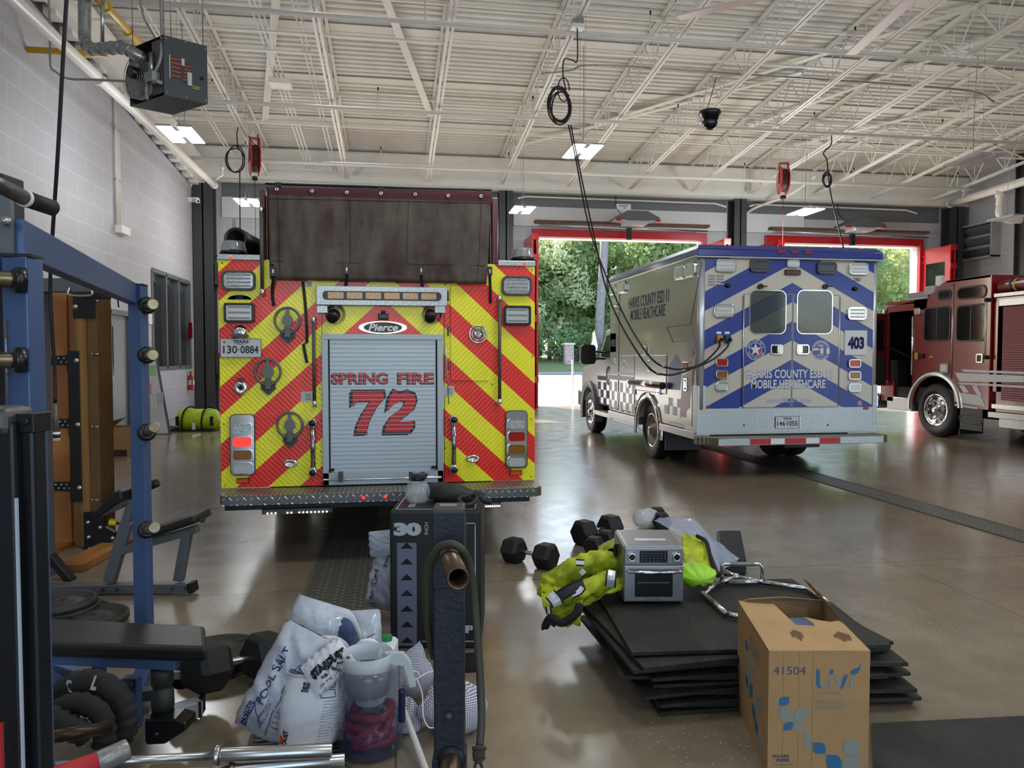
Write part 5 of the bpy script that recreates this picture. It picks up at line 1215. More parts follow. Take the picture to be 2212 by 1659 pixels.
Mf_ = frame(A, xa, EZ); W_ = (B - A).length; WL = (A - C).length
mb = MB(mat('warning_label_dark', (58, 40, 36), .4)); mb.cbox((W_ * .26, H * .50, .004), W_ * .24, H * .36, .004, Mf_).cbox((W_ * .52, H * .46, .004), W_ * .22, H * .34, .004, Mf_)
mb.use(mat('label_orange', (190, 84, 44), .5))
for k in range(5):
    mb.cbox((W_ * .27, H * (.36 + .07 * k), .007), W_ * .2, H * .018, .002, Mf_)
    mb.cbox((W_ * .53, H * (.33 + .06 * k), .007), W_ * .17, H * .014, .002, Mf_)
mb.use(M_sticker).cbox((W_ * .135, H * .5, .004), W_ * .03, H * .38, .004, Mf_).cbox((W_ * .58, H * .36, .008), W_ * .10, H * .22, .002, Mf_).cbox((W_ * .43, H * .62, .008), W_ * .07, H * .12, .002, Mf_)
mb.use(mat('label_yellow', (206, 190, 60), .5)).cbox((W_ * .73, H * .25, .006), W_ * .17, H * .012, .002, Mf_).cbox((W_ * .73, H * .22, .006), W_ * .17, H * .012, .002, Mf_); mb.build('warning_label', uh)
for a_, b_ in ((.06, .95), (.5, .97), (.95, .94), (.06, .06), (.5, .05), (.95, .06)): MB(M_lgrey).cyl(Mf_ @ V((W_ * a_, H * b_, 0)), Mf_ @ V((W_ * a_, H * b_, .008)), .008, n=8).build('panel_screw', uh)
MB(M_dark).cyl(Mf_ @ V((W_ * .86, H * .42, 0)), Mf_ @ V((W_ * .86, H * .42, .006)), .025).build('sight_port', uh)
Mc = frame(C, xc, EZ)
mb = MB(M_galv); mb.lathe([(.02, .02), (.24, .02), (.26, .05), (.25, -.25), (.0, -.25)], Mc @ V((WL * .32, H * .42, 0)), nc, 28)
for k in range(5): mb.tube([Mc @ V((WL * .32 + (.06 + .05 * k) * math.cos(t_), H * .42 + (.06 + .05 * k) * math.sin(t_), .07)) for t_ in [2 * PI * i / 24 for i in range(24)]], .004, 5, closed=True)
mb.use(M_blackgloss).cyl(Mc @ V((WL * .28, H * .5, -.02)), Mc @ V((WL * .28, H * .5, .12)), .075); mb.build('fan_guard', uh)
MB(mat('heater_frame_inner', (92, 84, 78), .5)).cbox((WL * .82, H * .5, -.01), WL * .3, H * .9, .02, Mc).use(M_galv).cbox((WL * .80, H * .3, .06), .16, .12, .1, Mc).cbox((WL * .9, H * .2, .05), .12, .04, .08, Mc).cyl(Mc @ V((WL * .72, H * .35, .03)), Mc @ V((WL * .72, H * .75, .03)), .03).build('gas_valve', uh)
mb = MB(mat('conduit_grey', (150, 152, 154), .45)); mb.tube(spline([atD(347, 0, 9.3), atD(349, 60, 9.1), atD(346, 130, 9.0), atD(318, 185, 9.1), atD(318, 215, 9.1)], 6), .018).tube(spline([atD(303, 0, 9.6), atD(312, 40, 9.4), atD(338, 90, 9.2), atD(340, 140, 9.1)], 6), .014); mb.build('supply_conduit', uh)
Dh = V((0, 0, 4.5))
for P_ in (A.lerp(D_, .08), B.lerp(C, .05), C.lerp(B, .05), D_.lerp(A, .08)): MB(M_galv).cyl(P_ + Hv, V((P_.x, P_.y, deckz(P_.y) - .02)), .006, n=6).build('hanger_rod', uh)
fl = spline([atD(182, -60, 9.4), atD(183, 40, 9.4), atD(184, 88, 9.4), atD(200, 106, 9.3), atD(235, 104, 9.2), atD(268, 104, 9.1), atD(300, 122, 9.1), atD(326, 142, 9.3)], 5)
mb = MB(M_galv).tube(fl, .075, 16)
for k in range(12, len(fl) - 1, 3):
    d_ = (fl[k + 1] - fl[k]).normalized(); mb.cyl(fl[k] - d_ * .012, fl[k] + d_ * .012, .082, n=16)
mb.build('flue_duct', uh)
MB(M_galv).cyl(atD(222, -40, 9.0), atD(221, 92, 9.0), .022).build('duct_hanger', uh)
tag(MB(mat('conduit_grey', (150, 152, 154))).tube(spline([atD(104, -20, 11.2), atD(108, 70, 11.2), atD(109, 140, 11.2), atD(120, 155, 11.0), atD(148, 170, 10.4), atD(200, 172, 10.0), atD(318, 178, 9.2)], 5), .017).build('conduit'), 'grey conduit dropping from the roof and crossing to the unit heater', 'conduit')
# ---- high bay lamps (fittings in view; bare fill points below them and more out of view are added)
def highbay(P, label, lit=True, s_=1.0):
    h = thing('high_bay_light', label, 'ceiling light', P)
    mb = MB(M_lgrey).cbox((P.x, P.y, P.z + .05), .22, .34, .07)
    for sx in (-1, 1): mb.cbox((P.x + sx * .17 * s_, P.y, P.z + .022), .25 * s_, 1.0 * s_, .03)
    mb.build('housing', h, bevel=.01)
    for sx in (-1, 1): MB(M_led if lit else mat('led_off', (196, 198, 204), .3, var=.3, vs=30)).cbox((P.x + sx * .17 * s_, P.y, P.z), .22 * s_, .95 * s_, .014).build('led_strip', h)
    mb = MB(M_galv)
    for sy in (-1, 1): mb.tube([P + V((-.05, sy * .2, .08)), P + V((0, sy * .2, .35)), P + V((.05, sy * .2, .08))], .003, 5).cyl(P + V((0, sy * .2, .35)), V((P.x, P.y + sy * .2, deckz(P.y + sy * .2) - .02)), .003, n=5)
    mb.tube(spline([P + V((.02, .05, .08)), P + V((.05, .1, .8)), V((P.x + .02, P.y, chord(P.y)))], 5), .008, 6); mb.build('suspension', h)
    return h
LL = []
for (u, v, lb, lit) in ((392, 292, 'lit twin strip high bay lamp hanging just below the unit heater', 1), (537, 438, 'lit twin strip high bay lamp left of the brown hose bed cover', 1), (1258, 328, 'lit twin strip high bay lamp hanging beside the coiled black cables', 1),
                        (1128, 454, 'lit twin strip high bay lamp just right of the brown cover', 1), (1740, 458, 'twin strip high bay lamp right of the second red reel', 1), (2105, 347, 'unlit high bay lamp under the roof beams at the upper right', 0), (2178, 472, 'unlit high bay lamp at the right edge below the thick white pipe', 0)):
    P = atZ(u, v, 5.5); LL.append((P, lit)); highbay(P, lb, bool(lit))
for P, lit in LL + [(V((x, y, 5.5)), 1) for x, y in ((-3.0, 4.5), (1.6, 4.5), (5.5, 4.5), (9.0, 6.5), (-3.0, -1.5), (2.0, -1.5), (8.0, -1.5))]:  # the listed extra points have no fitting; added unseen to brighten the near bays
    if lit:
        g_ = .62 if P.y < 8 else 1.0
        add_light('bay_fill_point', 'POINT', (P.x, P.y, P.z - .35), (70 if P.x < -2.5 else 50 if abs(P.x - 3.6) < .6 and P.y > 10 else 200) * g_, (.90, .95, 1), shadow_soft_size=.45)  # shines all round, so the roof is brightened as well
# ---- red reels and cables
M_reel = mat('reel_red', (176, 22, 30), .3, coat=.5); M_cable = mat('black_cable', (16, 16, 17), .5)
def reel(P, label, r=.36, yaw=.9, down=None):
    h = thing('hose_reel', label, 'reel', P); X = V((math.cos(yaw), math.sin(yaw), 0))
    mb = MB(M_reel)
    for s_ in (-1, 1): mb.lathe([(0, s_ * .085), (r, s_ * .085), (r + .01, s_ * .10), (r * .9, s_ * .12), (0, s_ * .11)], P, X, 28)
    mb.build('side_plate', h)
    MB(M_reel).lathe([(r * .5, -.08), (r * .72, -.08), (r * .72, .08), (r * .5, .08)], P, X, 24).use(mat('reel_cord', (60, 12, 16), .6)).lathe([(r * .72, -.07)] + [(r * (.80 + .02 * (k % 2)), -.07 + .014 * k) for k in range(11)] + [(r * .72, .07)], P, X, 24).build('drum', h)
    M = frame(P, X, EZ); MB(M_reel).prism([(-.15, -r * .2), (-.13, r + .1), (.13, r + .1), (.15, -r * .2), (.12, -r * .2), (.11, r + .06), (-.11, r + .06), (-.12, -r * .2)], M, -.08, .08).use(M_white).cbox((-.145, r * .6, .05), .01, .06, .05, M).build('bracket', h)
    MB(M_blackmat).cbox(P - EZ * (r + .08), .12, .12, .10).build('cord_guide', h, bevel=.01)
    return h
P1 = atD(550, 343, 18.4); reel(P1, 'red cord reel hanging over the left side of the hose bed cover', .41, .27)
MB(mat('reel_line', (96, 50, 46), .6)).cyl(P1 - EZ * .4, P1 - EZ * 2.4, .008, n=6).build('cord'); tag(bpy.data.objects['cord'], 'thin reddish cord hanging down from the left red reel', 'cord')
P2 = atD(1692, 390, 20.5); reel(P2, 'red cord reel hanging above the middle of the ambulance roof', .38, -.30)
tag(MB(mat('reel_line', (96, 50, 46))).cyl(P2 - EZ * .4, V((P2.x, P2.y, 3.2)), .008, n=6).build('cord'), 'thin reddish cord hanging down from the right red reel', 'cord')
def coil(c, r, n, jit, m, rr=.011, seed=1, yaw=0.2):
    r_ = random.Random(seed); X = V((math.cos(yaw), math.sin(yaw), 0)); pts = []
    ax = [(r * r_.uniform(1 - jit, 1 + jit), r * 1.5 * r_.uniform(1 - jit, 1 + jit), r_.uniform(-.05, .05), r_.uniform(-.06, .06)) for _ in range(n + 1)]
    for k in range(n * 24):
        i = k // 24; f_ = (k % 24) / 24; a, b = ax[i], ax[i + 1]; e = [a[j] * (1 - f_) + b[j] * f_ for j in range(4)]; t_ = 2 * PI * k / 24 + PI / 2
        pts.append(V(c) + X * (e[0] * math.cos(t_) + e[2]) + EZ * (e[1] * math.sin(t_) + e[3]) + EY * (.01 * i))
    return MB(m).tube(pts, rr, 6)
c1 = atD(507, 345, 18); mb = coil(c1, .21, 3, .06, M_cable, .014, 4, .1); mb.tube(spline([atD(514, 320, 18), atD(512, 285, 18), atD(522, 270, 18.6), atD(540, 300, 18.3), atD(556, 315, 18.3), atD(557, 290, 18.4)], 6), .015, 6); mb.tube([atD(518, 370, 18), atD(518, 420, 18), atD(519, 520, 18)], .015, 6)
tag(mb.build('air_hose'), 'black hose hung in a round loop beside the left red reel', 'hose')
c2 = atD(1210, 228, 12.6)
mb = coil(c2, .19, 6, .16, M_cable, .014, 9, .15); mb.tube(spline([atD(1247, 62, 13.2), atD(1247, 130, 12.8), atD(1236, 130, 12.8), atD(1219, 128, 12.6), atD(1216, 160, 12.6), atD(1222, 195, 12.6)], 6), .012, 6)
mb.tube([atD(1229, 195 + 0, 12.6) + V((.0, 0, 0))] + [c2 + V((.10 * math.cos(t_) + .06, 0, .27 + .20 * math.sin(t_))) for t_ in [2 * PI * k / 16 for k in range(16)]], .011, 6)
pl = [atY(1552, 735, AY - .12), atY(1570, 735, AY - .12)]
for k, (e, a_, b_) in enumerate(((pl[0], (1430, 790), (1335, 655)), (pl[1], (1420, 804), (1318, 650)))):
    pts = spline([atD(1228 + 5 * k, 270, 12.6), atD(1245 + 4 * k, 350, 12.4), atD(1275 + 6 * k, 500, 11.6), atD(b_[0], b_[1], 10.4), atD(a_[0] - 30, a_[1] - 24, 9.25), atD(a_[0] + 20, a_[1] + 6, 8.9), atD(1500, 792 + 2 * k, 8.95), atD(1530 + 12 * k, 775, 9.0), e + V((0, -.03, -.08)), e], 7)
    mb.tube(pts, .012, 7)
    mb.use(M_steel).cyl(pts[32], pts[33], .018).use(M_cable)
tag(mb.build('shore_power_cable'), 'looped black power cables running from the roof down to the ambulance plugs', 'cable')
p = atD(1247, 55, 13.2); tag(MB(M_galv).cbox((p.x, p.y, p.z + .05), .2, .14, .1).use(M_whiteplastic).cbox((p.x, p.y, p.z - .03), .22, .18, .07).build('outlet_box'), 'white outlet box under the roof beam feeding the black cables', 'box')
mb = MB(M_cable).tube(spline([atD(1796, 286, 19.2), atD(1795, 312, 18.8), atD(1779, 330, 18.8), atD(1786, 345, 18.8), atD(1789, 375, 18.7), atD(1794, 415, 18.5), atD(1806, 470, 18), atD(1822, 535, 17.2)], 6), .016, 6)
mb2 = coil(atD(1788, 390, 18.7), .11, 3, .05, M_cable, .019, 6, .0); b_ = len(mb.v); mb.v += mb2.v; mb.f += [[i + b_ for i in f] for f in mb2.f]; mb.mi += [0] * len(mb2.f); mb.sm += mb2.sm
tag(mb.build('drop_cable'), 'black cable with a narrow hanging loop above the right end of the ambulance', 'cable')
mb = MB(M_cable).tube(spline([atD(146, -30, 3.7), atD(140, 60, 3.75), atD(125, 330, 3.9), atD(109, 590, 4.1), atD(112, 700, 4.15), atD(118, 800, 4.2), atD(119, 870, 4.2)], 6), [.0105] * 37, 8)
o = thing('hanging_cord', 'black cord with a woven grip and plug hanging in front of the plywood', 'cord', atD(119, 870, 4.2)); mb.build('cord', o)
MB(mat('woven_grip', (120, 118, 114), .5, .5, var=.5, vs=120)).tube([atD(119, 868, 4.2), atD(121, 900, 4.2), atD(122, 935, 4.2)], [.008, .013, .019], 10).build('strain_relief', o)
MB(M_white).cyl(atD(122, 933, 4.2), atD(122.5, 952, 4.2), .019).use(M_blackgloss).cyl(atD(122, 938, 4.2), atD(122.3, 946, 4.2), .0195).build('plug', o)
# ---- dome camera
P = atD(1533, 262, 12.0); h = thing('dome_camera', 'black dome camera hanging under a roof beam above the ambulance', 'camera', P)
MB(M_blackgloss).lathe([(0, .16), (.17, .16), (.18, .12), (.15, .09), (.13, .0), (.0, .0)], P, EZ, 28).build('mount_ring', h)
MB(M_blackgloss).sphere(P - EZ * .02, .125, 24, 14).build('dome', h); MB(M_cable).tube([P + V((-.06, 0, .15)), P + V((.02, 0, .4)), P + V((.1, 0, .7))], .006).build('lead', h)
def bullet(P, d, label):
    h = thing('security_camera', label, 'camera', P); d = V(d).normalized()
    MB(M_whiteplastic).cyl(P, P + d * .22, .045).cyl(P + d * .17, P + d * .27, .055, .055).build('body', h); MB(M_dark).cyl(P + d * .265, P + d * .272, .035).build('lens', h)
    MB(M_whiteplastic).cbox(P - d * .05, .34, .14, .12).build('bracket', h, bevel=.01)
P = atX(418, 432, XL + .14); bullet(P, (.6, -.7, -.25), 'white bullet camera at the top of the left wall beside the dark column')
P = atX(2062, 465, XR - .16); bullet(P, (-.8, -.3, -.1), 'white bullet camera beside the dark corner column above the red door')
# ---- wall fittings on the left
cpt = atX(250, 486, XL); mb = MB(M_pipew)
cy_ = atX(246, 300, XL).y
for k in range(4): mb.cyl((XL + .03, cy_ + .07 * k, cpt.z), (XL + .03, cy_ + .07 * k, walltop(cy_) + .02), .016 if k else .04, n=8)
h = thing('wall_conduit', 'bundle of pale conduits dropping down the block wall to a white box', 'conduit', (XL, cy_, cpt.z)); mb.build('conduit_run', h); MB(M_white).box(XL, XL + .14, cy_ - .05, cy_ + .45, cpt.z - .16, cpt.z).build('box', h, bevel=.006)
mb = MB(M_lgrey)
for k in (.35, .75): zz = cpt.z + (walltop(cy_) - cpt.z) * k; mb.box(XL, XL + .05, cy_ - .07, cy_ + .26, zz, zz + .04)
mb.build('pipe_strap', h)
c = atX(321, 689, XL); tag(MB(M_whiteplastic).box(XL, XL + .05, c.y - .12, c.y + .12, c.z - .13, c.z + .13).build('alarm_strobe', bevel=.02), 'small white alarm strobe on the wall left of the dark window', 'alarm')
c = atX(228, 826, XL); tag(MB(M_whiteplastic).box(XL, XL + .03, c.y - .05, c.y + .05, c.z - .08, c.z + .08).build('light_switch', bevel=.005), 'narrow grey light switch beside the grey steel door', 'switch')
c = atX(413, 825, XL + .082); h = thing('fire_extinguisher', 'red fire extinguisher hanging on the wall beside the dark column', 'fire extinguisher', (c.x, c.y, c.z - .25))
MB(mat('extinguisher_red', (190, 22, 34), .25, coat=.5)).lathe([(0, -.22), (.08, -.22), (.085, -.2), (.085, .12), (.05, .19), (.025, .21), (0, .21)], c, EZ, 20).build('cylinder', h)
MB(M_blackgloss).cbox(c + V((0, -.02, .26)), .03, .12, .05).tube(spline([c + V((0, -.05, .24)), c + V((.06, -.12, .1)), c + V((.05, -.1, -.1))], 5), .012).build('valve', h); MB(M_sticker).lathe([(.0865, -.08), (.0865, .05)], c, EZ, 20).build('label', h); MB(mat('tag_yellow', (220, 190, 60), .5)).cbox(c + V((.05, -.08, .22)), .005, .09, .12).build('inspection_tag', h)
c = atX(411, 714, XL + .05); tag(MB(M_reel).add([(XL, c.y - .01, c.z - .22), (XL + .13, c.y - .1, c.z - .22), (XL + .13, c.y - .1, c.z + .22), (XL, c.y, c.z + .22)], [(0, 1, 2, 3)]).add([(XL, c.y + .2, c.z - .22), (XL + .13, c.y - .1, c.z - .22), (XL + .13, c.y - .1, c.z + .22), (XL, c.y + .2, c.z + .22)], [(3, 2, 1, 0)]).build('extinguisher_sign'), 'red folded extinguisher sign on the wall right of the dark window', 'sign')
# ---- four fold doors, headers and operators
M_doorred = mat('door_red', (180, 16, 30), .3, coat=.4)
def foldstack(x, y0, y1, label, face, gl=True):
    h = thing('folding_door', label, 'door', (x, y1, 0))
    for k in range(2):
        xx = x + k * .14 * face; mb = MB(M_doorred); W = .24; T = .06
        for (a, b, z0, z1) in ((y0, y1, 0.02, .35), (y0, y1, DTOP - .65, DTOP - .15), (y0, y0 + W, .35, DTOP - .65), (y1 - W, y1, .35, DTOP - .65), (y0 + W, y1 - W, 1.9, 2.1), (y0 + W, y1 - W, 3.4, 3.6)):
            mb.box(xx - T / 2, xx + T / 2, a, b, z0, z1)
        p = mb.build('leaf', h, bevel=.008); MB(M_glass).box(xx - .01, xx + .01, y0 + W, y1 - W, .35, DTOP - .65).build('glass', p)
    mb = MB(M_doorred)
    for z in (.8, 2.6, 4.4, 5.0): mb.box(x - .04, x + .18 * face if face > 0 else x + .04, y0 - .03, y0 + .03, z, z + .18) if face > 0 else mb.box(x - .18, x + .04, y0 - .03, y0 + .03, z, z + .18)
    mb.build('hinge', h); MB(M_dark).box(x - .03, x + .03, y1, y1 + .02, .02, DTOP - .15).build('edge_seal', h)
    mb = MB(M_chrome)
    for z in (.9, 4.75, 4.95): mb.sphere((x - .035 * (1 if face > 0 else -1), y1 - .12, z), .02, 8, 6)
    mb.build('bolt_head', h)
sx = {0: ('left', 'pillar'), 1: ('', ''), 2: ('', '')}
foldstack(1.98, 21.5, 22.85, 'folded red bay door right of the opening hidden behind the numbered engine', 1)
foldstack(4.20, 21.5, 22.85, 'folded red bay door stack between the chevron engine tail and the open doorway', -1); foldstack(10.05, 21.5, 22.85, 'folded red bay door behind the left end of the ambulance roof', 1)
foldstack(11.95, 21.5, 22.85, 'folded red bay door above the middle of the ambulance roof', -1); foldstack(17.80, 21.5, 22.85, 'folded red bay door with windows standing behind the dark red engine cab', 1)
M_rust = mat('rusty_rail', (98, 72, 62), .7, var=.4, vs=5)
for k, (a, b) in enumerate(DOORS):
    nm = ('behind the hose bed cover', 'over the open doorway left of the ambulance', 'over the open doorway right of the ambulance')[k]
    h = thing('door_frame', 'red steel door frame with track ' + nm, 'door frame', (a, YB, 0))
    MB(M_doorred).box(a - .14, b + .14, YB - .14, YB, DTOP - .02, DTOP + .22).build('header', h, bevel=.01)
    for x in (a - .14, b): MB(M_doorred).box(x, x + .14, YB - .14, YB, 0, DTOP).build('jamb', h, bevel=.01)
    MB(M_white).box(a, b, YB, YB + .36, DTOP - .04, DTOP - .005).build('soffit', h)
    MB(M_rust).box(a - .1, b + .1, YB - .45, YB - .2, DTOP + .36, DTOP + .44).build('track', h); MB(M_galv).cyl((a, YB - .5, DTOP + .28), (b, YB - .5, DTOP + .22), .025).build('linkage', h)
    cx = (a + b) / 2 + (.2 if k == 1 else 0); o = thing('door_operator', 'grey winged door opener with red end lamps ' + nm, 'door opener', (cx, YB - .5, DTOP + .4))
    M = frame((cx, YB - .85, DTOP + .40), EX, EZ); MB(mat('operator_grey', (84, 86, 86), .5)).prism([(-.72, .0), (-.70, .07), (-.33, .26), (.30, .26), (.68, .07), (.70, 0), (.38, -.03), (-.38, -.03)], M, -.35, .35).build('housing', o, bevel=.012)
    MB(M_clear).prism([(-.33, -.12), (-.38, 0), (.38, 0), (.33, -.12)], M, -.28, .30).build('work_light', o)
    for s_ in (-1, 1): MB(M_redlens).cbox((cx + s_ * .62, YB - 1.18, DTOP + .37), .16, .12, .07).build('warning_lamp', o, bevel=.015)
    MB(M_blackmat).cbox((cx - .1, YB - .6, DTOP + .05), .14, .12, .36).build('arm_bracket', o); MB(M_cable).tube(spline([(cx - .35, YB - .7, DTOP + .62), (cx - .45, YB - .4, DTOP + .9), (cx - .4, YB - .2, DTOP + 1.3)], 5), .012).build('lead', o)
c = atY(1346, 447, YB - .06); h = tag(MB(M_white).cbox((c.x, YB - .07, c.z), .5, .02, .17).use(M_grey).cbox((c.x, YB - .082, c.z + .04), .3, .002, .016).cbox((c.x, YB - .082, c.z + .01), .24, .002, .016).cbox((c.x + .05, YB - .082, c.z - .04), .12, .002, .016).build('wall_sign'), 'small white sign with dark lines on the dark band above the open door', 'sign')
c = atY(1306, 420, YB - .1); tag(MB(M_white).box(c.x - .06, c.x + .12, YB - .16, YB - .05, 6.75, 7.0).build('junction_box_small'), 'small white junction box on the girder above the middle door', 'box'); bpy.data.objects['junction_box_small'].name = 'junction_box'
for a, b, lb in ((3.8, 10.6, 'white conduit running along the wall above the door left of the ambulance'), (11.4, 17.4, 'white conduit running along the wall above the door right of the ambulance')):
    tag(MB(M_pipew).tube([(a, YB - .3, 6.42), (a + .3, YB - .12, 6.52), (b - .3, YB - .12, 6.50), (b, YB - .3, 6.36)], .03, 8).build('conduit'), lb, 'conduit')
tag(MB(M_pipew).tube(spline([(11.3, YB - .15, 5.0), (11.3, YB - .15, 5.9), (11.45, YB - .3, 6.3), (12.2, 21.6, 6.6), (12.6, 20.8, 7.0)], 5), .04, 8).build('conduit'), 'white pipe bending down beside the dark column left of the second door', 'pipe')
# main pipe and louvre on the right wall
h = thing('fire_main_pipe', 'thick white pipe with a dropping tee along the right wall', 'pipe', (18.7, 21, 6.1))
a = atX(2052, 440, 18.5); b = atX(2212, 392, 17.5); d_ = (b - a)
MB(M_pipew).cyl(a, a + d_ * 1.6, .12, n=20).cyl(a, a + d_ * .02, .14, n=20).build('pipe_run', h)
q = a + d_ * .72; MB(M_pipew).cyl(q, q - EZ * .55, .11, n=18).cyl(q - EZ * .15, q - EZ * .25, .14, n=18).tube(spline([q - EZ * .5, q - EZ * .75, q + V((.25, 0, -.9)), q + V((.7, 0, -.9))], 5), .11, 16).build('tee', h)
q = a + d_ * .22; MB(M_pipew).cyl(q, q + EZ * .35, .04).cyl(q + EZ * .1, q + EZ * .16, .07).cyl(q + EZ * .26, q + EZ * .32, .07).build('valve', h)
y0, y1 = atX(2162, 520, XR).y, atX(2068, 520, XR).y; z0, z1 = atX(2110, 562, XR).z, atX(2110, 488, XR).z
h = thing('wall_louvre', 'grey metal louvre with three wide blades high on the right wall', 'louvre', (XR, y0, z0))
mb = MB(M_lgrey).box(XR - .35, XR, y0, y0 + .04, z0, z1).box(XR - .35, XR, y1 - .04, y1, z0, z1).box(XR - .35, XR, y0, y1, z0, z0 + .04).box(XR - .35, XR, y0, y1, z1 - .04, z1); mb.build('frame', h)
for k in range(3):
    zz = z0 + .1 + k * (z1 - z0) / 3.2; MB(mat('louvre_blade', (112, 114, 116), .45, .3)).add([(XR - .05, y0 + .04, zz), (XR - .05, y1 - .04, zz), (XR - .25, y1 - .04, zz + .22), (XR - .25, y0 + .04, zz + .22), (XR - .05, y0 + .04, zz + .02), (XR - .05, y1 - .04, zz + .02), (XR - .25, y1 - .04, zz + .24), (XR - .25, y0 + .04, zz + .24)], [(0, 1, 2, 3), (7, 6, 5, 4), (0, 4, 5, 1), (2, 6, 7, 3)]).build('blade', h)
# ceiling fan: two of its blades reach into the picture
ZF = 6.2; HUB = atZ(2096, -118, ZF); T1 = atZ(1465, 38, ZF) - HUB; T2 = atZ(1838, 117, ZF) - HUB
R_ = min(T1.length, 3.4); fan = thing('ceiling_fan', 'large ceiling fan with long pale blades reaching in from above the picture', 'fan', HUB); M_blade = mat('fan_blade', (206, 194, 188), .35, .3)
MB(M_lgrey).cyl(HUB - EZ * .1, HUB + EZ * .15, .32, n=24).cyl(HUB + EZ * .15, V((HUB.x, HUB.y, deckz(HUB.y))), .05).build('motor', fan)
a1 = math.atan2(T1.y, T1.x); a2 = math.atan2(T2.y, T2.x)
for k, (ang, L) in enumerate(((a1, T1.length), (a2, T2.length), (a1 + PI, 3.3), (a2 + PI, 3.3), ((a1 + a2) / 2 + PI / 2, 3.3))):
    X = V((math.cos(ang), math.sin(ang), 0)); M = frame(HUB, X.cross(EZ), EZ); mb = MB(M_blade)
    mb.beam(HUB + X * .25, HUB + X * L, .18, .025, up=(0, .0, 1)); mb.build('blade', fan, bevel=.008)

# trench drains: slotted grates let into the floor
t = NT('grate'); q = t.sep(t.obj()); a = t.math('FRACT', t.math('MULTIPLY', q[1], 30.0)); row = t.math('FLOOR', t.math('MULTIPLY', q[1], 30.0)); b = t.math('FRACT', t.math('ADD', t.math('MULTIPLY', q[0], 8.0), t.math('MULTIPLY', t.math('MODULO', row, 2.0), .33)))
hol = t.math('MULTIPLY', t.math('GREATER_THAN', a, .5), t.math('GREATER_THAN', b, .1)); t.col(t.mix(hol, lin((128, 126, 116)), lin((24, 24, 24)))); t.set(Roughness=.5, Metallic=.4); t.bump(t.math('SUBTRACT', 1.0, hol), .6, .006)
for xa, xb, lb in ((-.60, -.17, 'slotted trench drain grate running under the numbered fire engine'), (5.30, 5.68, 'slotted trench drain grate running under the ambulance')):
    h = thing('trench_drain', lb, 'drain', (xa, 1.0, 0)); MB(t.m).box(xa + .02, xb - .02, -4, 20.5, .0, .006).build('grate', h)
    mb = MB(mat('grate_edge', (104, 98, 86), .5, .4)); mb.box(xa, xa + .02, -4, 20.5, 0, .009).box(xb - .02, xb, -4, 20.5, 0, .009); mb.build('edge_angle', h)
# rear wall of the station behind the camera with open bay doors
mb = MB(M_cmuB); x = XL
for a, b in ((-3.0, 1.0), (5.0, 9.0), (13.0, 17.0)):
    mb.box(x, a, YF - .3, YF, 0, 10.1); mb.box(a, b, YF - .3, YF, 4.2, 10.1); x = b
mb.box(x, XR + .2, YF - .3, YF, 0, 10.1); struct(mb.build('wall_rear'))
# upper part of the left wall, outside the eave beam
struct(MB(M_cmuL).add([(XL - .3, YF, walltop(YF)), (XL - .3, YB, walltop(YB)), (XL - .3, YB, deckz(YB) + .2), (XL - .3, YF, deckz(YF) + .2), (XL - .1, YF, walltop(YF)), (XL - .1, YB, walltop(YB)), (XL - .1, YB, deckz(YB) + .2), (XL - .1, YF, deckz(YF) + .2)], [(0, 1, 2, 3), (7, 6, 5, 4), (3, 2, 6, 7)]).build('wall_left_upper'))
# ================================================================== gym corner on the left
CF = lambda o: frame(o, RT, EZ)                  # x to the right, y up, z towards the room's near end
F0 = _f0
M_blue = mat('rack_blue_steel', (72, 96, 138), .42, .25, var=.1, vs=6); M_navyst = mat('dark_navy_steel', (9, 13, 22), .4, var=.2, vs=9); M_pad = mat('black_vinyl', (20, 20, 21), .42, bump=.1, bs=30)
M_brass = mat('worn_chrome_peg', (150, 138, 112), .28, 1.0, var=.25, vs=30); M_nickel = mat('bright_steel', (196, 196, 194), .27, 1.0); M_iron = mat('cast_iron', (58, 55, 50), .6, .2, var=.2, vs=20); M_gun = mat('grey_frame_paint', (100, 104, 108), .4, .3)
def seg(mb, a, b, w_, h, up=(0, 0, 1)): return mb.beam(a, b, w_, h, up)
def G(u, v, z=0.0): return atZ(u, v, z)
# --- blue power rack: two uprights with plate pegs and a sloping brace
PA = atD(57, 900, 1.95); PB = atD(303, 900, 3.62); zA, zB = 1.855, atD(303, 618, 3.62).z
rk = thing('power_rack', 'blue steel gym rack with bright weight pegs and a sloping top brace', 'gym rack', (PB.x, PB.y, 0))
def rpost(P, z1): 
    M = frame((P.x, P.y, 0), RT, EZ); return MB(M_blue).cbox((0, z1 / 2, 0), .068, z1, .068, M).build('upright', rk, bevel=.005)
rpost(PA, zA); rpost(PB, zB)
MB(M_blackgloss).cbox((PA.x, PA.y, zA + .003), .072, .072, .008).cbox((PB.x, PB.y, zB + .003), .072, .072, .008).build('end_cap', rk)
a = atD(30, 512, 1.98); b = atD(284, 634, 3.58); seg(MB(M_blue), a, b, .05, .10).build('brace', rk, bevel=.004)
seg(MB(M_blue), V((PA.x, PA.y, .05)), V((PB.x, PB.y, .05)), .07, .07).build('base_rail', rk, bevel=.004)
def peg(P, d, L, r, ring, nm='weight_peg', m=M_brass):
    P = V(P); d = V(d).normalized(); o = MB(m).cyl(P, P + d * L, r, n=20).build(nm, rk, bevel=.003); MB(M_blackgloss).lathe([(0, 0), (ring, 0), (ring, .02), (ring * .8, .028), (r, .028)], P, d, 24).build('rubber_ring', o)
cL = -RT
for v in (606, 778): p = atD(54, v, 1.90); peg(p, (cL * .7 - F0 * .7), .38, .0205, .033)
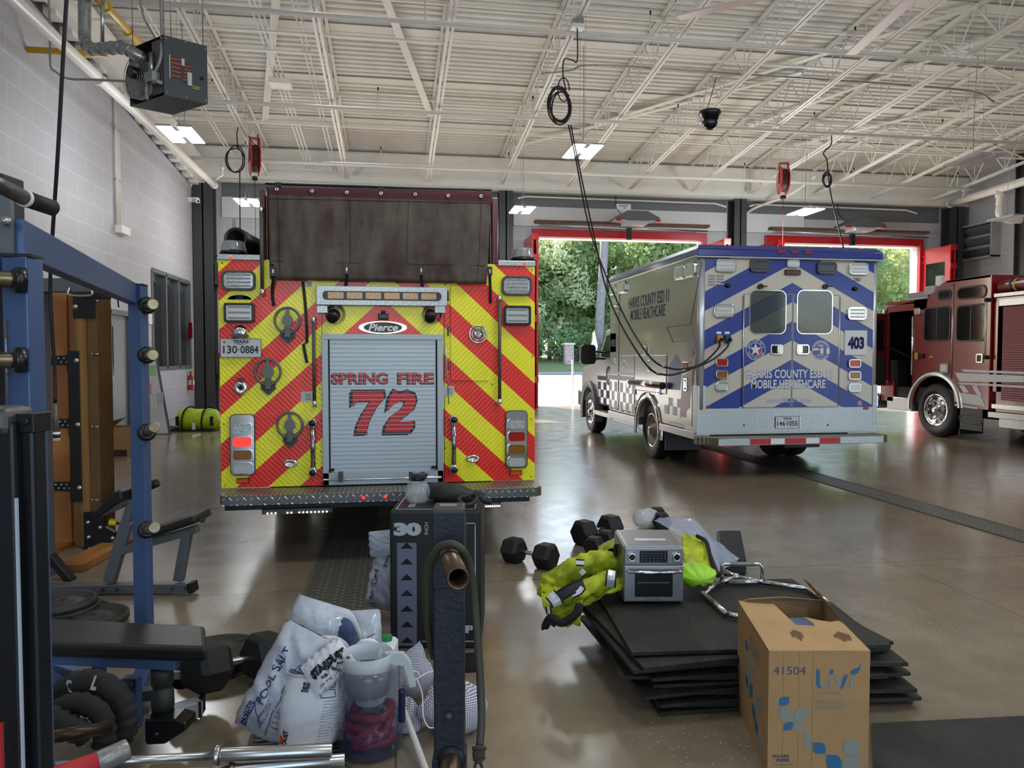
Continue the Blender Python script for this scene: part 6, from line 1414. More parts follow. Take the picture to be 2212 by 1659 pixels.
for v in (660, 767, 935, 1145):
    p = atD(316, v, 3.60); peg(p, RT * .55 - F0 * .65 + EZ * (.0 if v < 800 else .22), .155 if v > 900 else .12, .026, .042)
# black tower with blue plate at the far left edge, and the dip handle
tw = thing('cable_tower', 'tall black cable tower with a padded handle at the left edge', 'gym machine', (atD(10, 1000, 1.75).x, atD(10, 1000, 1.75).y, 0))
p = atD(8, 600, 2.05); z1 = atD(8, 384, 2.05).z; M = CF((p.x, p.y, 0)); MB(M_blackmat).cbox((0, z1 / 2, 0), .07, z1, .09, M).build('upright', tw, bevel=.005)
p2 = atD(8, 500, 1.96); MB(M_gun).cbox((p2 - V((0, 0, 0))), .045, .02, .19).build('blue_plate', tw); bpy.data.objects['blue_plate'].name = 'plate'
MB(M_steel).lathe([(0, .012), (.012, .008), (.014, 0)], atD(12, 478, 1.93), -F0, 12).build('bolt', tw)
a = atD(-60, 370, 1.55); b = atD(52, 428, 1.72); c = atD(113, 449, 1.82); h = MB(mat('bar_grey', (84, 86, 90), .35, .5)).cyl(a, b, .0175, n=20).build('handle_bar', tw); MB(M_black).cyl(b, c, .0195, n=20).build('foam_grip', h); MB(M_white).cyl(b - (c - b) * .03, b + (c - b) * .06, .0205, n=20).build('grip_ring', h)
seg(MB(M_blue), atD(-30, 565, 1.9), atD(27, 590, 1.96), .04, .07).build('cross_plate', tw)
mb = MB(M_steel).cyl(atD(11, 690, 1.9), atD(17, 880, 1.9), .0018, n=6); mb.use(mat('copper_bead', (176, 92, 50), .3, .8))
for v in (693, 727, 808, 850): mb.sphere(atD(12 + (v - 690) * .03, v, 1.9), .0035, 8, 6)
mb.build('pull_cable', tw)
# near dark column with rounded cast top
p = atD(48, 1200, 1.22); zt = atD(50, 905, 1.22).z; M = CF((p.x, p.y, 0)); nc_ = thing('machine_column', 'near dark navy machine column with a worn metal cap at the lower left', 'gym machine', (p.x, p.y, 0))
MB(M_navyst).cbox((-.01, zt / 2, .025), .07, zt, .05, M).build('front_column', nc_, bevel=.006); MB(M_navyst).cbox((.030, zt / 2 - .006, .0125), .026, zt - .012, .035, M).build('side_column', nc_, bevel=.006)
MB(mat('worn_cap', (96, 94, 90), .4, .5, var=.3, vs=30)).cbox((-.016, zt + .0, .02), .07, .046, .075, M).build('cap', nc_, bevel=.014, seg=3); MB(M_steel).cbox((.004, zt - .008, .059), .009, .03, .004, M).build('latch', nc_, bevel=.003); MB(M_navyst).cbox((.032, zt - .003, .012), .03, .032, .045, M).cyl(M @ V((.034, zt, .034)), M @ V((.034, zt, .038)), .006).build('bracket', nc_, bevel=.004)
MB(mat('edge_strip', (190, 200, 216), .4, .2)).cbox((.0265, zt / 2 - .05, .050), .004, zt - .14, .004, M).build('pale_strip', nc_)  # thin pale strip down the column front
# --- forcible entry door prop: plywood leaf, timber post, black steel plates
PD = 6.15
pp = thing('door_prop', 'wooden forcible entry training door with black steel hinges and timber post', 'training door', (G(165, 1183).x, G(165, 1183).y, 0))
def DP(u, v, D=PD): return atD(u, v, D)
Mp = CF(DP(165, 768)); pxm = PD / F
def pbox(u0, v0, u1, v1, z0, z1, m, name, par=pp, bev=.003):
    mb = MB(m).cbox((((u0 + u1) / 2 - 165) * pxm, (768 - (v0 + v1) / 2) * pxm, (z0 + z1) / 2), (u1 - u0) * pxm, (v1 - v0) * pxm, (z1 - z0), Mp); return mb.build(name, par, bevel=bev)
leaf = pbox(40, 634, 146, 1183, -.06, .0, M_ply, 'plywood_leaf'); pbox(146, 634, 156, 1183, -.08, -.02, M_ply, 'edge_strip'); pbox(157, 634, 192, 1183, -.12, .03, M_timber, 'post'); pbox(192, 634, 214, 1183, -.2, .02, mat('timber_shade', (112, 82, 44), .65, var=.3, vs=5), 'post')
for v in (778, 915, 1052):
    h = pbox(50, v - 10, 151, v + 10, 0.0, .012, M_blackmat, 'hinge_strap', leaf)
    for k in range(6):
        for r_ in range(2): q = Mp @ V(((92 + 12 * k + 6 * r_ - 165) * pxm, (768 - v + 4 - 8 * r_) * pxm, .012)); MB(M_steel).sphere(q, .0095, 8, 5, (1, 1, 1)).build('carriage_bolt', h) if 92 + 12 * k + 6 * r_ < 148 else None
    pbox(149, v - 14, 154, v + 26, .01, .035, M_blackmat, 'hinge_barrel')
for v0, v1, u0, u1 in ((632, 688, 166, 212), (758, 1084, 154, 176)):
    h = pbox(u0, v0, u1, v1, .03, .042, M_blackmat, 'steel_plate')
    for vv in ((664,) if v0 < 700 else (779, 917, 1054)): MB(M_steel).lathe([(.0, .012), (.012, .01), (.02, .004), (.022, 0)], Mp @ V(((171 - 165) * pxm, (768 - vv) * pxm, .042)), -F0, 10).build('bolt', h)
for v in (650, 765, 922, 1080): MB(M_steel).cyl(DP(199, v, PD - .03), DP(214, v, PD - .05), .008, n=8).cyl(DP(199, v, PD - .03), DP(202, v, PD - .03), .016, n=6).build('through_bolt', pp)
br = MB(M_blackmat); br.prism([((u - 165) * pxm, (768 - v) * pxm) for u, v in ((186, 1105), (210, 1105), (262, 1056), (285, 1055), (288, 1085), (230, 1115), (229, 1135), (252, 1148), (250, 1165), (150, 1214), (149, 1206), (186, 1180))], Mp, .05, .09); br.build('foot_bracket', pp)
for (u, v) in ((196, 1126), (222, 1137), (197, 1158), (248, 1160), (198, 1184), (166, 1208)): MB(M_steel).lathe([(.0, .02), (.012, .018), (.018, .0)], Mp @ V(((u - 165) * pxm, (768 - v) * pxm, .09)), -F0, 10).build('bolt', pp)
seg(MB(M_ply), G(148, 1228, .03), G(300, 1150, .03), .20, .05).build('base_board', pp)
seg(MB(M_ply), V((DP(150, 1190).x, DP(150, 1190).y, .02)), V((DP(60, 1190).x, DP(60, 1190).y, .02)), .5, .04).build('base_board', pp)
# grey rounded crossbar with hooks in front of it
cb = thing('pull_up_bar', 'grey crossbar with black hooks passing in front of the plywood training door', 'gym bar', atD(175, 617, 5.3)); Mq = CF(atD(175, 617, 5.3)); k = 5.3 / F
MB(M_gun).rprism(184 * k, 30 * k, .02, Mq, -.05, .05).build('beam', cb, bevel=.006); MB(M_gun).cbox((-86 * k, -.5 * Mq.translation.z, .0), .07, Mq.translation.z, .07, Mq).build('upright', cb); MB(M_blackmat).cbox((0 * k + .12, -24 * k, .06), .24, .045, .03, Mq).build('hook_plate', cb, bevel=.004)
MB(M_steel).tube(spline([Mq @ V((-14 * k, -5 * k, .06)), Mq @ V((-10 * k, -22 * k, .09)), Mq @ V((40 * k, -24 * k, .12)), Mq @ V((44 * k, -14 * k, .12))], 5), .008).build('hook', cb); MB(M_blackmat).cyl(Mq @ V((86 * k, -10 * k, .06)), Mq @ V((90 * k, -48 * k, .06)), .005).build('pin', cb)
# whiteboard, open carton, gear bag by the wall
wb = thing('whiteboard', 'white board with coloured stickers leaning against the block wall', 'whiteboard', G(345, 935)); q = [atD(318, 775, 12.6), atD(337, 775, 12.6), G(368, 938), G(318, 938)]
q = [G(300, 938), G(366, 938), atD(337, 776, 15.4), atD(300, 776, 15.2)]; nrm = (q[1] - q[0]).cross(q[3] - q[0]).normalized() * .03
MB(mat('board_face', (196, 198, 202), .35, var=.08, vs=2)).add(q + [p + nrm for p in q], [(0, 3, 2, 1), (4, 5, 6, 7), (0, 1, 5, 4), (1, 2, 6, 5), (2, 3, 7, 6)]).build('board', wb)
seg(MB(M_grey), q[1], q[2], .05, .05).build('edge_frame', wb); seg(MB(M_grey), q[0], q[1], .06, .03).build('edge_frame', wb)
for (u, v, c_) in ((331, 800, (150, 196, 130)), (322, 840, (214, 150, 150)), (330, 870, (206, 206, 196)), (345, 860, (180, 182, 190))): MB(mat('note_%d' % u, c_, .6)).cbox(V(atD(u, v, 14.6)) , .12, .02, .22).build('sticker', wb)
ct = thing('open_carton', 'open brown carton by the wall behind the blue upright', 'box', G(255, 985)); p = G(255, 985); s1 = (p - CAM).dot(F0) / F; Mb = CF(p); W = 66 * s1; Hc = 62 * s1
mb = MB(M_card); t_ = .006
for (a, b, c, d) in ((-W / 2, W / 2, -.003, .003), (-W / 2, W / 2, -W * .8, -W * .8 + .006)): mb.cbox(((a + b) / 2, Hc / 2, (c + d) / 2), b - a, Hc, .006, Mb)
mb.cbox((-W / 2, Hc / 2, -W * .4), .006, Hc, W * .8, Mb).cbox((W / 2, Hc / 2, -W * .4), .006, Hc, W * .8, Mb).cbox((0, .003, -W * .4), W, .006, W * .8, Mb); mb.build('carton_body', ct)
MB(M_card).add([Mb @ V((-W / 2, Hc, -W * .8)), Mb @ V((-W / 2, Hc, 0)), Mb @ V((-W * .1, Hc * 1.25, 0)), Mb @ V((-W * .1, Hc * 1.3, -W * .8))], [(0, 1, 2, 3)]).build('flap', ct); MB(mat('brown_band', (70, 44, 32), .8)).cbox((-W * .05, Hc * .1, .006), W * .7, Hc * .24, .004, Mb).build('shadow_band', ct); bpy.data.objects['shadow_band'].name = 'shade_band'  # dark brown band low on the carton front is painted shadow
M_hv = mat('hi_vis_yellow_green', (186, 220, 40), .6, var=.25, vs=9, bump=.2, bs=12); M_refl = mat('silver_reflective', (196, 200, 206), .35, .3)
p = G(420, 932); s1 = (p - CAM).dot(F0) / F; Mg = CF(p); bg = thing('gear_bag', 'bright yellow green duffel bag with black straps on the floor by the dark column', 'bag', p)
W, Hc, Dp = 92 * s1, 50 * s1, .42
mb = MB(M_hv)
def bagf(u, v):
    a = 2 * PI * u; x = (v - .5) * 2; e = (1 - abs(x) ** 5) ** .3; return Mg @ V((x * W / 2, Hc * .47 + Hc * .5 * e * math.sin(a) * (1 + .05 * math.sin(9 * v)) if math.sin(a) > -.9 else Hc * .02, -Dp / 2 + Dp / 2 * e * math.cos(a)))
mb.surf(bagf, 24, 20, closed_u=True); mb.build('bag_body', bg)
mb = MB(M_strap)
for x in (-.28, .18): mb.tube(spline([Mg @ V((x * W, .03, .02)), Mg @ V((x * W, Hc * .5, .03)), Mg @ V((x * W + .03, Hc * .92, -.05)), Mg @ V((x * W + .14, Hc * 1.06, -.15)), Mg @ V((x * W + .2, Hc * .9, -.3))], 5), .018, 6)
mb.cbox((-.4 * W, Hc * .45, .0), .05, Hc * .4, .06, Mg).cbox((.4 * W, Hc * .45, -.02), .05, Hc * .4, .06, Mg).cbox((0, .02, -.1), W * .9, .04, .3, Mg); mb.build('webbing', bg)
MB(M_white).cbox((-.0 * W, Hc * .22, .03), .07, .16, .005, Mg).build('tag', bg); MB(M_grey).sphere(Mg @ V((-W * .62, .05, -.1)), .1, 12, 8, (1.6, 1, .7)).build('grey_cloth', bg)

# --- incline bench
ib = thing('incline_bench', 'grey framed adjustable bench with black pads and a yellow knob', 'weight bench', G(260, 1285))
D0 = 4.98
def IB(u, v, d=0.0): return atD(u, v, D0 + d)
mb = MB(M_gun); 
def irail(u0, v0, u1, v1, w_, h, nm='rail', m=M_gun, d0=0, d1=0): return seg(MB(m), IB(u0, v0, d0), IB(u1, v1, d1), w_, h, up=-F0 if False else (0, 0, 1)).build(nm, ib, bevel=.004)
o = irail(100, 1272, 410, 1268, .08, .062, 'base_rail'); irail(410, 1268, 423, 1266, .084, .066, 'end_cap', M_black)
for (u, v) in ((221, 1275), (253, 1274), (371, 1272), (401, 1271)): MB(M_dark).cyl(IB(u, v, -.04), IB(u, v, -.055), .012, n=10).build('bolt', o)
def ipost(u0, v0, u1, v1, w_, nm='upright', m=M_gun): 
    a, b = IB(u0, v0), IB(u1, v1); return MB(m).beam(a, b, w_, .06, up=F0).build(nm, ib, bevel=.004)
ipost(237, 1256, 275, 1128, .072); ipost(272, 1130, 288, 1080, .05, 'upright', M_gun); ipost(386, 1254, 405, 1150, .06); 
irail(262, 1190, 428, 1142, .06, .05, 'seat_rail'); irail(108, 1200, 155, 1255, .07, .05, 'rear_foot', M_navyst, .3, .3)
def padm(a, b, w_, th, name, par, m=M_pad):
    mb = MB(m).beam(a, b, w_, th); return mb.build(name, par, bevel=th * .35, seg=3)
padm(IB(322, 1152), IB(440, 1112), .27, .055, 'seat_pad', ib); MB(M_black).cyl(IB(437, 1123, -.1), IB(437, 1123, .1), .02).build('end_roller', ib)
mb = MB(M_blackmat); Mi = CF(IB(226, 1090)); k = D0 / F; mb.prism([((u - 226) * k, (1090 - v) * k) for u, v in ((222, 1100), (262, 1062), (272, 1053), (285, 1053), (286, 1074), (262, 1090), (232, 1112))], Mi, -.13, .13); mb.build('back_pad', ib, bevel=.015, seg=3)
MB(M_blackgloss).cyl(IB(318, 1052, -.14), IB(342, 1042, -.14), .028).build('foam_roller', ib, bevel=.006); MB(M_blackgloss).cyl(IB(318, 1052, .16), IB(342, 1042, .16), .028).build('foam_roller', ib, bevel=.006); irail(286, 1066, 325, 1050, .03, .03, 'roller_arm', M_black)
MB(mat('knob_yellow', (224, 186, 30), .35)).cyl(IB(238, 1127), IB(252, 1130), .026, .018, n=14).use(M_black).cyl(IB(252, 1130), IB(262, 1132), .008).build('adjust_knob', ib, bevel=.004)

# --- flat bench in front
fb = thing('flat_bench', 'long black padded flat bench with blue steel frame near the camera', 'weight bench', G(300, 1560))
zb = .435; A0 = G(60, 1388, zb); B0 = G(447, 1399, zb); Bk = G(420, 1350, zb); Ak = G(60, 1332, zb)
mb = MB(M_pad); P_ = [A0, B0, Bk + RT * .045, Ak]; 
mb.add([p - EZ * .062 for p in P_] + P_, [(3, 2, 1, 0), (4, 5, 6, 7), (0, 1, 5, 4), (1, 2, 6, 5), (2, 3, 7, 6), (3, 0, 4, 7)]); mb.build('pad', fb, bevel=.018, seg=4)
cm0 = (A0 + Ak) / 2 - EZ * .085; cm1 = (B0 + Bk) / 2 - EZ * .085
seg(MB(M_blue), cm0 - F0 * .08, cm1 - F0 * .08 - RT * .06, .04, .04).build('side_rail', fb, bevel=.003)
def FB(u, v, D=3.15): return atD(u, v, D)
for (u0, v0, u1, v1, w_, D) in ((110, 1440, 215, 1475, .05, 3.3), (215, 1470, 290, 1500, .045, 3.3), (215, 1435, 215, 1465, .06, 3.2), (100, 1460, 130, 1480, .05, 3.2)): seg(MB(M_blue), FB(u0, v0, D), FB(u1, v1, D), .04, w_).build('strut', fb, bevel=.003)
Mx = CF(FB(285, 1510, 3.2)); MB(M_blue).prism([(-.03, .10), (.035, .10), (.04, -.11), (-.03, -.12), (-.06, -.02)], Mx, -.02, .03).build('gusset_plate', fb, bevel=.004)
for (u, v) in ((275, 1492), (289, 1531), (280, 1478)): MB(M_blackgloss).cyl(FB(u, v, 3.17), FB(u, v, 3.12), .016, n=12).build('bolt', fb)
MB(M_steel).cyl(FB(200, 1440, 3.25), FB(226, 1440, 3.25), .012).build('pivot_pin', fb)
seg(MB(M_gun), FB(300, 1500, 3.35), FB(345, 1495, 3.35), .06, .05).build('cross_foot', fb, bevel=.004)
seg(MB(M_lgrey), G(372, 1545, .05), G(432, 1525, .05), .07, .07).build('front_foot', fb, bevel=.005); MB(M_black).cbox(G(434, 1525, .05), .02, .08, .07).build('foot_cap', fb)
MB(M_dark).lathe([(0, 0), (.055, 0), (.06, .01), (.06, .03), (.055, .04), (0, .04)], atD(395, 1456, 3.45), -F0, 24).use(M_lgrey).cbox(atD(383, 1458, 3.38), .05, .02, .035).build('transport_wheel', fb)
# blue upright base plate is covered by gear: adjustable dumbbell handle standing on end
ah = thing('ankle_roller', 'ridged black plastic foot roller standing below the bench pad', 'gym accessory', atD(350, 1590, 3.05))
a, b = atD(350, 1440, 3.05), atD(352, 1540, 3.05); mb = MB(mat('ridged_plastic', (44, 44, 42), .5, var=.2, vs=40)); L = (b - a); prof = []
mb.lathe([(0, 0), (.042, 0), (.044, .03), (.043, .07), (.036, .075), (.036, .09), (.044, .095), (.045, .15), (.04, .2), (0, .2)], a, L, 22); mb.build('grip', ah)
Mx = CF(atD(352, 1565, 3.0)); MB(M_blackgloss).prism([(-.05, .045), (.07, .045), (.115, .03), (.115, -.0), (.06, -.035), (.03, -.055), (-.04, -.06), (-.05, -.05)], Mx, -.05, .05).build('foot', ah, bevel=.012, seg=3); MB(M_steel).cyl(Mx @ V((.0, -.012, .05)), Mx @ V((.0, -.012, .056)), .005).build('screw', ah)

# --- hex dumbbells
def hexbell(c, axis, R, hl, gap, label, group=None, name='hex_dumbbell'):
    c = V(c); X = V(axis).normalized(); h = thing(name, label, 'dumbbell', (c.x, c.y, c.z - R * .86), group=group)
    yv = EZ.cross(X).normalized(); zv = X.cross(yv)
    for s_ in (-1, 1):
        o = c + X * s_ * (gap / 2 + hl / 2); mb = MB(mat('rubber_hex', (17, 17, 17), .6, var=.15, vs=20))
        hx = [(R * math.cos(math.radians(60 * k)), R * math.sin(math.radians(60 * k))) for k in range(6)]
        M = Matrix.Identity(4)
        for i in range(3): M[i][0] = yv[i]; M[i][1] = zv[i]; M[i][2] = X[i]; M[i][3] = o[i]
        mb.prism([(x * .86, y * .86) for x, y in hx], M, -hl / 2 * 1.0, hl / 2 * 1.0)
        a = [(x * .82, y * .82) for x, y in hx]; n = 6
        prof = [(-hl / 2, .80), (-hl / 2 * .62, 1.0), (hl / 2 * .62, 1.0), (hl / 2, .80)]
        vs = [M @ V((x * f_, y * f_, z)) for z, f_ in prof for x, y in hx]; fs = [(k * 6 + i, k * 6 + (i + 1) % 6, (k + 1) * 6 + (i + 1) % 6, (k + 1) * 6 + i) for k in range(3) for i in range(6)] + [(5, 4, 3, 2, 1, 0), (18, 19, 20, 21, 22, 23)]
        mb = MB(mat('rubber_hex', (26, 26, 26), .55)).add(vs, fs, False); mb.build('hex_head', h, bevel=R * .05)
    MB(M_nickel).lathe([(.013, -gap / 2), (.015, -gap * .3), (.0175, 0), (.015, gap * .3), (.013, gap / 2)], c, X, 14).build('handle', h); return h
def fl_(u, v, R): # centre of a dumbbell resting on the floor, seen at (u, v)
    return atZ(u, v, R * .87)
c1_ = fl_(1110, 1188, .105); c2_ = fl_(1179, 1201, .105); X = (c2_ - c1_); hexbell((c1_ + c2_) / 2, X, .105, .15, X.length - .15, 'black hex dumbbell lying alone on the floor left of the yellow jacket')
c1_ = fl_(1262, 1150, .115); c2_ = fl_(1318, 1138, .115); X = (c2_ - c1_); hexbell((c1_ + c2_) / 2, X, .115, .16, max(.11, X.length - .16), 'black hex dumbbell farthest back behind the yellow jacket')
c1_ = fl_(1297, 1172, .09); hexbell(c1_, (.75, .9, 0), .085, .13, .12, 'smaller black hex dumbbell lying against the brown jacket lining')
c1_ = fl_(1425, 1120, .09); hexbell(c1_, (.2, 1, 0), .09, .13, .12, 'black hex dumbbell showing behind the clear plastic bag')
c1_ = atD(447, 1440, 3.38); c2_ = atD(572, 1416, 3.62); X = c2_ - c1_
hexbell((c1_ + c2_) / 2, X, .118, .165, X.length - .165, 'large black hex dumbbell with chrome handle beside the salt bags')
# --- weight plates lying flat
def plate(P, r, label, th=.035, rot=0.0, txt=None):
    h = thing('weight_plate', label, 'weight plate', P); P = V(P)
    MB(M_iron).lathe([(.026, 0), (r, 0), (r, th), (r * .9, th), (r * .88, th * .65), (r * .45, th * .65), (r * .42, th * .95), (.03, th * .95), (.026, th * .9), (.026, 0)], P, EZ, 48).build('disc', h)
    if txt:
        mb = MB(M_iron); M = frame(P + EZ * th * .66, RT, F0); n = len(txt)
        for i, ch_ in enumerate(txt):
            a_ = math.radians(rot - 16 * i); q = M @ V((r * .62 * math.cos(a_), r * .62 * math.sin(a_), 0)); t_ = (RT * math.sin(a_) - F0 * math.cos(a_)); n_ = (RT * math.cos(a_) + F0 * math.sin(a_)); mb.text(ch_, frame(q, t_, n_), r * .2, None, .004, .01)
        mb.build('raised_lettering', h)
    return h
p = G(475, 1415, .06); plate(p, .205, 'iron weight plate with raised lettering beside the flat bench end', rot=80, txt='WEIGHT'); MB(M_iron)
plate(G(475, 1418, .025), .195, 'iron weight plate lying underneath the lettered plate beside the bench end', rot=0)
plate(G(130, 1308, .07), .20, 'topmost iron plate of the stack behind the flat bench', rot=60, txt='FITNESS'); plate(G(136, 1318, .035), .205, 'middle iron plate of the stack behind the flat bench'); plate(G(150, 1332, .0), .225, 'bottom iron plate of the stack behind the flat bench')
plate(G(195, 1340, .02), .21, 'iron plate leaning just behind the flat bench pad')
# --- black sand tubes with white letters, iron bar ends
def sandtube(pts, r, label, txt=None, D=2.75):
    P = spline([atD(u, v, D + d_) for u, v, d_ in pts], 7); n = len(P); rr = [r * (1 + .09 * math.sin(k * 1.9) + .05 * math.sin(k * 4.1)) * (.55 if k in (0, n - 1) else 1) for k in range(n)]
    h = thing('sand_tube', label, 'sandbag', atD(pts[0][0], 1600, D)); MB(mat('black_canvas', (28, 27, 27), .8, bump=.3, bs=24)).tube(P, rr, 14).build('tube', h)
    if txt:
        mb = MB(mat('stencil_white', (188, 186, 180), .7)); i0 = 9
        for i, ch_ in enumerate(txt):
            q = P[min(n - 2, i0 + 4 * i)]; t_ = (P[min(n - 1, i0 + 3 * i + 1)] - q).normalized(); o_ = (CAM - q).normalized(); up_ = o_.cross(t_).normalized()
            if t_.dot(RT) < 0: t_ = -t_; up_ = -up_
            M = frame(q + o_ * r * 2.0 - up_ * .02, t_, up_); mb.text(ch_, M, .046, None, .0, .05)
        mb.build('stencil', h)
sandtube([(118, 1530, .15), (140, 1490, .12), (185, 1475, .05), (230, 1485, 0), (262, 1520, 0), (270, 1565, 0), (255, 1600, 0)], .046, 'black curved sand tube with white letters under the bench', 'OWL')
sandtube([(110, 1545, 0), (140, 1525, -.05), (180, 1520, -.08), (215, 1540, -.1), (228, 1580, -.1), (222, 1615, -.1)], .036, 'black curved sand tube with a white taped end below the lettered one')
sandtube([(60, 1545, -.1), (110, 1550, -.12), (150, 1570, -.14), (190, 1590, -.16)], .04, 'short black sand tube lowest in the pile by the dark column')
tag(MB(mat('rusty_bar', (70, 56, 44), .35, .7, var=.4, vs=20)).cyl(atD(60, 1600, 2.35), atD(240, 1572, 2.5), .021, n=18).cyl(atD(216, 1576, 2.5), atD(238, 1572, 2.5), .0245, n=18).build('iron_bar'), 'dark rusty iron bar lying in front of the black sand tubes', 'bar')
# --- barbells and taped pole
bb = thing('barbell', 'chrome barbell with thick sleeve reaching right in front of the salt bags', 'barbell', G(600, 1660))
a, b, c = atD(70, 1655, 2.45), atD(464, 1632, 2.60), atD(718, 1620, 2.66)
MB(M_nickel).cyl(a, b, .0145, n=20).build('shaft', bb); MB(M_nickel).cyl(b, b + (c - b) * .045, .034, n=28).build('collar', bb, bevel=.004); MB(M_nickel).cyl(b + (c - b) * .045, c, .0245, n=28).build('sleeve', bb, bevel=.003)
bb = thing('barbell', 'second chrome barbell lower down whose sleeve end shows beyond the first', 'barbell', G(600, 1680))
a, b, c = atD(80, 1690, 2.5), atD(500, 1662, 2.62), atD(745, 1641, 2.70); MB(M_nickel).cyl(a, b, .0145, n=20).build('shaft', bb); MB(M_nickel).cyl(b, c, .024, n=28).build('sleeve', bb, bevel=.003); MB(M_brass).cyl(b - (c - b) * .02, b + (c - b) * .03, .03, n=20).build('collar', bb)
tp = thing('padded_pole', 'red foam covered pole with silver duct tape wrapped round its end', 'pole', atD(200, 1640, 2.1)); a, b, c = atD(60, 1700, 1.95), atD(208, 1648, 2.08), atD(276, 1618, 2.14)
MB(mat('red_foam', (196, 52, 56), .8, bump=.3, bs=60)).cyl(a, b, .0285, n=20).build('foam', tp); MB(mat('duct_tape', (150, 148, 146), .35, .5, bump=.5, bs=30)).cyl(b, c, .030, n=20).build('tape', tp, bevel=.004)
MB(mat('red_strap', (178, 40, 44), .6)).cbox(atD(1, 1625, 1.15), .006, .01, .09).build('red_strap', nc_)

# --- plyo box with glass jug and black pouch
pb = G(843, 1401.5); Dn = (pb - CAM).dot(F0); kx = Dn / F; Wb = .495; Hb = .757; Db = .60
pl_ = thing('plyo_box', 'black foam jump box marked 30 inch with grey arrow strip', 'jump box', pb); Mb = CF(pb)
MB(mat('foam_black', (22, 23, 25), .55)).cbox((Wb / 2, Hb / 2, -Db / 2), Wb, Hb, Db, Mb).build('foam_block', pl_, bevel=.014, seg=3)
mb = MB(mat('print_grey', (176, 182, 190), .5))
mb.text('30', Mb @ Matrix.Translation((.098, Hb - .128, 0)), .066, .150, .0012, .07)
mb.text('INCH', Mb @ Matrix.Translation((.198, Hb - .095, 0)) @ Matrix.Rotation(PI / 2, 4, 'Z') @ Matrix.Translation((0, -.012, 0)), .020, .066, .0012, .01)
mb.use(mat('print_slate', (104, 108, 128), .5)).cbox((.093, Hb / 2 - .078, .0008), .106, Hb - .19, .0012, Mb)
mb.use(M_dark)
for k_ in range(7):
    zz = Hb - .205 - k_ * .0865; mb.prism([(.058, zz), (.128, zz), (.093, zz + .034)], Mb, .0012, .002)
mb.use(mat('print_grey', (176, 182, 190), .5)).cbox((.465, Hb * .49, .0008), .005, Hb - .135, .0012, Mb).cbox((.43, Hb - .066, .0008), .072, .005, .0012, Mb).cbox((.32, .042, .0008), .29, .005, .0012, Mb)
mb.text('P', Mb @ Matrix.Translation((.435, .09, 0)), .04, .05, .0012, .05); mb.use(M_letr).prism([(.238, .098), (.262, .118), (.29, .115), (.29, .085), (.262, .08)], Mb, .0008, .002)
mb.build('printing', pl_)
mb = MB(mat('print_grey', (176, 182, 190), .5)); Mt = frame(Mb @ V((0, Hb, 0)), RT, F0)
mb.cbox((.03, .30, .001), .006, .5, .0015, Mt).cbox((.24, .05, .001), .42, .006, .0015, Mt).cbox((.46, .3, .001), .006, .5, .0015, Mt); mb.text('TKO', Mt @ Matrix.Translation((.088, .16, 0)) @ Matrix.Rotation(-PI / 2, 4, 'Z'), .035, .13, .002, .06); mb.use(M_letr).tube([Mt @ V((.10 + .055 * math.cos(a), .215 + .028 * math.sin(a), .002)) for a in [PI * q / 12 for q in range(13)]], .002, 5); mb.build('top_printing', pl_)
# glass carafe
M_cgl = mat('carafe_clear', (222, 230, 232), .03, alpha=.17, coat=1.0)
gp = Mt @ V((.125, .23, 0)); gj = thing('glass_carafe', 'round clear glass coffee carafe with a black plastic collar on the jump box', 'carafe', gp)
pr = [(.0, .002), (.045, .002), (.062, .02), (.073, .05), (.073, .075), (.062, .105), (.045, .125), (.036, .135)]
MB(M_cgl).lathe(pr + [(r_ - .002, z_ + (.003 if i == 0 else 0)) for i, (r_, z_) in list(enumerate(pr))[::-1]], gp, EZ, 40).build('globe', gj)
mb = MB(M_blackgloss).lathe([(.034, .128), (.042, .130), (.044, .142), (.036, .150), (.030, .150)], gp, EZ, 24); mb.cbox((gp.x - .01, gp.y, gp.z + .158), .045, .05, .02).cbox(gp + V((-.04, -.01, .155)), .02, .03, .05).prism([(-.03, 0), (.05, .0), (.06, .028), (-.01, .016)], CF(gp + V((0, -.02, .145))), -.02, .02); mb.build('collar', gj, bevel=.003)
# black drawstring pouch
pp_ = Mt @ V((.315, .32, 0)); pc = thing('drawstring_pouch', 'soft black drawstring pouch slumped on the jump box', 'bag', pp_); M_pc = mat('pouch_nylon', (46, 45, 40), .6, bump=.35, bs=14)
def pf(u, v):
    a = 2 * PI * u; x = -.14 + .28 * v; e = (math.sin(PI * min(1, .10 + v * .86))) ** .5; r_ = .062 * e * (1 + .05 * math.sin(5 * a + 9 * v))
    return Mt @ V((.31 + x, .30 + r_ * 1.2 * math.cos(a) - .10 * v, max(.0015, .055 + r_ * math.sin(a) - .012 * v)))
MB(M_pc).surf(pf, 26, 22, closed_u=True).build('pouch_body', pc)
mb = MB(mat('cord_olive', (40, 40, 36), .7)); mb.tube(spline([Mt @ V(q) for q in ((.40, .2, .03), (.45, .17, .055), (.47, .12, .05), (.45, .07, .03), (.40, .05, .025), (.37, .1, .05), (.42, .13, .06))], 6), .012, 8); mb.tube(spline([Mt @ V(q) for q in ((.42, .24, .06), (.47, .25, .05), (.50, .2, .02), (.55, .18, .012))], 5), .014, 8); mb.build('strap', pc)
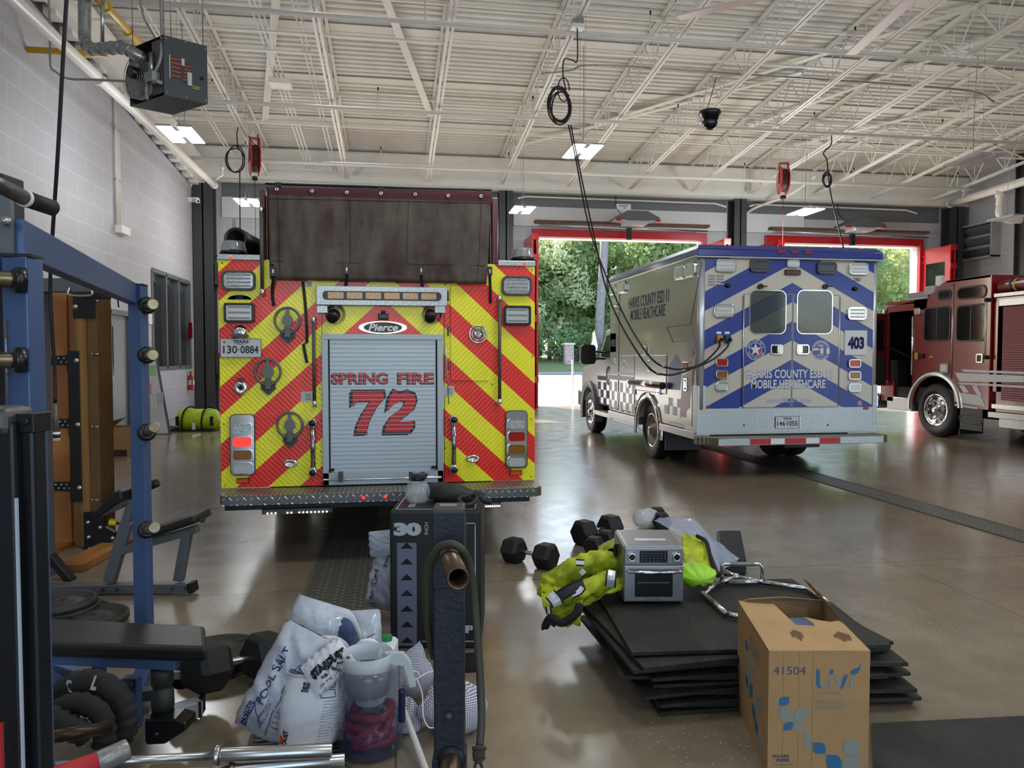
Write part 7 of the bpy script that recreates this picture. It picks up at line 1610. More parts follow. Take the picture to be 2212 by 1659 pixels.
# --- black upright post with pipe pegs and tubing
P0 = atD(971, 1300, 1.76); zt = atD(971, 1098, 1.76).z; ps = thing('weight_post', 'scuffed black steel post with open pipe pegs in the near foreground', 'gym post', (P0.x, P0.y, 0)); M = CF((P0.x, P0.y, 0))
M_scuff = mat('scuffed_navy', (28, 34, 46), .5, .2, c2=(40, 44, 52), vs=60, bump=.2, bs=80)
MB(M_scuff).cbox((0, zt / 2 - .08, 0), .070, zt - .16, .075, M).build('column', ps, bevel=.004); MB(M_scuff).cbox((0, zt - .09, 0), .075, .18, .08, M).build('column_head', ps, bevel=.004)
MB(mat('post_cap', (74, 74, 72), .45, .3, var=.3, vs=30)).cbox((0, zt + .002, 0), .071, .012, .08, M).build('cap', ps, bevel=.003); MB(mat('cap_label', (146, 140, 132), .5)).cbox((-.002, zt + .009, .0), .04, .003, .018, M).build('cap_label', ps)
MB(M_scuff).cbox((0, .56, .002), .078, .19, .082, M).build('sleeve', ps, bevel=.003)
for z in (zt - .078, .758): MB(mat('old_bolt', (82, 76, 72), .4, .6)).lathe([(0, .01), (.008, .009), (.011, 0)], M @ V((.0, z, .040)), -F0, 10).build('bolt', ps)
M_pipeold = mat('bare_steel_pipe', (116, 96, 80), .35, .8, var=.35, vs=16)
for (u0, v0, u1, v1, D1) in ((966, 1192, 990, 1250, 1.47), (975, 1640, 978, 1700, 1.50)):
    a = atD(u0, v0, 1.74); b = atD(u1, v1, D1)
    if v0 > 1500: b = a + (V((0, 0, 0)) - F0 * .25) + RT * -.0
    o = MB(M_pipeold).pipe(a, b, .0225, .019, 30).use(M_dark).cyl(a + (b - a) * .3, a + (b - a) * .31, .019).build('peg', ps); MB(M_blackmat).lathe([(.0, 0), (.034, 0), (.034, .008), (.0225, .012)], a - (b - a).normalized() * -.0, (b - a), 28).build('flange', o)
M_hose = mat('rubber_tubing', (66, 64, 50), .55, var=.2, vs=12)
ht = thing('resistance_tube', 'olive rubber tube looped over the peg of the black post, knotted at its end', 'tube', atD(1030, 1640, 1.6))
pts = [atD(u, v, d_) for u, v, d_ in ((938, 1420, 1.80), (929, 1390, 1.78), (922, 1330, 1.74), (920, 1260, 1.70), (929, 1212, 1.67), (950, 1182, 1.65), (975, 1175, 1.64), (998, 1188, 1.64), (1014, 1220, 1.66), (1024, 1290, 1.68), (1032, 1390, 1.68), (1038, 1480, 1.67), (1040, 1560, 1.65), (1036, 1612, 1.63))]
MB(M_hose).tube(spline(pts, 7), .0088, 12).build('tube', ht)
q = atD(1034, 1628, 1.62); mb = MB(mat('knot_cord', (58, 54, 44), .8, bump=.4, bs=80)); mb.sphere(q, .012, 12, 8, (1.2, 1, 1.6)).tube([q + V((-.012, 0, .012)), q + V((0, -.01, .018)), q + V((.014, 0, .01))], .005).tube([q + V((-.01, 0, -.01)), q + V((0, -.01, -.014)), q + V((.012, 0, -.008))], .005).tube([q, q + V((-.012, 0, -.04))], .003).tube([q, q + V((.01, 0, -.045))], .003); mb.build('knot', ht)
# ================================================================== bags, jars and floor clutter in the middle
def fol(seed, sc): # cheap smooth noise from a few sines
    r = random.Random(seed); w = [(r.uniform(.5, 1.5) * sc, r.uniform(.5, 1.5) * sc, r.uniform(0, 6)) for _ in range(6)]
    return lambda a, b: sum(math.sin(x * a + y * b + p) for x, y, p in w) / 3.0
def bag(name, label, b0, b1, wid, thick, mfront, face=None, seed=1, crimp=.12, taper=.0, top_open=False, cat='bag', mats=None, lean=0.0):
    """filled sack: b0 bottom centre, b1 top centre; wid across, thick through; face = outward direction"""
    b0, b1 = V(b0), V(b1); ax = (b1 - b0); L = ax.length; ax.normalize(); fc = V(face) if face is not None else -F0
    fc = (fc - ax * fc.dot(ax)).normalized(); sd = ax.cross(fc).normalized()
    if sd.dot(RT) < 0: sd = -sd
    nz = fol(seed, 9); nz2 = fol(seed + 5, 26)
    def prof(t): # fullness along the length
        e = min(t / crimp, 1, (1 - t) / crimp if not top_open else 1); return (.10 + .90 * math.sin(min(1, e) * PI / 2)) 
    def fn(s_, t, side=1):   # s_ in -1..1
        f_ = prof(t); w_ = wid / 2 * (1 - taper * t) * (.95 + .05 * f_); q = (1 - abs(s_) ** 3) ** .6
        d = side * thick / 2 * f_ * q * (1 + .15 * nz(s_, t * 3)) + .004 * nz2(s_, t * 4) * side
        return b0 + ax * (L * t) + sd * (s_ * w_) + fc * d + sd * (.006 * nz(t * 3, s_))
    h = thing(name, label, cat, (b0.x, b0.y, max(0, b0.z)))
    mb = MB(mfront); n = 30; m = 34
    def ring(u, v):
        a = u * 4
        if a < 2: return fn(-1 + a, v, 1)
        return fn(1 - (a - 2), v, -1)
    mb.surf(ring, n, m, closed_u=True)
    if not top_open:
        for t in (0, 1):
            c = fn(0, t, 1) * .5 + fn(0, t, -1) * .5
    o = mb.build('sack', h)
    for v_ in o.data.vertices:
        if (h.matrix_basis @ v_.co).z < .004: v_.co.z = .004 - h.location.z
    return h, fn, ax, sd, fc
def ptext(mb, s_, fn, s0, t0, cw, ch, along='t', m=None, lift=.006, bold=.02):
    """lettering wrapped on a sack face: along 't' reads up the sack"""
    vs, fs = text_mesh(s_, bold); x0 = min(p[0] for p in vs); x1 = max(p[0] for p in vs); H = max(p[1] for p in vs)
    if m is not None: mb.use(m)
    out = []
    for x, y in vs:
        a = (x - x0) / (x1 - x0); b = y / H
        if along == 't': s_v, t_v = s0 - ch * b, t0 + cw * a
        elif along == '-t': s_v, t_v = s0 + ch * b, t0 - cw * a
        else: s_v, t_v = s0 + cw * a, t0 + ch * b
        p = fn(s_v, t_v, 1); e = .01; n_ = (fn(s_v + e, t_v, 1) - p).cross(fn(s_v, t_v + e, 1) - p)
        n_ = (CAM - p).normalized()
        out.append(p + n_ * lift)
    mb.add(out, fs, False); return mb
def pline(mb, fn, pts, r=.0016, lift=.004):
    P = [fn(a, b, 1) + (CAM - fn(a, b, 1)).normalized() * lift for a, b in pts]; Q = []
    for p, q in zip(P[:-1], P[1:]): Q.append(p)
    return mb.tube(P, r, 5)
def dens(pts, n=8):
    out = []
    for (a, b), (c, d) in zip(pts[:-1], pts[1:]): out += [(a + (c - a) * k / n, b + (d - b) * k / n) for k in range(n)]
    return out + [pts[-1]]
M_sack = mat('white_woven_sack', (206, 208, 216), .38, bump=.5, bs=16, c2=(176, 180, 192), vs=10); M_ink = mat('navy_ink', (34, 34, 92), .5); M_film = mat('clear_film', (226, 228, 230), .12, alpha=.55, bump=.6, bs=18, coat=.5)
# salt sack leaning to the right, tall one
h, fn, *_ = bag('salt_bag', 'tall white pool salt sack leaning to the right with its print running upward', atD(556, 1588, 3.08), atD(668, 1360, 3.14), .245, .13, M_sack, face=-F0 + EZ * .35, seed=3, crimp=.22, taper=.1)
mb = MB(M_ink); ptext(mb, 'POOL SALT', fn, -.20, .30, .52, .26, m=M_ink, bold=.01); ptext(mb, 'ESSIES', fn, -.45, .04, .24, .26, bold=.03); ptext(mb, 'SWIMMING POOL', fn, -.02, .14, .22, .09, bold=0); ptext(mb, 'POOL SUPPLIES', fn, .12, .14, .2, .09, bold=0)
pline(mb, fn, dens([(.30, .06), (.26, .4), (.30, .72), (.8, .78)])); pline(mb, fn, dens([(-.55, .30), (-.3, .22), (-.05, .18), (.1, .1)]))
for k in range(13):
    ptext(mb, ('DIRECTIONS FOR USE' if k == 12 else 'precautions keep out of reach first aid'), fn, .36, .16 + .045 * k, .50, .018, along='s', bold=.02 if k % 4 == 0 else 0)
mb.build('print', h)
h2, fnt, *_ = bag('plastic_liner_bag', 'crumpled clear and white plastic bag behind the leaning salt sack', atD(640, 1480, 3.28), atD(700, 1300, 3.36), .26, .12, mat('milky_film', (208, 212, 220), .22, bump=.9, bs=9, coat=.4, c2=(178, 184, 196), vs=8), face=-F0 + EZ * .3, seed=8, crimp=.3)
pline(MB(M_ink), fnt, dens([(.2, .2), (.5, .4), (.9, .5)])).build('print', h2)
h2, fnt, *_ = bag('plastic_liner_bag', 'shiny clear plastic bag with black print behind the open blue lined sack', atD(770, 1500, 3.4), atD(768, 1318, 3.46), .24, .10, mat('milky_film', (208, 212, 220)), face=-F0 + EZ * .2, seed=12, crimp=.3)
mb = MB(M_letk); pline(mb, fnt, dens([(.1, .2), (.1, .62), (.8, .72)])); pline(mb, fnt, dens([(.2, .3), (.5, .6), (.4, .4), (.7, .6)])); ptext(mb, 'SALT', fnt, .1, .12, .5, .2, along='s'); mb.build('print', h2)
# open sacks with dark blue lining
M_lining = mat('blue_lining', (52, 64, 104), .5, c2=(86, 98, 134), vs=14); M_paper = mat('absorbent_bag_white', (222, 222, 226), .42, bump=.4, bs=14)
def open_sack(label, c, top, wid, dep, opening_up, seed, name='open_sack'):
    """standing sack whose open rolled mouth shows the lining"""
    c, top = V(c), V(top); ax = top - c; nz = fol(seed, 8)
    sd = RT; fd = -F0
    def ringp(a, t):
        w_ = wid / 2 * (1 + .12 * math.sin(PI * t) + .04 * nz(a, t * 4)); d_ = dep / 2 * (1 + .14 * math.sin(PI * t) + .05 * nz(a + 2, t * 3)) * (1 - .35 * t)
        return c + ax * t + sd * (w_ * math.copysign(abs(math.cos(a)) ** .7, math.cos(a))) + fd * (d_ * math.copysign(abs(math.sin(a)) ** .8, math.sin(a)))
    h = thing(name, label, 'bag', c)
    o = MB(M_paper).surf(lambda u, v: ringp(2 * PI * u, v), 40, 26, closed_u=True).build('sack', h); so = o.modifiers.new('thickness', 'SOLIDIFY'); so.thickness = .002
    fn_ = lambda s_, t, side=1: ringp(PI / 2 - s_ * PI / 2, t)
    def mouth(u, v):
        a = 2 * PI * u; p = ringp(a, 1); back = max(0, -math.sin(a)); up_ = opening_up * (.15 + back) 
        q = p + EZ * (up_ * v) - F0 * (-.04 * v * back) ; return q - EZ * (.0) + (p - top) * (.12 * v)
    m1 = MB(M_paper).surf(mouth, 40, 8, closed_u=True).build('rolled_mouth', h); so = m1.modifiers.new('thickness', 'SOLIDIFY'); so.thickness = .003
    def inner(u, v):
        a = 2 * PI * u; p = mouth(u, .85) ; ctr = top + EZ * (opening_up * .45); return p.lerp(ctr - EZ * .10 * v, .07 + .5 * v)
    MB(M_lining).surf(inner, 40, 6, closed_u=True).poly([inner(k / 20, 1) for k in range(20)]).build('lining', h)
    return h, fn_
h, fn = open_sack('white absorbent sack with open mouth showing a dark blue lining, orange patch at its base', atD(668, 1592, 3.02), atD(690, 1452, 3.06), .235, .17, .10, 4)
mb = MB(M_ink)
ptext(mb, 'STARDUST', fn, -.05, .80, .14, .12, along='t', m=M_letk, bold=.06); ptext(mb, 'DUST', fn, -.32, .02, .22, .14, along='t', bold=.05)
mb.use(M_ink)
for k in range(15): ptext(mb, 'absorbs oil grease water and other spills', fn, .16, .66 - .042 * k, .68, .016, along='s', bold=0)
for b0_ in (.72, .86): pline(mb, fn, dens([(.10, b0_), (.10, b0_ + .11), (.40, b0_ + .11), (.40, b0_), (.10, b0_)], 4)); 
mb.use(mat('orange_print', (214, 84, 34), .5)); e = 8
for i in range(e):
    a = -.96 + .5 * i / e; b = a + .5 / e; P = [fn(a, .01) - F0 * .003, fn(b, .01) - F0 * .003, fn(b, .26 - .02 * i) - F0 * .003, fn(a, .28 - .02 * i) - F0 * .003]; mb.add(P, [(0, 1, 2, 3)])
mb.build('print', h)
h, fn = open_sack('second open white sack standing behind, with a large blue lined flap', atD(716, 1545, 3.22), atD(722, 1418, 3.26), .20, .12, .16, 14)
h, fnt, *_ = bag('folded_sack', 'folded over sack top printed with black star lettering', atD(668, 1472, 2.98), atD(752, 1404, 3.04), .15, .06, M_paper, face=-F0 + EZ * .6 - RT * .1, seed=22, crimp=.3)
mb = MB(M_letk); ptext(mb, 'STARDUST', fnt, .15, .1, .85, .42, along='t', bold=.08, lift=.007); ptext(mb, 'super absorbent', fnt, .45, .25, .7, .16, along='t', bold=.03, lift=.006); ptext(mb, 'spill and clean up', fnt, .75, .1, .7, .12, along='t', bold=0, lift=.006); mb.build('print', h)
# sack by the jump box
h, fn, *_ = bag('salt_bag', 'white pool salt sack slumped against the left side of the jump box', atD(822, 1316, 4.45), atD(845, 1188, 4.5), .22, .15, M_sack, face=-F0 - RT * .3 + EZ * .2, seed=31, crimp=.2, taper=.15)
mb = MB(M_ink); ptext(mb, 'POOL SALT', fn, -.50, .66, .6, .26, along='-t', m=M_ink, bold=.01); ptext(mb, 'LESSLIE', fn, .05, .98, .26, .2, along='-t'); pline(mb, fn, dens([(-.72, .7), (-.5, .95), (-.2, .98)])); mb.build('print', h)
h2, fnt, *_ = bag('sack_top', 'empty crimped top of the salt sack beside the jump box', atD(826, 1200, 4.42), atD(822, 1146, 4.44), .15, .03, M_sack, face=-F0 + EZ * .1, seed=41, crimp=.3); h2.name = 'salt_bag_flap'
# --- clear jar with red coil, frosted pitcher and white jug
M_pet = mat('clear_pet', (56, 62, 92), .06, alpha=.30, coat=1.0); M_frost = mat('frosted_plastic', (210, 218, 220), .35, alpha=.78); M_hdpe = mat('white_hdpe', (232, 234, 240), .35)
jp = G(800, 1618); jr = .128
hj = thing('plastic_jar', 'large clear plastic jar holding a coiled red hose', 'jar', jp)
pr = [(.0, .003), (jr * .9, .003), (jr, .02), (jr, .12), (jr * .985, .125), (jr, .13), (jr, .26), (jr * .97, .30), (jr * .99, .32), (jr * 1.0, .36)]
MB(M_pet).lathe(pr + [(r_ - .0022, z_ + (.002 if i == 0 else 0)) for i, (r_, z_) in list(enumerate(pr))[::-1]], jp, EZ, 48).build('jar_wall', hj)
MB(mat('jar_grip_navy', (20, 22, 60), .3)).tube(spline([jp + RT * (jr * 1.02) - F0 * .01 + EZ * z for z in (.12, .15, .20, .25)], 5), .014, 8).build('grip', hj)
cp = [jp + V(((.075 + .015 * math.sin(k * .37)) * math.cos(2 * PI * k / 22), (.075 + .015 * math.sin(k * .37)) * math.sin(2 * PI * k / 22), .022 + .0016 * k + .006 * math.sin(k * .8))) for k in range(100)]
h = thing('red_hose_coil', 'red ribbed hose coiled inside the clear jar', 'hose', jp + EZ * .012); MB(mat('red_rubber_hose', (170, 24, 34), .4)).tube(cp, .0165, 10).build('coil', h); MB(mat('red_rubber_hose', (170, 24, 34))).tube(spline([jp + V((-.06, -.08, .05)), jp + V((-.02, -.1, .12)), jp + V((.05, -.08, .10)), jp + V((.09, -.03, .16))], 6), .015, 10).build('loop', h)
tag(MB(M_hdpe).lathe([(0, 0), (.06, 0), (.062, .01), (.062, .07), (0, .07)], jp + V((.0, .02, .19)), EZ, 28).build('inner_tub'), 'white tub showing through the clear jar above the red hose', 'tub')
pq = jp + EZ * .245 - F0 * .02 - RT * .005; hp = thing('pitcher', 'frosted plastic measuring pitcher set in the top of the clear jar', 'pitcher', pq)
pr = [(.0, .0), (.082, .0), (.088, .06), (.094, .12), (.100, .165)]; MB(M_frost).lathe(pr + [(r_ - .0025, z_ + (.002 if i == 0 else 0)) for i, (r_, z_) in list(enumerate(pr))[::-1]], pq, EZ, 40).build('cup', hp)
q = pq + RT * .1 + EZ * .155; MB(M_frost).prism([(-.03, .01), (.045, .01), (.075, -.03), (.095, -.13), (.070, -.135), (.045, -.045), (-.005, -.04)], CF(q), -.012, .012).build('handle', hp, bevel=.004)
MB(mat('graduation_green', (60, 110, 90), .5)).cbox(pq + EZ * .13 + F0 * .0, .06, .004, .004).cbox(pq + EZ * .115, .06, .004, .004).build('graduation', hp)
q = G(800, 1590) + F0 * .20; hz_ = .30; hb = thing('bleach_jug', 'white plastic jug with arched handle and green cap behind the pitcher', 'jug', V((q.x, q.y, 0)))
qq = atD(800, 1470, 3.12); Mj = CF(V((qq.x, qq.y, qq.z))); k = 3.12 / F
MB(M_hdpe).prism([(u * k, v * k) for u, v in ((-48, -200), (52, -200), (56, -30), (56, 78), (50, 86), (24, 84), (20, 70), (18, 8), (-44, 4), (-50, -10))], Mj, -.075, .055).build('body', hb, bevel=.018, seg=3)
MB(M_hdpe).tube(spline([Mj @ V((-40 * k, -4 * k, 0)), Mj @ V((-40 * k, 40 * k, 0)), Mj @ V((-22 * k, 78 * k, 0)), Mj @ V((4 * k, 84 * k, 0)), Mj @ V((26 * k, 62 * k, 0)), Mj @ V((32 * k, 30 * k, 0))], 6), .0145, 12).build('handle', hb)
MB(M_hdpe).cyl(Mj @ V((36 * k, 80 * k, -.01)), Mj @ V((36 * k, 88 * k, -.01)), .02, n=20).use(mat('cap_green', (28, 128, 66), .4)).cyl(Mj @ V((36 * k, 86 * k, -.01)), Mj @ V((36 * k, 98 * k, -.01)), .0215, n=24).build('cap', hb, bevel=.002)
# --- mesh ball bags and white pole
t = NT('white_mesh_cloth'); ob = t.obj(); q = t.sep(ob); vo = t.math('MULTIPLY', t.math('SINE', t.math('MULTIPLY', t.math('ADD', q[0], q[2]), 420.0)), t.math('SINE', t.math('MULTIPLY', t.math('SUBTRACT', q[0], q[2]), 420.0)))
t.col(t.mix(t.ramp(vo, .10, .25), lin((214, 210, 220)), lin((44, 46, 72)))); t.set(Roughness=.7); M_mesh = t.m
def meshbag(c, r, sc, label, seed, tuft=None):
    c = V(c); nz = fol(seed, 3); h = thing('mesh_bag', label, 'bag', V((c.x, c.y, c.z - r * sc[2])))
    def f_(u, v):
        a = 2 * PI * u; ph = PI * v; q = 1 + .10 * nz(a, ph * 1.5) ; p = RT * (r * sc[0] * math.sin(ph) * math.cos(a) * q) + F0 * (r * sc[1] * math.sin(ph) * math.sin(a) * q) + EZ * (r * sc[2] * math.cos(ph) * q)
        if tuft: 
            w_ = max(0, 1 - v * 5); p += V(tuft) * w_
        p = c + p; p.z = max(p.z, .004); return p
    MB(M_mesh).surf(f_, 32, 24, closed_u=True).build('net', h); return h
c = atZ(980, 1530, .10); h1 = meshbag(c, .125, (1.15, .8, .88), 'round white mesh ball bag lying right behind the black post', 2)
c = atZ(893, 1460, .13); h3 = meshbag(c, .11, (.85, .7, .95), 'white mesh bag with knotted drawstring standing against the jump box', 5, tuft=RT * .03 + EZ * .05)
c = atZ(882, 1555, .045); h4 = meshbag(c, .075, (.7, .6, 1.25), 'small drooping white mesh bag end beside the white pole', 9)
mb = MB(mat('white_cord', (220, 218, 222), .6)); mb.tube(spline([atD(u, v, d_) for u, v, d_ in ((878, 1478, 3.2), (905, 1462, 3.15), (898, 1450, 3.15), (885, 1458, 3.14), (893, 1470, 3.13), (925, 1452, 3.2), (945, 1450, 3.22))], 6), .0028, 6).tube(spline([atD(u, v, d_) for u, v, d_ in ((900, 1465, 3.12), (912, 1500, 3.08), (914, 1545, 3.04), (925, 1570, 3.02), (940, 1572, 3.02))], 6), .0028, 6); mb.build('drawstring', h3)
a = atD(803, 1345, 3.75); b = G(930, 1690, .012); tag(MB(mat('white_pole_paint', (206, 200, 188), .4)).cyl(a, b, .0125, n=16).build('white_pole'), 'thin white pole slanting down to the floor between the jar and the black post', 'pole')
tag(MB(M_blackmat).cbox(G(1018, 1430, .02), .10, .16, .035).build('foot_plate'), 'black foot plate on the floor between the jump box and the black post', 'foot plate')

# ================================================================== rubber mats, oven, jackets, trap bar, carton on the right
t = NT('ribbed_rubber'); q = t.sep(t.obj()); s1 = t.math('SINE', t.math('MULTIPLY', q[0], 520.0)); n = t.noise(t.obj(), 5, 5); t.col(t.mix(t.ramp(n, .4, .7), lin((30, 28, 25)), lin((48, 44, 38)))); t.set(Roughness=.62); t.bump(s1, .35, .003); M_mat = t.m
SZ = .27; top_c = [G(1296, 1275, SZ), G(1700, 1252, SZ), G(1912, 1368, SZ), G(1353, 1384, SZ)]
cc = sum(top_c, V((0, 0, 0))) / 4
ex = (top_c[2] - top_c[3]).normalized(); rot0 = math.atan2(ex.y, ex.x)
LXm, LYm = 1.22, 1.02
def rmat(z, dx, dy, rot, label, sx=LXm, sy=LYm, th=.016, warp=0.0):
    o = None; mb = MB(M_mat); nx, ny = 12, 8
    M = Matrix.Translation((0, 0, 0)); vs = []; fs = []
    for zz in (0, th):
        for j in range(ny + 1):
            for i in range(nx + 1):
                x = -sx / 2 + sx * i / nx; y = -sy / 2 + sy * j / ny; vs.append((x, y, zz + warp * ((x / sx * 2) ** 2 * .6 + (y / sy * 2) ** 2 * .5) * math.sin(x * 3 + y * 2 + rot * 9)))
    n1 = (nx + 1) * (ny + 1)
    for j in range(ny):
        for i in range(nx):
            a = j * (nx + 1) + i; fs += [(a, a + nx + 1, a + nx + 2, a + 1), (n1 + a, n1 + a + 1, n1 + a + nx + 2, n1 + a + nx + 1)]
    for i in range(nx): fs += [(i, i + 1, n1 + i + 1, n1 + i), (ny * (nx + 1) + i, n1 + ny * (nx + 1) + i, n1 + ny * (nx + 1) + i + 1, ny * (nx + 1) + i + 1)]
    for j in range(ny): a = j * (nx + 1); b = a + nx; fs += [(a, n1 + a, n1 + a + nx + 1, a + nx + 1), (b, b + nx + 1, n1 + b + nx + 1, n1 + b)]
    mb.add(vs, fs, False); o = mb.build('rubber_mat', loc=None, local=True); o.location = V((cc.x, cc.y, 0)) + RT * dx + F0 * dy + EZ * z; o.rotation_euler = (0, 0, rot0 + rot)
    return tag(o, label, 'mat', 'rubber mats in the stack under the oven')
names = ['bottom mat of the black rubber stack', 'second mat from the bottom of the black rubber stack', 'third mat from the bottom of the black rubber stack', 'fourth mat from the bottom, its corner poking out to the right', 'fifth mat from the bottom of the rubber stack', 'sixth mat from the bottom of the rubber stack', 'seventh mat from the bottom, turned slightly towards the jacket', 'eighth mat from the bottom of the rubber stack', 'ninth mat from the bottom, broad and turned out to the right', 'third mat from the top of the rubber stack', 'mat just under the topmost, its near left corner sticking out', 'topmost mat of the rubber stack, under the oven and chrome bar']
offs = [(.02, -.10, .05), (.06, -.12, -.02), (.00, -.08, .08), (.05, -.10, -.05), (-.03, -.07, .11), (.08, -.05, .02), (-.02, -.09, -.06), (.04, -.06, .06), (.07, .0, -.07), (-.05, -.04, .10), (-.03, -.05, .13), (0, 0, 0)]
for i, (nm, (dx, dy, ro)) in enumerate(zip(names, offs)): rmat(.003 + i * .0218, dx + (.06 if i < 4 else 0), dy * .45, ro * 1.15, nm, sx=LXm * (1.0 if i < 8 else 1.04 if i < 11 else 1.0), warp=.004 if 0 < i < 11 else 0)
SZ = .003 + 11 * .0218 + .0165
tag(MB(M_mat).add([G(1884, 1562, .018), G(2230, 1545, .018), G(2330, 1720, .018), G(1890, 1720, .018), G(1884, 1562, .002), G(2230, 1545, .002), G(2330, 1720, .002), G(1890, 1720, .002)], [(0, 3, 2, 1), (4, 5, 6, 7), (0, 1, 5, 4), (3, 0, 4, 7), (1, 2, 6, 5), (2, 3, 7, 6)]).build('floor_mat'), 'single black rubber mat lying flat on the floor right of the carton', 'mat')
# --- toaster oven
op = G(1346, 1301, SZ + .012); k = (op - CAM).dot(F0) / F; Mo = CF(op); Wo = 131 * k; Ho = 126 * k; Do = .36
M_oven = mat('brushed_oven_steel', (168, 170, 172), .32, .85, var=.08, vs=30)
ov = thing('toaster_oven', 'silver countertop air fryer oven with black control panel on the rubber mats', 'oven', op)
MB(M_oven).prism([(0, 0), (0, Ho - .012), (.012, Ho), (Wo - .012, Ho), (Wo, Ho - .012), (Wo, 0)], Mo, -Do, 0).build('oven_body', ov, bevel=.008, seg=3)
zp = Ho - .108
MB(M_oven).cbox((Wo / 2, Ho - .055, .008), Wo - .006, .092, .016, Mo).build('control_fascia', ov, bevel=.012, seg=3)
cpn = MB(M_blackgloss).cbox((Wo / 2 - .002, Ho - .058, .0175), .150, .064, .003, Mo); cp_ = cpn.build('control_panel', ov, bevel=.003)
mb = MB(mat('panel_icons', (170, 176, 182), .4))
for r_ in range(4):
    for c_ in range(8 if r_ == 0 else (6 if r_ == 3 else 7)):
        mb.cbox((Wo / 2 - .062 + .0175 * c_ * (1 if r_ == 0 else 1.15), Ho - .040 - .0135 * r_, .0192), .004 if r_ else .005, .003, .0004, Mo)
mb.build('icons', cp_)
for x in (.036, Wo - .036): MB(M_chrome).lathe([(.024, 0), (.024, .008), (.021, .02), (.017, .022), (.015, .012)], Mo @ V((x - (.006 if x > .1 else -.006), Ho - .058, .016)), -F0, 26).use(M_blackgloss).lathe([(0, .017), (.016, .017)], Mo @ V((x - (.006 if x > .1 else -.006), Ho - .058, .016)), -F0, 22).build('dial', ov)
dr = MB(M_oven).cbox((Wo / 2, (zp) / 2 + .004, .007), Wo - .004, zp - .006, .014, Mo).build('oven_door', ov, bevel=.006, seg=2)
MB(M_blackgloss).rprism(Wo * .63, zp * .66, .006, Mo @ Matrix.Translation((Wo / 2, zp * .50, 0)), .014, .0155).use(M_steel).cbox((Wo / 2, zp * .55, .016), Wo * .53, .003, .001, Mo).build('door_glass', dr)
MB(M_chrome).tube([Mo @ V((.020, zp - .026, .012)), Mo @ V((.022, zp - .026, .04)), Mo @ V((Wo / 2, zp - .028, .048)), Mo @ V((Wo - .022, zp - .026, .04)), Mo @ V((Wo - .020, zp - .026, .012))], .0085, 10).build('door_handle', dr)
MB(mat('embossed_grey', (120, 122, 124), .4, .6)).text('Whirlook', Mo @ Matrix.Translation((Wo / 2, .016, .0145)), .012, .085, .0005, .03).build('embossed_name', dr)
for x in (.015, Wo - .015): MB(M_black).cyl(Mo @ V((x, 0, -.03)), Mo @ V((x, -.012, -.03)), .008).cyl(Mo @ V((x, 0, -Do + .03)), Mo @ V((x, -.012, -Do + .03)), .008).build('foot', ov)
MB(mat('oven_label', (216, 220, 224), .4)).cbox((Wo * .36, Ho + .001, -.12), .07, .001, .05, Mo).cbox((Wo * .62, Ho + .001, -.12), .10, .001, .04, Mo).build('top_label', ov)
MB(M_dark).cbox((-.001, Ho * .8, -.1), .002, .02, .05, Mo).build('side_vent', ov)
# --- high visibility jackets
CT = bpy.data.textures.new('crumple', 'CLOUDS'); CT.noise_scale = .045; CT.noise_depth = 3
def crumple(o, s_):
    d_ = o.modifiers.new('crumple', 'DISPLACE'); d_.texture = CT; d_.strength = s_ * 2.4; d_.mid_level = .5; d_.texture_coords = 'LOCAL'
def cloth(name, pts, nu, nv, amp, seed, m, parent, th=.006, fq=7, zmin=None):
    """draped sheet through a 4 x 4 grid of control points"""
    r_ = fol(seed, fq); r2 = fol(seed + 3, fq * 2.6)
    def B(t): return ((1 - t) ** 3, 3 * t * (1 - t) ** 2, 3 * t * t * (1 - t), t ** 3)
    def f_(u, v):
        bu, bv = B(u), B(v); p = V((0, 0, 0))
        for j in range(4):
            for i in range(4): p += V(pts[j][i]) * (bu[i] * bv[j])
        p += (EZ * .8 - F0 * .6) * (amp * (r_(u, v) + .45 * r2(u, v))) + RT * amp * .5 * r_(v, u)
        if zmin is not None: p.z = max(p.z, zmin)
        return p
    o = MB(m).surf(f_, nu, nv).build(name, parent); crumple(o, .5 * amp); so = o.modifiers.new('thickness', 'SOLIDIFY'); so.thickness = th; return o, f_
def A(u, v, D): return atD(u, v, D)
M_hvd = mat('hi_vis_dirty', (196, 204, 30), .65, var=.3, vs=7, bump=.5, bs=9, c2=(128, 140, 20)); M_hvl = mat('hi_vis_lime', (176, 236, 40), .5, bump=.4, bs=8, c2=(160, 214, 60), vs=5)
jk = thing('safety_jacket', 'crumpled yellow high visibility jacket with silver bands draped off the rubber mats', 'jacket', G(1230, 1355))
def sleeve(pts, rr, nm, m):
    o = MB(m).tube(spline(pts, 14), [x * (1 + .05 * math.sin(i * .9)) for i, x in enumerate(interp(rr, (len(pts) - 1) * 14 + 1))], 36).build(nm, jk); crumple(o, .02)
def interp(a, n):
    return [a[min(len(a) - 2, int(k * (len(a) - 1) / (n - 1)))] * (1 - (k * (len(a) - 1) / (n - 1) - min(len(a) - 2, int(k * (len(a) - 1) / (n - 1))))) + a[min(len(a) - 2, int(k * (len(a) - 1) / (n - 1))) + 1] * (k * (len(a) - 1) / (n - 1) - min(len(a) - 2, int(k * (len(a) - 1) / (n - 1)))) for k in range(n)]
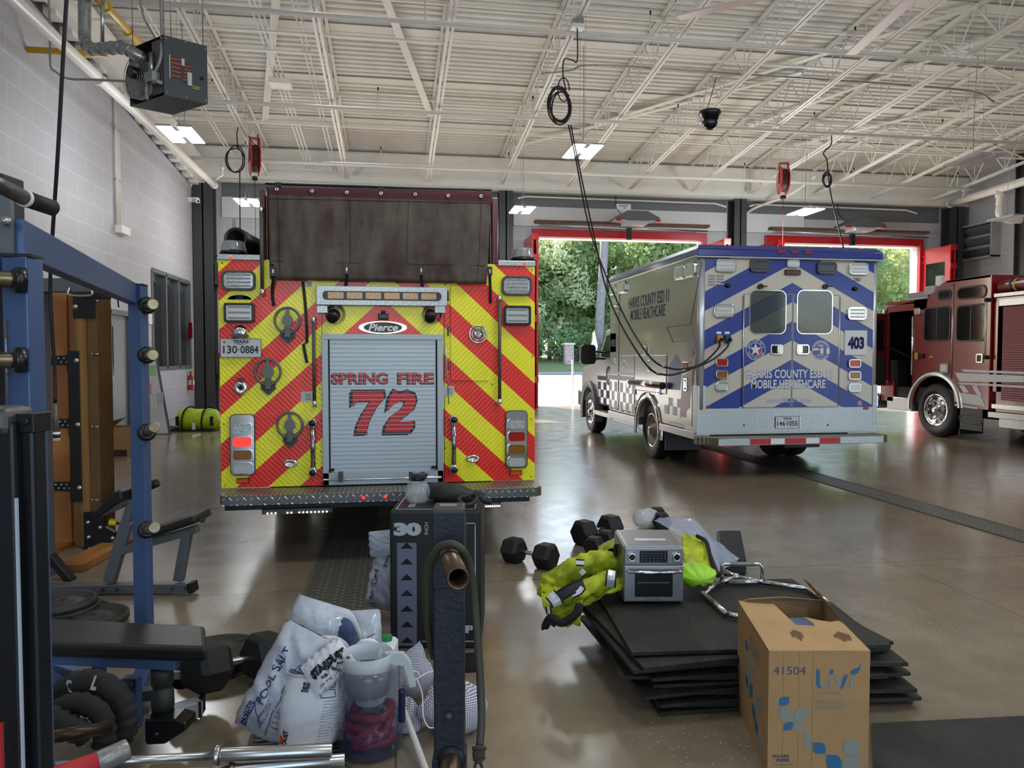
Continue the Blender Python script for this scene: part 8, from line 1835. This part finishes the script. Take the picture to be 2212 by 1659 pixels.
o, f1 = cloth('body', [[A(1170, 1240, 4.25), A(1215, 1225, 4.35), A(1280, 1200, 4.5), A(1350, 1205, 4.6)], [A(1160, 1280, 4.05), A(1220, 1265, 4.1), A(1290, 1240, 4.1), A(1352, 1240, 4.2)], [A(1180, 1320, 3.95), A(1230, 1300, 3.95), A(1290, 1270, 3.95), A(1350, 1262, 4.05)], [A(1190, 1352, 3.95), A(1220, 1335, 3.92), A(1262, 1300, 3.95), A(1340, 1275, 4.0)]], 60, 50, .022, 3, M_hvd, jk, zmin=.012)
sleeve([A(1345, 1215, 4.25), A(1290, 1215, 4.2), A(1240, 1230, 4.15), A(1195, 1262, 4.15), A(1180, 1290, 4.1)], [.055, .065, .06, .065, .05], 'sleeve', M_hvd)
sleeve([A(1318, 1245, 4.05), A(1290, 1262, 3.98), A(1245, 1280, 3.92), A(1205, 1300, 3.9)], [.04, .048, .045, .035], 'sleeve', M_hvd)
o2, f2 = cloth('hanging_front', [[A(1190, 1295, 3.95), A(1215, 1290, 3.9), A(1240, 1285, 3.9), A(1256, 1280, 3.92)], [A(1188, 1320, 3.96), A(1210, 1318, 3.88), A(1235, 1315, 3.88), A(1258, 1308, 3.9)], [A(1186, 1338, 3.96), A(1212, 1336, 3.88), A(1238, 1332, 3.88), A(1256, 1330, 3.9)], [A(1185, 1352, 3.97), A(1210, 1352, 3.9), A(1235, 1350, 3.9), A(1252, 1350, 3.9)]], 30, 30, .014, 9, M_hvd, jk, zmin=.01)
def band(pts, w_, nm='reflective_band', m=M_refl, edge=True):
    P = spline(pts, 6); mb = MB(m); side = []
    for i, p in enumerate(P):
        t_ = (P[min(i + 1, len(P) - 1)] - P[max(i - 1, 0)]).normalized(); n_ = (CAM - p).normalized(); s_ = t_.cross(n_).normalized(); side.append((p, s_, n_))
    vs = []; 
    for p, s_, n_ in side: vs += [p - s_ * w_ / 2, p + n_ * .006, p + s_ * w_ / 2]
    mb.add(vs, [f for i in range(len(P) - 1) for f in ((3 * i, 3 * i + 1, 3 * i + 4, 3 * i + 3), (3 * i + 1, 3 * i + 2, 3 * i + 5, 3 * i + 4))], True)
    if edge:
        mb.use(M_strap)
        for sg in (-1, 1): mb.tube([p + s_ * sg * w_ / 2 for p, s_, n_ in side], .0045, 6)
    return mb.build(nm, jk)
band([A(1188, 1283, 3.82), A(1200, 1297, 3.78), A(1205, 1308, 3.78)], .055); band([A(1235, 1285, 3.80), A(1250, 1278, 3.80), A(1258, 1268, 3.82)], .032); band([A(1322, 1232, 3.88), A(1320, 1250, 3.84), A(1318, 1268, 3.86)], .048); band([A(1244, 1215, 4.02), A(1262, 1216, 4.02)], .03)
band([A(1254, 1232, 3.98), A(1262, 1240, 3.96)], .03, edge=False); band([A(1205, 1290, 3.80), A(1235, 1272, 3.80), A(1262, 1262, 3.84)], .05, 'dark_panel', mat('dark_cloth_panel', (46, 46, 54), .8)); band([A(1184, 1310, 3.84), A(1186, 1325, 3.84)], .022)
mb = MB(M_strap); mb.tube(spline([A(1178, 1352, 3.92), A(1190, 1335, 3.86), A(1215, 1345, 3.82), A(1245, 1325, 3.82), A(1252, 1308, 3.86)], 6), .022, 10).tube(spline([A(1172, 1358, 3.9), A(1186, 1345, 3.85), A(1200, 1352, 3.84)], 5), .010, 8); mb.build('dark_lining', jk)
jb = thing('lined_coat', 'tan and yellow coat lining bunched up behind the left side of the oven', 'coat', A(1300, 1250, 4.5)); 
cloth('coat_body', [[A(1272, 1215, 4.5), A(1290, 1185, 4.6), A(1315, 1165, 4.7), A(1345, 1160, 4.75)], [A(1272, 1225, 4.4), A(1290, 1200, 4.4), A(1318, 1180, 4.45), A(1346, 1176, 4.5)], [A(1275, 1232, 4.35), A(1295, 1215, 4.3), A(1320, 1200, 4.3), A(1348, 1195, 4.35)], [A(1280, 1240, 4.35), A(1300, 1230, 4.25), A(1322, 1225, 4.25), A(1348, 1220, 4.3)]], 36, 30, .012, 17, mat('tan_lining', (138, 104, 70), .75, bump=.4, bs=9), jb)
cloth('coat_yoke', [[A(1290, 1186, 4.52), A(1305, 1172, 4.6), A(1325, 1162, 4.65), A(1346, 1158, 4.7)], [A(1292, 1190, 4.45), A(1308, 1178, 4.5), A(1328, 1168, 4.5), A(1346, 1165, 4.55)], [A(1296, 1194, 4.42), A(1312, 1184, 4.42), A(1330, 1176, 4.42), A(1346, 1172, 4.45)], [A(1300, 1196, 4.38), A(1316, 1188, 4.36), A(1332, 1182, 4.36), A(1346, 1180, 4.4)]], 26, 18, .010, 19, M_hvd, jb)
MB(M_strap).cbox(A(1333, 1188, 4.2), .04, .02, .07).build('pocket', jb, bevel=.01)
jr_ = thing('safety_jacket', 'lime yellow jacket with a black edged flap lying right of the oven', 'jacket', A(1510, 1260, 4.3))
cloth('body', [[A(1474, 1152, 4.75), A(1495, 1155, 4.8), A(1515, 1160, 4.85), A(1525, 1168, 4.8)], [A(1476, 1185, 4.5), A(1500, 1185, 4.55), A(1525, 1192, 4.55), A(1538, 1200, 4.5)], [A(1478, 1215, 4.3), A(1505, 1215, 4.35), A(1530, 1222, 4.35), A(1545, 1228, 4.35)], [A(1480, 1235, 4.25), A(1510, 1240, 4.25), A(1530, 1245, 4.25), A(1548, 1242, 4.25)]], 44, 40, .012, 23, M_hvd, jr_)
MB(M_hvl).surf(lambda u, v: A(1500, 1240, 4.15) + RT * ((.115 + .01 * math.sin(5 * u * 6)) * math.cos(2 * PI * u) * math.sin(PI * v)) + F0 * (.12 * math.cos(PI * v)) + EZ * ((.062 + .01 * math.sin(9 * u * 2 * PI)) * math.sin(2 * PI * u) * math.sin(PI * v)), 36, 20, closed_u=True).build('sleeve', jr_)
MB(M_strap).tube(spline([A(1506, 1158, 4.72), A(1525, 1170, 4.6), A(1534, 1200, 4.45), A(1545, 1228, 4.3), A(1551, 1244, 4.22)], 6), .013, 8).build('black_edge', jr_)
# clear plastic sheet, small crinkled bag, black item behind
cb_ = thing('clear_plastic_bag', 'large clear plastic bag with blue sheen leaning behind the lime jacket', 'plastic bag', A(1560, 1240, 4.6))
cloth('film', [[A(1412, 1124, 5.0), A(1440, 1112, 5.3), A(1475, 1115, 5.3), A(1500, 1124, 5.2)], [A(1450, 1140, 4.9), A(1490, 1138, 5.0), A(1515, 1145, 5.0), A(1530, 1155, 5.0)], [A(1510, 1180, 4.7), A(1540, 1175, 4.8), A(1560, 1180, 4.8), A(1575, 1190, 4.8)], [A(1545, 1232, 4.45), A(1565, 1238, 4.5), A(1580, 1222, 4.55), A(1598, 1206, 4.6)]], 50, 40, .010, 29, mat('blue_clear_film', (186, 200, 226), .12, alpha=.42, coat=.8, bump=.8, bs=10), cb_, th=.001)
sb = thing('crinkled_plastic_bag', 'small crinkled clear plastic bag on the floor behind the oven top', 'plastic bag', G(1398, 1135)); MB(M_film).surf(lambda u, v: G(1396, 1140) + RT * (.13 * math.sin(PI * v) * math.cos(2 * PI * u)) + F0 * (.1 * math.sin(PI * v) * math.sin(2 * PI * u)) + EZ * (.09 + .085 * math.cos(PI * v) + .01 * math.sin(11 * u + 7 * v)), 30, 20, closed_u=True).build('film', sb)
bk = thing('black_case', 'black moulded case on the floor behind the right end of the plastic bag', 'case', G(1590, 1245)); Mk = CF(G(1590, 1246)); 
mb = MB(M_blackmat); q = [G(1552, 1245), G(1612, 1245), G(1600, 1178), G(1548, 1178)]; mb.add([p for p in q] + [p + EZ * .13 for p in q], [(3, 2, 1, 0), (4, 5, 6, 7), (0, 1, 5, 4), (1, 2, 6, 5), (2, 3, 7, 6), (3, 0, 4, 7)]); mb.build('case_body', bk, bevel=.02, seg=3)
# --- trap bar
tb_ = thing('trap_bar', 'chrome hexagonal trap bar with raised handle resting on the top rubber mat', 'barbell', G(1640, 1290, SZ)); zt_ = SZ + .02
def TB(u, v, z=zt_): return atZ(u, v, z)
hexp = [TB(1519, 1282), TB(1556, 1256), TB(1648, 1258), TB(1745, 1272), TB(1790, 1303), TB(1720, 1345), TB(1600, 1333), TB(1569, 1326)]
mb = MB(M_nickel)
for i in range(len(hexp)):
    mb.cyl(hexp[i], hexp[(i + 1) % len(hexp)], .0145, n=14); mb.sphere(hexp[i], .0147, 12, 8)
mb.build('frame', tb_)
mb = MB(M_nickel); a, b = TB(1559, 1257), TB(1646, 1257); ua, ub = a + EZ * .105, b + EZ * .105
mb.tube([a, a + EZ * .085] + [a + EZ * .085 + (b - a).normalized() * (.02 * (1 - math.cos(t_))) + EZ * (.02 * math.sin(t_)) for t_ in (.5, 1.0, 1.57)] + [b + EZ * .105 - (b - a).normalized() * .02, b + EZ * .095 - (b - a).normalized() * .005, b + EZ * .085, b], .0105, 12); mb.build('raised_handle', tb_)
MB(mat('knurled_steel', (150, 152, 152), .45, 1.0, bump=.6, bs=260)).cyl(a + (b - a) * .16, a + (b - a) * .84, .0155, n=16).cyl(ua + (b - a) * .2, ua + (b - a) * .8, .0125, n=14).build('grip', tb_)
MB(M_nickel).cyl(TB(1556, 1228, SZ + .03), TB(1590, 1246, SZ + .03), .012).cyl(TB(1590, 1246, SZ + .03), TB(1648, 1256, SZ + .03), .012).cyl(TB(1590, 1246, SZ + .03), TB(1562, 1256, SZ + .03), .012).sphere(TB(1590, 1246, SZ + .03), .022, 12, 8).build('sleeve_joint', tb_)
# --- carton
c0 = G(1661, 1682); Dn = (c0 - CAM).dot(F0); zc = .482
f0 = atD(1661, 1407, 2.80); f1 = atD(1880, 1410, 2.80); zc = f0.z; r1 = (f1 - f0); r1.z = 0; Wc = r1.length; r1.normalize()
bk0 = atZ(1594, 1297, zc); dp = V((bk0.x - f0.x, bk0.y - f0.y, 0)); Dc = dp.length; dpn = dp.normalized()
o0 = V((f0.x, f0.y, 0)); P00, P10, P11, P01 = o0, o0 + r1 * Wc, o0 + r1 * Wc + dp, o0 + dp
cx_ = thing('carton', 'brown paper towel carton with blue leaf print and torn open top in the right foreground', 'box', o0); zt = zc
Mfc = frame(o0, r1, EZ); Msd = frame(P01, -dpn, EZ)
def wallp(a, b, z0, z1, nm, inset=None):
    n_ = (b - a).cross(EZ).normalized() * .004; return MB(M_card).add([a, b, b + EZ * z1, a + EZ * z1, a - n_, b - n_, b - n_ + EZ * z1, a - n_ + EZ * z1], [(0, 1, 2, 3), (7, 6, 5, 4), (0, 4, 5, 1), (1, 5, 6, 2), (2, 6, 7, 3), (3, 7, 4, 0)]).build(nm, cx_)
pf_ = wallp(P00, P10, 0, zt, 'front_panel'); ps_ = wallp(P01, P00, 0, zt, 'side_panel'); wallp(P10, P11, 0, zt, 'side_panel'); wallp(P11, P01, 0, zt, 'back_panel')
T_ = EZ * zt
def topp(a, b): return o0 + r1 * (Wc * a) + dp * b + T_
def sheet(pts, nm, m=M_card, lift=.002, th=.004):
    P = [V(p) + EZ * lift for p in pts]; n = len(P); return MB(m).add(P + [p - EZ * th for p in P], [tuple(range(n)), tuple(range(2 * n - 1, n - 1, -1))] + [(i, n + i, n + (i + 1) % n, (i + 1) % n) for i in range(n)]).build(nm, cx_)
M_cardl = card_mat('cardboard_inner', (194, 156, 108))
sheet([topp(0, 0), topp(1, 0), topp(.99, .55), topp(.86, .52), topp(.74, .56), topp(.62, .62), topp(.66, .50), topp(.66, .44), topp(.42, .46), topp(.0, .50)], 'near_flap', M_cardl, .003)
sheet([topp(-.0, .0), topp(.0, 1), topp(.40, .93), topp(.47, .47), topp(.05, .44)], 'left_flap', M_cardl, -.002)
sheet([topp(.05, 1.0), topp(.98, 1.0), topp(.96, .90) + EZ * .02, topp(.5, .93) + EZ * .03, topp(.12, .96) + EZ * .015], 'far_flap', M_cardl, .002)
fl1 = [topp(1.0, .45), topp(1.0, .98), topp(.88, 1.22) + EZ * .06, topp(.84, .98) + EZ * .085, topp(.92, .75) + EZ * .05]; sheet(fl1, 'torn_flap', M_card, .0, .004)
mb = MB(mat('torn_paper', (92, 66, 42), .9))
for (x0, y0, n_, w2) in ((.33, .17, 10, .021), (.76, .14, 14, .020)):
    for i in range(n_): 
        a = topp(x0 + .0125 * i, y0 + .02 * math.sin(i) + (.01 * abs(i - n_ / 2))); b = topp(x0 + .0125 * i + .006, y0 + .19 - .02 * abs(i - n_ / 2) * .5); mb.beam(a + EZ * .0045, b + EZ * .0045, .0016, .001)
mb.build('torn_ribs', cx_)
M_teal = mat('leaf_blue', (44, 108, 146), .6); M_lg = mat('leaf_grey', (140, 142, 136), .7); M_txt = mat('carton_navy', (52, 76, 108), .6)
mb = MB(M_teal); kk = 2.8 / F
def CPx(u, v): return ((u - 1661) * kk, (v - 1682) * -kk)  # picture measure -> carton front coordinates
def cleaf(u0, v0, u1, v1, m, corner=0, M=None, f_=CPx):
    (x0, y1), (x1, y0) = f_(u0, v0), f_(u1, v1); w_, h_ = x1 - x0, y1 - y0; cx, cy = (x0 + x1) / 2, (y0 + y1) / 2; pts = []
    # square with two opposite rounded corners
    rr = .46; sg = [(1, 1), (-1, 1), (-1, -1), (1, -1)]
    for i, (sx_, sy_) in enumerate(sg):
        if i % 2 == corner: pts.append((cx + sx_ * w_ / 2, cy + sy_ * h_ / 2))
        else:
            for q in range(7):
                a = math.radians(90 * i + 90 * q / 6); pts.append((cx + sx_ * w_ * (.5 - rr) + w_ * rr * math.cos(a), cy + sy_ * h_ * (.5 - rr) + h_ * rr * math.sin(a)))
    mb.use(m).prism(pts, M or Mfc, .0, .0014)
for (u0, v0, u1, v1, m, cn) in ((1685, 1506, 1706, 1525, M_teal, 0), (1672, 1512, 1683, 1524, M_lg, 1), (1685, 1529, 1715, 1560, M_lg, 1), (1718, 1531, 1748, 1560, M_lg, 0), (1695, 1562, 1715, 1580, M_teal, 0), (1718, 1562, 1737, 1583, M_lg, 1), (1739, 1585, 1756, 1604, M_lg, 1), (1740, 1606, 1756, 1620, M_lg, 0), (1759, 1607, 1787, 1632, M_teal, 1), (1789, 1634, 1821, 1668, M_teal, 1), (1825, 1601, 1861, 1635, M_lg, 1), (1823, 1637, 1861, 1672, M_lg, 0)): cleaf(u0, v0, u1, v1, m, cn)
x, y = CPx(1706, 1457); mb.use(M_txt).text('41504', Mfc @ Matrix.Translation((x, y, 0)), 17.5 * kk, 70 * kk, .0014, -.005)
def strokes(pts, m, w_): mb.use(m).beam(Mfc @ V(pts[0] + (.0008,)), Mfc @ V(pts[1] + (.0008,)), w_, .0012, up=-F0)
kx_ = lambda u, v: CPx(u, v)
mb.use(M_teal).prism([CPx(*p) for p in ((1764, 1445), (1769, 1446), (1772, 1450), (1772, 1480), (1776, 1486), (1770, 1487), (1764, 1481))], Mfc, 0, .0014); mb.use(M_lg).prism([CPx(*p) for p in ((1772, 1480), (1790, 1480), (1790, 1487), (1776, 1487))], Mfc, 0, .0016)
mb.use(M_lg).prism([CPx(*p) for p in ((1792, 1461), (1799, 1458), (1799, 1487), (1792, 1487))], Mfc, 0, .0014); cleaf(1793, 1446, 1801, 1456, M_teal, 0)
mb.use(M_lg).prism([CPx(*p) for p in ((1803, 1458), (1811, 1458), (1820, 1476), (1818, 1488), (1814, 1487))], Mfc, 0, .0014); mb.use(M_teal).prism([CPx(*p) for p in ((1825, 1458), (1833, 1458), (1823, 1484), (1818, 1489), (1816, 1484))], Mfc, 0, .0016)
mb.use(M_lg).prism([CPx(*p) for p in ((1837, 1459), (1844, 1457), (1844, 1487), (1837, 1487))], Mfc, 0, .0014); mb.use(M_teal).prism([CPx(*p) for p in ((1838, 1456), (1840, 1448), (1848, 1444), (1856, 1441), (1859, 1434), (1859, 1446), (1852, 1454), (1845, 1457))], Mfc, 0, .0015)
mb.use(M_lg)
for s_, u, v, hh, ww, bo in (('VPG select', 1790, 1500, 6.5, 54, .02), ('WHITE KITCHEN ROLL TOWEL', 1807, 1520, 5, 86, 0), ('Toalla Blanca De Rollo Para Cocina', 1799, 1527, 4, 72, 0), ('Essuie-tout En Rouleaux Blanc', 1795, 1533, 4, 62, 0)):
    x, y = CPx(u, v); mb.text(s_, Mfc @ Matrix.Translation((x, y, 0)), hh * kk, ww * kk, .0014, bo)
mb.use(M_txt)
for s_, u, v, hh, ww, bo in (('SOLARIS', 1690, 1640, 6.5, 36, .03), ('PAPER', 1695, 1649, 6.5, 28, .03), ('Carton contents recycled', 1695, 1657, 2.5, 44, 0)):
    x, y = CPx(u, v); mb.text(s_, Mfc @ Matrix.Translation((x, y, 0)), hh * kk, ww * kk, .0014, bo)
mb.use(mat('crease', (150, 116, 78), .9))
for u in (1693, 1727, 1757): x, y = CPx(u, 1682); mb.cbox((x, zt / 2, .0004), .0012, zt, .0006, Mfc)
mb.build('front_print', pf_)
mb = MB(M_teal); Ls = Dc
for (a, b, w_, h_, m, cn) in ((.30, .330, .05, .045, M_teal, 0), (.38, .24, .07, .07, M_lg, 1), (.32, .18, .05, .05, M_teal, 1), (.45, .17, .06, .06, M_teal, 0), (.54, .11, .07, .05, M_teal, 1), (.63, .07, .06, .05, M_teal, 0), (.66, .17, .09, .09, M_lg, 0), (.50, .27, .05, .05, M_lg, 0), (.74, .04, .08, .06, M_lg, 1)):
    f_ = lambda u, v: (u, v); 
    cleaf(Ls * a, b + h_ , Ls * a + w_, b, m, cn, Msd, f_)
mb.use(M_lg).text('Livi', Msd @ Matrix.Translation((Ls * .58, zt - .125, 0)), .07, .17, .0014, .03)
mb.build('side_print', ps_)
# towel packs seen inside the carton
for i, (a, b) in enumerate(((.52, .62), (.70, .76))):
    q = topp(a, b) - EZ * .10; tag(MB(mat('blue_white_wrap', (120, 136, 176), .3, coat=.3)).rprism(.13, .09, .03, frame(q, RT, EZ), -.08, .05).build('wrapped_pack', bevel=.01), ('nearer blue white wrapped pack showing through the torn carton top', 'farther blue capped pack showing through the torn carton top')[i], 'pack')
tag(MB(mat('carton_contents', (44, 40, 44), .8)).add([p + EZ * (zt - .20) + (o0 + r1 * Wc / 2 + dp / 2 - p) * .03 for p in (P00, P10, P11, P01)] + [p + EZ * .02 + (o0 + r1 * Wc / 2 + dp / 2 - p) * .03 for p in (P00, P10, P11, P01)], [(0, 1, 2, 3), (7, 6, 5, 4), (0, 4, 5, 1), (1, 5, 6, 2), (2, 6, 7, 3), (3, 7, 4, 0)]).build('packed_goods'), 'dark packed contents filling the lower part of the carton', 'goods')
